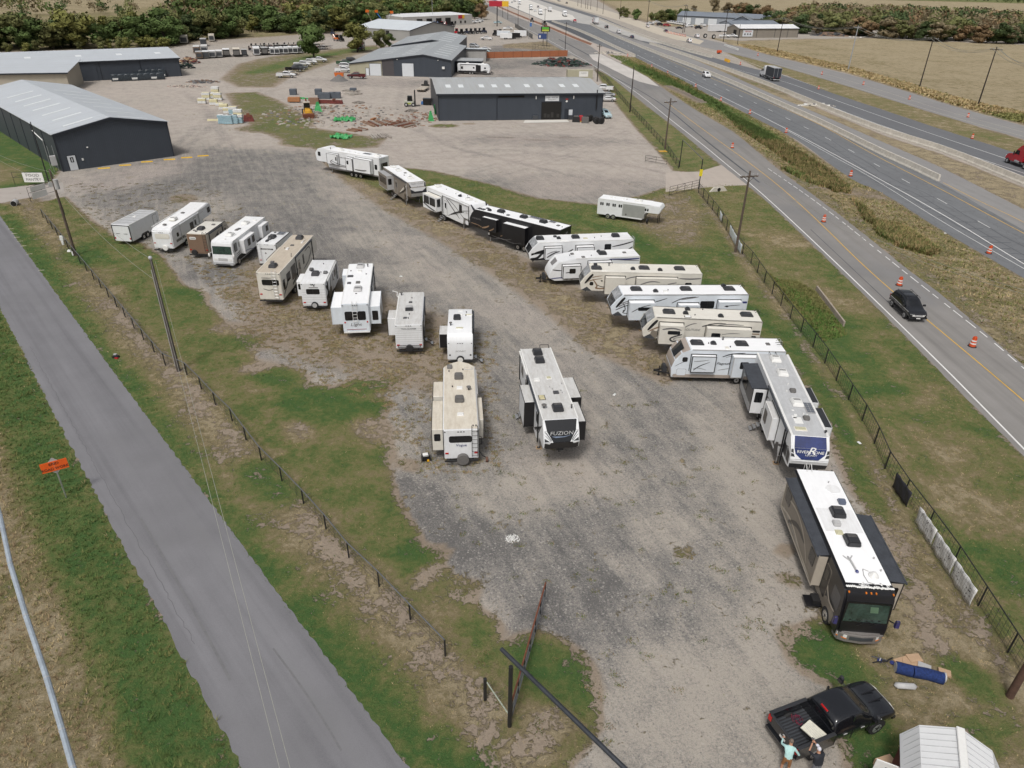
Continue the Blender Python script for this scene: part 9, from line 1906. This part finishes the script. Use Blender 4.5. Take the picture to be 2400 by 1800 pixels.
heap('scrap_scatter','loose boards, offcuts and scrap spread over the yard behind the white caravans',785,270,17,17,.35,[TW[1],TW[2],TW[0],M_acg,TW[2]],420,.4,'scrap'); heap('scrap_scatter','loose boards and offcuts left of the front workshop',975,280,5,10,.4,TW[:3]+[RUST],130,.4,'scrap'); heap('netting_heap','wide heap of dark green bundles behind the front workshop',1316,152,11,7,2.6,[SG,SG,SG,M_acg,M_char,SR],420,.7); heap('rubble_heap','low spread heap of dark and pale rubble on the far lot',478,193,5,3,.7,[M_dkgrey,M_brown,M_graph],120,.4); heap('rubble_heap','pinkish rubble spread left of the dark one',436,203,6,2,.4,[M_tan,mat('rubble_pink',(.36,.27,.24),.9),M_acg],120,.3); heap('rubble_heap','dark heap of spoil along the far field edge',1945,84,11,4,2,[M_dkgrey,M_brown],160,1.0); heap('stone_line','broken white stones along the far field edge',2050,88,16,2,.6,[M_acw,M_tan],120,.5); heap('stone_line','pale broken concrete in the highway median',1915,248,5,1.2,.8,[BAR,M_acw,M_graph],140,.4,'rubble'); heap('stone_line','broken pale stones where the ditch begins',1425,125,6,2.5,.8,[BAR,M_tan,M_graph],150,.5,'rubble')
t = thing('gravel_heap','cone of grey gravel at the cream workshop corner','heap',G(795,189)); mb = MB(); mb.tube((0,0,0),(0,0,1.7),2.8,mat('heap_gravel',(.15,.145,.14),.95,var=.2,scale=2),18,.25); mb.obj('gravel_pile',t,smooth=True); item('tilt_bin','orange bin behind the gravel cone','bin',796,181,[(-1.3,1.3,-.8,.8,.3,1.4,C_orange,'bin',-.15),(-.9,.9,-.5,.5,0,.3,M_steel,'base')])
# trailers along the wood
k = 0
for u,v,w_,h,m,rm,L in [(468,139,2.2,2.4,M_brown,M_acs,4.5),(484,138,2.2,2.4,M_acg,M_rwhite,4.5),(499,137,2.2,2.4,M_grey,M_rwhite,4.5),(515,136,2.2,2.4,M_grey,M_rwhite,4.5),(532,134,2.4,2.6,M_black,M_rwhite,5),(556,134,2.4,2.7,M_black,M_rcream,7),(574,133,2,2.4,M_steel,M_acs,3),(603,131,2.4,2.8,M_white,M_rbright,6),(622,130,2.4,2.6,M_black,M_acs,6),(640,129,2,2.5,M_white,M_rbright,4),(650,129,2,2.5,M_white,M_rbright,4),(660,128,2,2.5,M_white,M_rbright,4),(671,128,2,2.5,M_white,M_rbright,4),(682,127,2,2.5,M_white,M_rbright,4),(693,127,2,2.5,M_white,M_rbright,4),(704,126,2,2.5,M_white,M_rbright,4),(462,126,2.4,2.4,M_brown,M_rlight,8),(480,125,2.4,2.5,M_grey,M_rlight,8),(478,109,2.4,2.8,M_dkgrey,M_acs,6),(432,103,3,3,M_cream,M_rcream,7),(497,98,2.4,2.8,M_cream,M_rcream,7)]:
 nm = {M_brown:'brown',M_acg:'grey',M_grey:'grey',M_black:'black',M_steel:'open dark',M_white:'white',M_dkgrey:'charcoal',M_cream:'cream'}[m]
 t = item('stock_trailer','%s parked trailer, number %d from the left by the woods, '%(nm,k+1)+('front row' if v > 120 else 'rear row'),'trailer',u,v,[(-w_/2,w_/2,0,L,.5,h,m,'box'),(-w_/2-.04,w_/2+.04,-.05,L+.05,h,h+.1,rm,'roof'),(-w_/2+.2,w_/2-.2,-.08,.0,.8,h-.4,M_dkgrey if m is not M_black else M_acg,'gate')],.35,'trailers parked by the woods'); wheel(t,-w_/2,L*.55); wheel(t,w_/2,L*.55); k += 1
for i in range(46):
 u = 600+(i%16)*11+random.uniform(-3,3); v = 121-(i//16)*5.5-(i%16)*.35; c = [M_black,M_dkgrey,M_steel,M_brown,SR,M_acg][i%6]
 t = item('flatbed_trailer',('dark','charcoal','black','brown','dark red','grey')[i%6]+' low flatbed trailer in the %s row of the trailer yard'%('nearest','middle','farthest')[i//16],'trailer',u,v,[(-2.4,2.4,-1,1,.45,.62,c,'deck'),(-2.4,-2.3,-1,1,.62,1.3,M_steel,'ramp'),(2.4,3.4,-.06,.06,.45,.55,M_steel,'drawbar'),(-1.9,2.0,-.8,.8,.62,.68,M_tan if i%2 else M_acs,'floor')],random.uniform(-.2,.2),'flatbed trailers in the yard'); wheel(t,-.3,1.05); wheel(t,.6,1.05)
# rental machines
for k,(u,v,c,nm) in enumerate([(790,70,C_orange,'orange'),(802,71,C_red,'red'),(1070,80,C_red,'red'),(1082,81,M_black,'black'),(1094,80,C_navy,'dark blue'),(1104,80,M_black,'black'),(1114,79,M_acg,'grey'),(1124,79,M_black,'black'),(1134,78,C_navy,'dark blue'),(990,62,C_blue,'blue'),(1019,62,C_blue,'blue'),(1037,62,C_red,'red'),(1060,62,M_black,'black'),(1247,52,M_acg,'grey'),(1276,60,M_acg,'grey'),(1160,84,M_black,'black'),(1172,82,M_black,'black'),(780,82,C_navy,'dark blue'),(790,96,C_orange,'orange'),(800,97,M_black,'black')]):
 t = item('work_machine','%s wheeled work machine %s'%(nm,'in the rental yard row' if 1060 < u < 1140 and v > 70 else 'before the rental building bays' if 980 < u < 1065 else 'by the dug up lanes' if u > 1240 else 'among the equipment by the woods'),'machine',u,v,[(-1.6,1.4,-.8,.8,.6,1.5,c,'body'),(-.6,.5,-.65,.65,1.5,2.7,M_glass,'cab',.1),(-.7,.6,-.7,.7,2.7,2.8,c,'cab_roof')],random.uniform(0,3),'work machines at the rental yard'); wheel(t,-1,.85,.55); wheel(t,1,.85,.55); wheel(t,-1,-.85,.55); wheel(t,1,-.85,.55); mb = MB(); mb.path([(1.3,0,1.2),(2.6,0,2.6),(3.3,0,.8)],.12,c,5); mb.obj('boom',t)
for k,(u,v,x,z,c) in enumerate([(879,72,-3.5,9,C_tan),(905,66,-5,8,C_blue),(900,68,5,8,M_acs)]): t = item('boom_lift',('cream','blue','silver')[k]+' raised boom lift before the woods','lift',u,v,[(-1.5,1.5,-1,1,.4,1.4,c,'base')]); mb = MB(); mb.tube((0,0,1.4),(x,0,z),.3,c,6); mb.obj('boom',t); mb = MB(); mb.box(x-.9,x+.9,-.5,.5,z,z+1.3,C_orange); mb.obj('basket',t)
item('portable_toilet','blue portable toilet by the dug up lanes','toilet',1244,62,[(-.6,.6,-.6,.6,0,2.2,C_blue,'cabin'),(-.65,.65,-.65,.65,2.2,2.4,M_acw,'roof')])
# front yard: loader, forklift, timber
t = item('backhoe_loader','yellow backhoe loader with a rusty front bucket in the scrap yard','loader',722,272,[(-.7,.7,-2.2,.6,.9,1.8,C_yellow,'bonnet',.12),(-.75,.75,.0,1.5,1.2,2.9,M_glass,'cab',.08),(-.8,.8,-.05,1.6,2.9,3.05,M_tan,'cab_roof'),(-1.25,1.25,-3.6,-2.6,.1,1.0,RUST,'bucket',-.1),(-.4,.4,-2.4,-1.9,1.0,1.7,C_yellow,'nose',.1)],math.radians(18),bev=.04)
for x,y,r_ in ((-1,-1.6,.5),(1,-1.6,.5),(-1,1,.75),(1,1,.75)): mb = MB(); mb.tube((x-.2,y,r_),(x+.2,y,r_),r_,M_rub,14); mb.obj('wheel',t,smooth=True)
mb = MB(); mb.path([(0,1.8,1.2),(0,3,3.4),(.3,4.6,1.8),(.3,4.4,.8)],.17,RUST,6); mb.obj('rear_boom',t); mb = MB(); mb.path([(-.8,0,1.4),(-.9,-2,1.0),(-.9,-2.8,.6)],.1,C_yellow,5); mb.path([(.8,0,1.4),(.9,-2,1.0),(.9,-2.8,.6)],.1,C_yellow,5); mb.obj('lift_arm',t)
t = item('forklift','white and lime forklift left of the front workshop','forklift',962,249,[(-1.5,1,-.7,.7,.5,1.3,mat('forklift_pale',(.45,.46,.38),.5),'body',.05),(-1.2,.2,-.72,.72,.6,.9,mat('forklift_lime',(.35,.42,.05),.5),'side_band'),(-.7,.6,-.6,.6,1.3,2.5,M_glass,'cab',.08),(1.1,1.35,-.6,.6,.2,3.9,M_steel,'mast'),(1.35,2.5,-.5,-.35,.2,.28,M_steel,'fork'),(1.35,2.5,.35,.5,.2,.28,M_steel,'fork')],.05)
for x in (-1,.8): wheel(t,x,-.75,.5); wheel(t,x,.75,.5)
t = item('flatbed_trailer','beige flatbed trailer with a black headboard behind the forklift','trailer',992,212,[(-1.2,1.2,-3.5,3,.6,.8,M_tan,'deck'),(-1.2,1.2,3,3.15,.8,1.3,M_steel,'headboard'),(-.6,.6,3.2,4.4,.8,2.2,M_steel,'gooseneck',.2)],-.1); wheel(t,-1,-2); wheel(t,1,-2); wheel(t,-1,-1.1); wheel(t,1,-1.1)
item('skip','black steel skip left of the front workshop','skip',1002,246,[(-1,1,-.7,.7,.1,1.6,M_black,'shell',-.1)]); item('blue_drum','blue drum left of the black skip','drum',990,245,[(-.35,.35,-.35,.35,0,.8,C_blue,'drum',.05)],bev=.1)
def logs(lab,u,v,n,L,a,sp,ms,r=.16,cat='timber'):
 for i in range(n):
  p = G(u,v); b = a+random.uniform(-.12,.12); m_ = random.choice(ms); t = thing('girder' if m_ in (TW[3],) else 'timber','%s beam %s, number %d'%({TW[0]:'brown',TW[1]:'grey',TW[2]:'pale',TW[3]:'rusty',TW[4]:'orange'}[m_],lab,i+1),cat,p+Vector((sp*i*math.sin(a)*-1+random.uniform(-.3,.3),sp*i*math.cos(a)*.9,0)),b,'beams strewn about the scrap yard'); l = L*random.uniform(.7,1.05); mb = MB(); z = .1*(i%2); mb.box(-l/2,l/2,-r,r,z,z+r*1.6,m_); mb.obj('bar',t)
logs('in the long pile right of the green sheet',862,292,11,6.5,-1.0,.55,[TW[0],TW[3],TW[0],TW[1]]); logs('in the pile left of the front workshop',968,296,12,6.0,1.0,.5,[TW[0],TW[1],TW[3]]); logs('in the upright bundle by the workshop corner',975,262,6,3.5,1.2,.4,[TW[1],TW[2]]); logs('in the lower pile above the white caravans',872,322,8,4.5,-1.1,.5,[TW[1],TW[2],TW[1]]); logs('near the lower green sheet',825,308,6,3.5,-.6,.6,[TW[0],TW[1],TW[3]])
logs('in the pale bundle right of the dark stacks',815,222,8,3.8,-.9,.5,[TW[2],TW[1]]); logs('in the small bundle in mid yard',848,243,6,2.6,.9,.45,[TW[1],TW[2]]); logs('in the white ladder heap at the top of the yard',838,215,9,3,.1+1.2,.5,[TW[2]]); logs('in the heap behind the loader',775,255,8,2.2,1.2,.5,[TW[1],TW[0],TW[2]]); logs('standing apart right of the long pile',876,282,1,2.6,1.4,.1,[TW[4]],.3)
for k,(u,v) in enumerate([(754,231),(767,231),(780,230),(791,230),(688,222),(747,222),(828,214)]): item('panel_stack','dark grey stack of panels, %s'%('leftmost of four in the middle','second of four in the middle','third of four in the middle','rightmost of four in the middle','alone at the top left of the yard','behind the four at left','alone near the road at the top')[k],'panel stack',u,v,[(-.9,.9,-.8,.8,0,1.5 if k < 6 else .9,mat('stack_slate',(.085,.10,.12),.6,var=.15),'stack')],.1,'dark panel stacks',.05)
GRN = mat('sheet_green',(.055,.34,.11),.5,var=.35,scale=3)
def tarp(lab,u,v,L,Wd,h,rz,vert=False):
 p = G(u,v); t = thing('plastic_sheet',lab,'plastic sheet',p,rz); n = 14; r_ = random.Random(int(u)); mb = MB(); vs = []
 for j in range(n+1):
  for i in range(n+1): x = (i/n-.5)*L*(1+.15*math.sin(j*2))*((1-.75*j/n) if vert else 1); y = (j/n-.5)*Wd*(1+.2*math.sin(i*1.7)); z = .05+h*(r_.random()**2); vs.append((x,y*(.25 if vert else 1),(j/n)*2.2+z*.2) if vert else (x,y,z))
 mb.add(vs,[(j*(n+1)+i,j*(n+1)+i+1,(j+1)*(n+1)+i+1,(j+1)*(n+1)+i) for j in range(n) for i in range(n)],GRN); o = mb.obj('sheet',t); s_ = o.modifiers.new('t','SOLIDIFY'); s_.thickness = .02
tarp('bright green sheet among the brown beams',808,282,4.5,3.6,.7,.2); tarp('bright green sheet nearest the white caravans',801,323,3.6,3,.7,-.3); tarp('green sheet hanging in the beams left of the workshop',1010,284,1.5,1.2,.3,.3,True); tarp('green sheet against the workshop left wall',1020,268,1.5,1.2,.3,1.3,True); tarp('green scraps behind the loader',746,262,2,2.5,.8,.2,True); tarp('small green scraps at the top of the yard',708,232,3,1,.4,0)
item('rusty_grapple','rusty steel grapple on the grass right of the wrapped packs','grapple',583,284,[(-1.2,1.2,-.7,.7,0,1.3,SR,'shell',.35),(-.4,.5,-.5,.5,1.0,1.7,RUST,'head',.15)],.3)
item('rusty_tank','orange brown tank in the heap above the loader','tank',690,240,[(-1.6,1.6,-.7,.7,.2,1.3,TW[4],'tank',.1),(-1.2,1.2,-.5,.5,0,.2,M_steel,'skid')],.1,None,.1); item('rusty_tank','brown machine part stack right behind the loader','machine part',736,244,[(-1.3,1.3,-.7,.7,0,1.5,mat('part_brown',(.22,.13,.085),.8),'block',.1)],.1); item('rusty_rack','row of rusty frames in the middle of the scrap yard','rack',772,243,[(-3.5,3.5,-.4,.4,.1,.9,SR,'frame',.1),(-3.2,-2.6,-.5,.5,.9,1.3,RUST,'hook'),(1,1.6,-.5,.5,.9,1.2,RUST,'hook')])
for k,(u,v) in enumerate([(1383,285),(1396,289),(1399,291),(1409,291),(1376,286)]): t = thing('large_tyre','large black tyre leaning in the row at the workshop corner, %s'%('left one','second one','middle one','rightmost one','lowest left one')[k],'tyre',G(u,v),.3,'large tyres'); mb = MB(); mb.tube((0,-.2,.75),(0,.2,.8),.78,M_rub,18); mb.obj('tread',t,smooth=True,bevel=.08); mb = MB(); mb.tube((0,-.24,.76),(0,-.19,.76),.38,Dark,14); mb.obj('hub_hole',t)
item('steel_drum','red drum with a yellow foot against the front workshop','drum',1361,286,[(-.45,.45,-.4,.4,0,.3,C_yellow,'foot'),(-.5,.5,-.45,.45,.3,1.5,C_red,'drum',.04)],0,None,.08); item('steel_box','grey steel box between the red drum and tyres','box',1371,288,[(-.8,.8,-.5,.5,0,1.3,M_acg,'box')]); item('junk_rack','dark rack of parts left of the red drum','rack',1350,286,[(-.9,.9,-.4,.4,0,1.2,M_steel,'rack',.1),(-.5,.5,-.35,.35,1.2,1.4,M_acg,'lid')])
for k,(u,v) in enumerate([(244,395),(293.7,388),(344.5,380),(397.3,374.5),(438,370),(476,366)]): a = G(u-12.5,v+.6); b_ = G(u+12.5,v-.6); t = thing('parking_stop','yellow parking stop along the charcoal building, number %d from the left'%(k+1),'parking stop',(a+b_)/2,math.atan2((b_-a).y,(b_-a).x),'yellow parking stops'); mb = MB(); mb.tbox(-.95,.95,-.12,.12,0,.16,.03,.04,mat('stop_yellow',(.72,.45,.03),.6,var=.2)); mb.obj('block',t)
# small things in the lot
t = item('generator','small black and yellow generator left of the pointed nose trailer','generator',998,1078,[(-.3,.3,-.25,.25,.08,.45,M_black,'body',.03),(-.2,.2,-.2,.2,.45,.52,M_acw,'tank',.03),(.05,.2,-.34,-.25,.05,.2,C_yellow,'outlet')],.3); mb = MB(); mb.path([(-.35,-.3,.05),(-.35,-.3,.58),(.35,-.3,.58),(.35,-.3,.05)],.02,M_steel,5); mb.obj('frame',t)
t = thing('white_powder_patch','small splash of white chips on the open gravel','spill',G(1201,1262)); mb = MB(); rr = random.Random(3)
for i in range(160): a = rr.uniform(0,6.28); q = .5*rr.random()**.8; k = rr.uniform(.01,.035); x,y = q*math.cos(a),q*.8*math.sin(a); mb.tbox(x-k,x+k,y-k,y+k,0,.02,k*.3,k*.3,M_acw)
o = mb.obj('chip',t); o['kind'] = 'stuff'
t = thing('carpet_roll','dark blue rolled carpet lying behind the pickup','carpet',G(2155,1585),math.radians(-14)); BC_ = mat('carpet_blue',(.012,.03,.12),.95,var=.5,scale=9); mb = MB(); P_ = [(-1.15,.08,.22),(-.4,.0,.24),(.3,.06,.2),(1.05,-.02,.2)]; mb.path(P_,.3,BC_,12); mb.obj('roll',t,smooth=True)
for x in (-1.18,1.06): mb = MB(); mb.tube((x,.07,.22),(x+.08,.07,.22),.25,M_acs,12); mb.obj('edge',t)
item('foil_roll','grey insulation roll beside the blue carpet','roll',2120,1612,[(-.55,.55,-.18,.18,0,.3,M_acs,'roll',.02)],-.05,None,.12)
CB = mat('cardboard',(.44,.30,.19),.85,var=.1)
for k,(u,v,s_,r_) in enumerate([(2118,1553,.42,.3),(2135,1557,.4,-.3),(2142,1545,.35,.1),(2165,1566,.3,-.5),(2212,1580,.28,-.4),(2072,1800,.4,.3),(2085,1806,.35,.1)]): item('cardboard_box','flattened cardboard box, %s'%('leftmost behind the blue carpet','middle one behind the carpet','topmost behind the carpet','pale one touching the carpet','at the right end of the carpet','beside the white shed door','second beside the white shed door')[k],'cardboard box',u,v,[(-s_,s_,-s_*.7,s_*.7,.005+k*.014,.06+k*.03 if k < 5 else .36+k*.02,CB if k != 3 else M_acs,'box')],r_,'cardboard boxes')
t = thing('bicycle','small dark bicycle lying on the grass by the carpet','bicycle',G(2068,1550),-.15); mb = MB(); mb.path([(-.5,.18,.06),(-.1,.08,.12),(.2,.0,.1),(.5,.15,.2)],.035,M_black,6); mb.path([(-.55,-.22,.06),(-.2,-.12,.1),(.25,-.05,.12)],.035,M_black,6); mb.path([(-.2,-.12,.1),(-.1,.08,.14)],.03,M_acs,6); mb.obj('frame',t)
for x,y in ((.45,-.05),(-.15,-.02)): mb = MB(); mb.tube((x,y,.04),(x,y,.08),.12,M_navy,14); mb.obj('wheel',t)
item('litter_box','crumpled red and black box on the verge by the lane','litter',273,838,[(-.3,.25,-.2,.2,0,.2,M_black,'box',.05),(.0,.3,-.25,-.1,0,.12,C_red,'flap'),(-.32,-.05,.05,.25,.12,.26,M_acs,'lid')],-.2)
t = thing('plastic_bag','white plastic bag caught on the left fence','bag',G(150,580,0)); mb = MB(); mb.tbox(-.2,.3,-.1,.1,.9,1.5,.05,.02,BW); mb.tbox(-.1,.15,-.08,.08,.3,.9,-.03,.0,BW); mb.obj('bag',t,bevel=.05,smooth=True); item('white_bag','white bag at the foot of the second left pole','bag',164,590,[(-.3,.2,-.2,.2,0,.25,BW,'bag',.08)],0,None,.05)
for k,(u,v) in enumerate([(940,648),(1440,925),(2013,1038),(2215,547)]): item('litter_scrap','white scrap of litter %s'%('on the gravel by the Light caravan','on the gravel right of the Fuzion','on the grass right of the blue nose','on the weeds by the highway')[k],'litter',u,v,[(-.18,.16,-.12,.1,0,.08,BW,'scrap',.04)],k,None,.02)
t = thing('white_hose','pale hose trailing from the Trail Runner trailer','hose',G(945,712)); q = G(930,683)-G(945,712); mb = MB(); mb.path([(0,0,.3),(q.x*.3,q.y*.25,.05),(q.x*.8,q.y*.6,.04),(q.x*.9,q.y*.9,.04),(q.x*1.4,q.y,.04)],.05,M_acw,6); mb.obj('hose',t)
t = thing('billboard','dark billboard edge cut by the right side of the picture','billboard',G(2408,158),-.5); mb = MB(); mb.box(-1.2,5,-.3,.3,2.5,6.5,M_black); mb.obj('panel',t); mb = MB(); mb.tube((2,0,0),(2,0,2.5),.25,M_steel,8); mb.obj('post',t); item('plate','yellow plate at the foot of the crossarm pole','plate',1553,355,[(-.8,.8,-.6,.6,.02,.08,C_yellow,'plate')],.2)
for i,(u,v) in enumerate([(1652,89),(1672,91)]): t = thing('display_tyre','big dark tyre standing beside the far road, %s'%('left','right')[i],'tyre',G(u,v),.4); mb = MB(); mb.tube((0,-.3,1.1),(0,.3,1.1),1.1,M_rub,16); mb.obj('tread',t,smooth=True); mb = MB(); mb.tube((0,-.32,1.1),(0,.32,1.1),.6,M_rlight,12); mb.obj('centre',t)
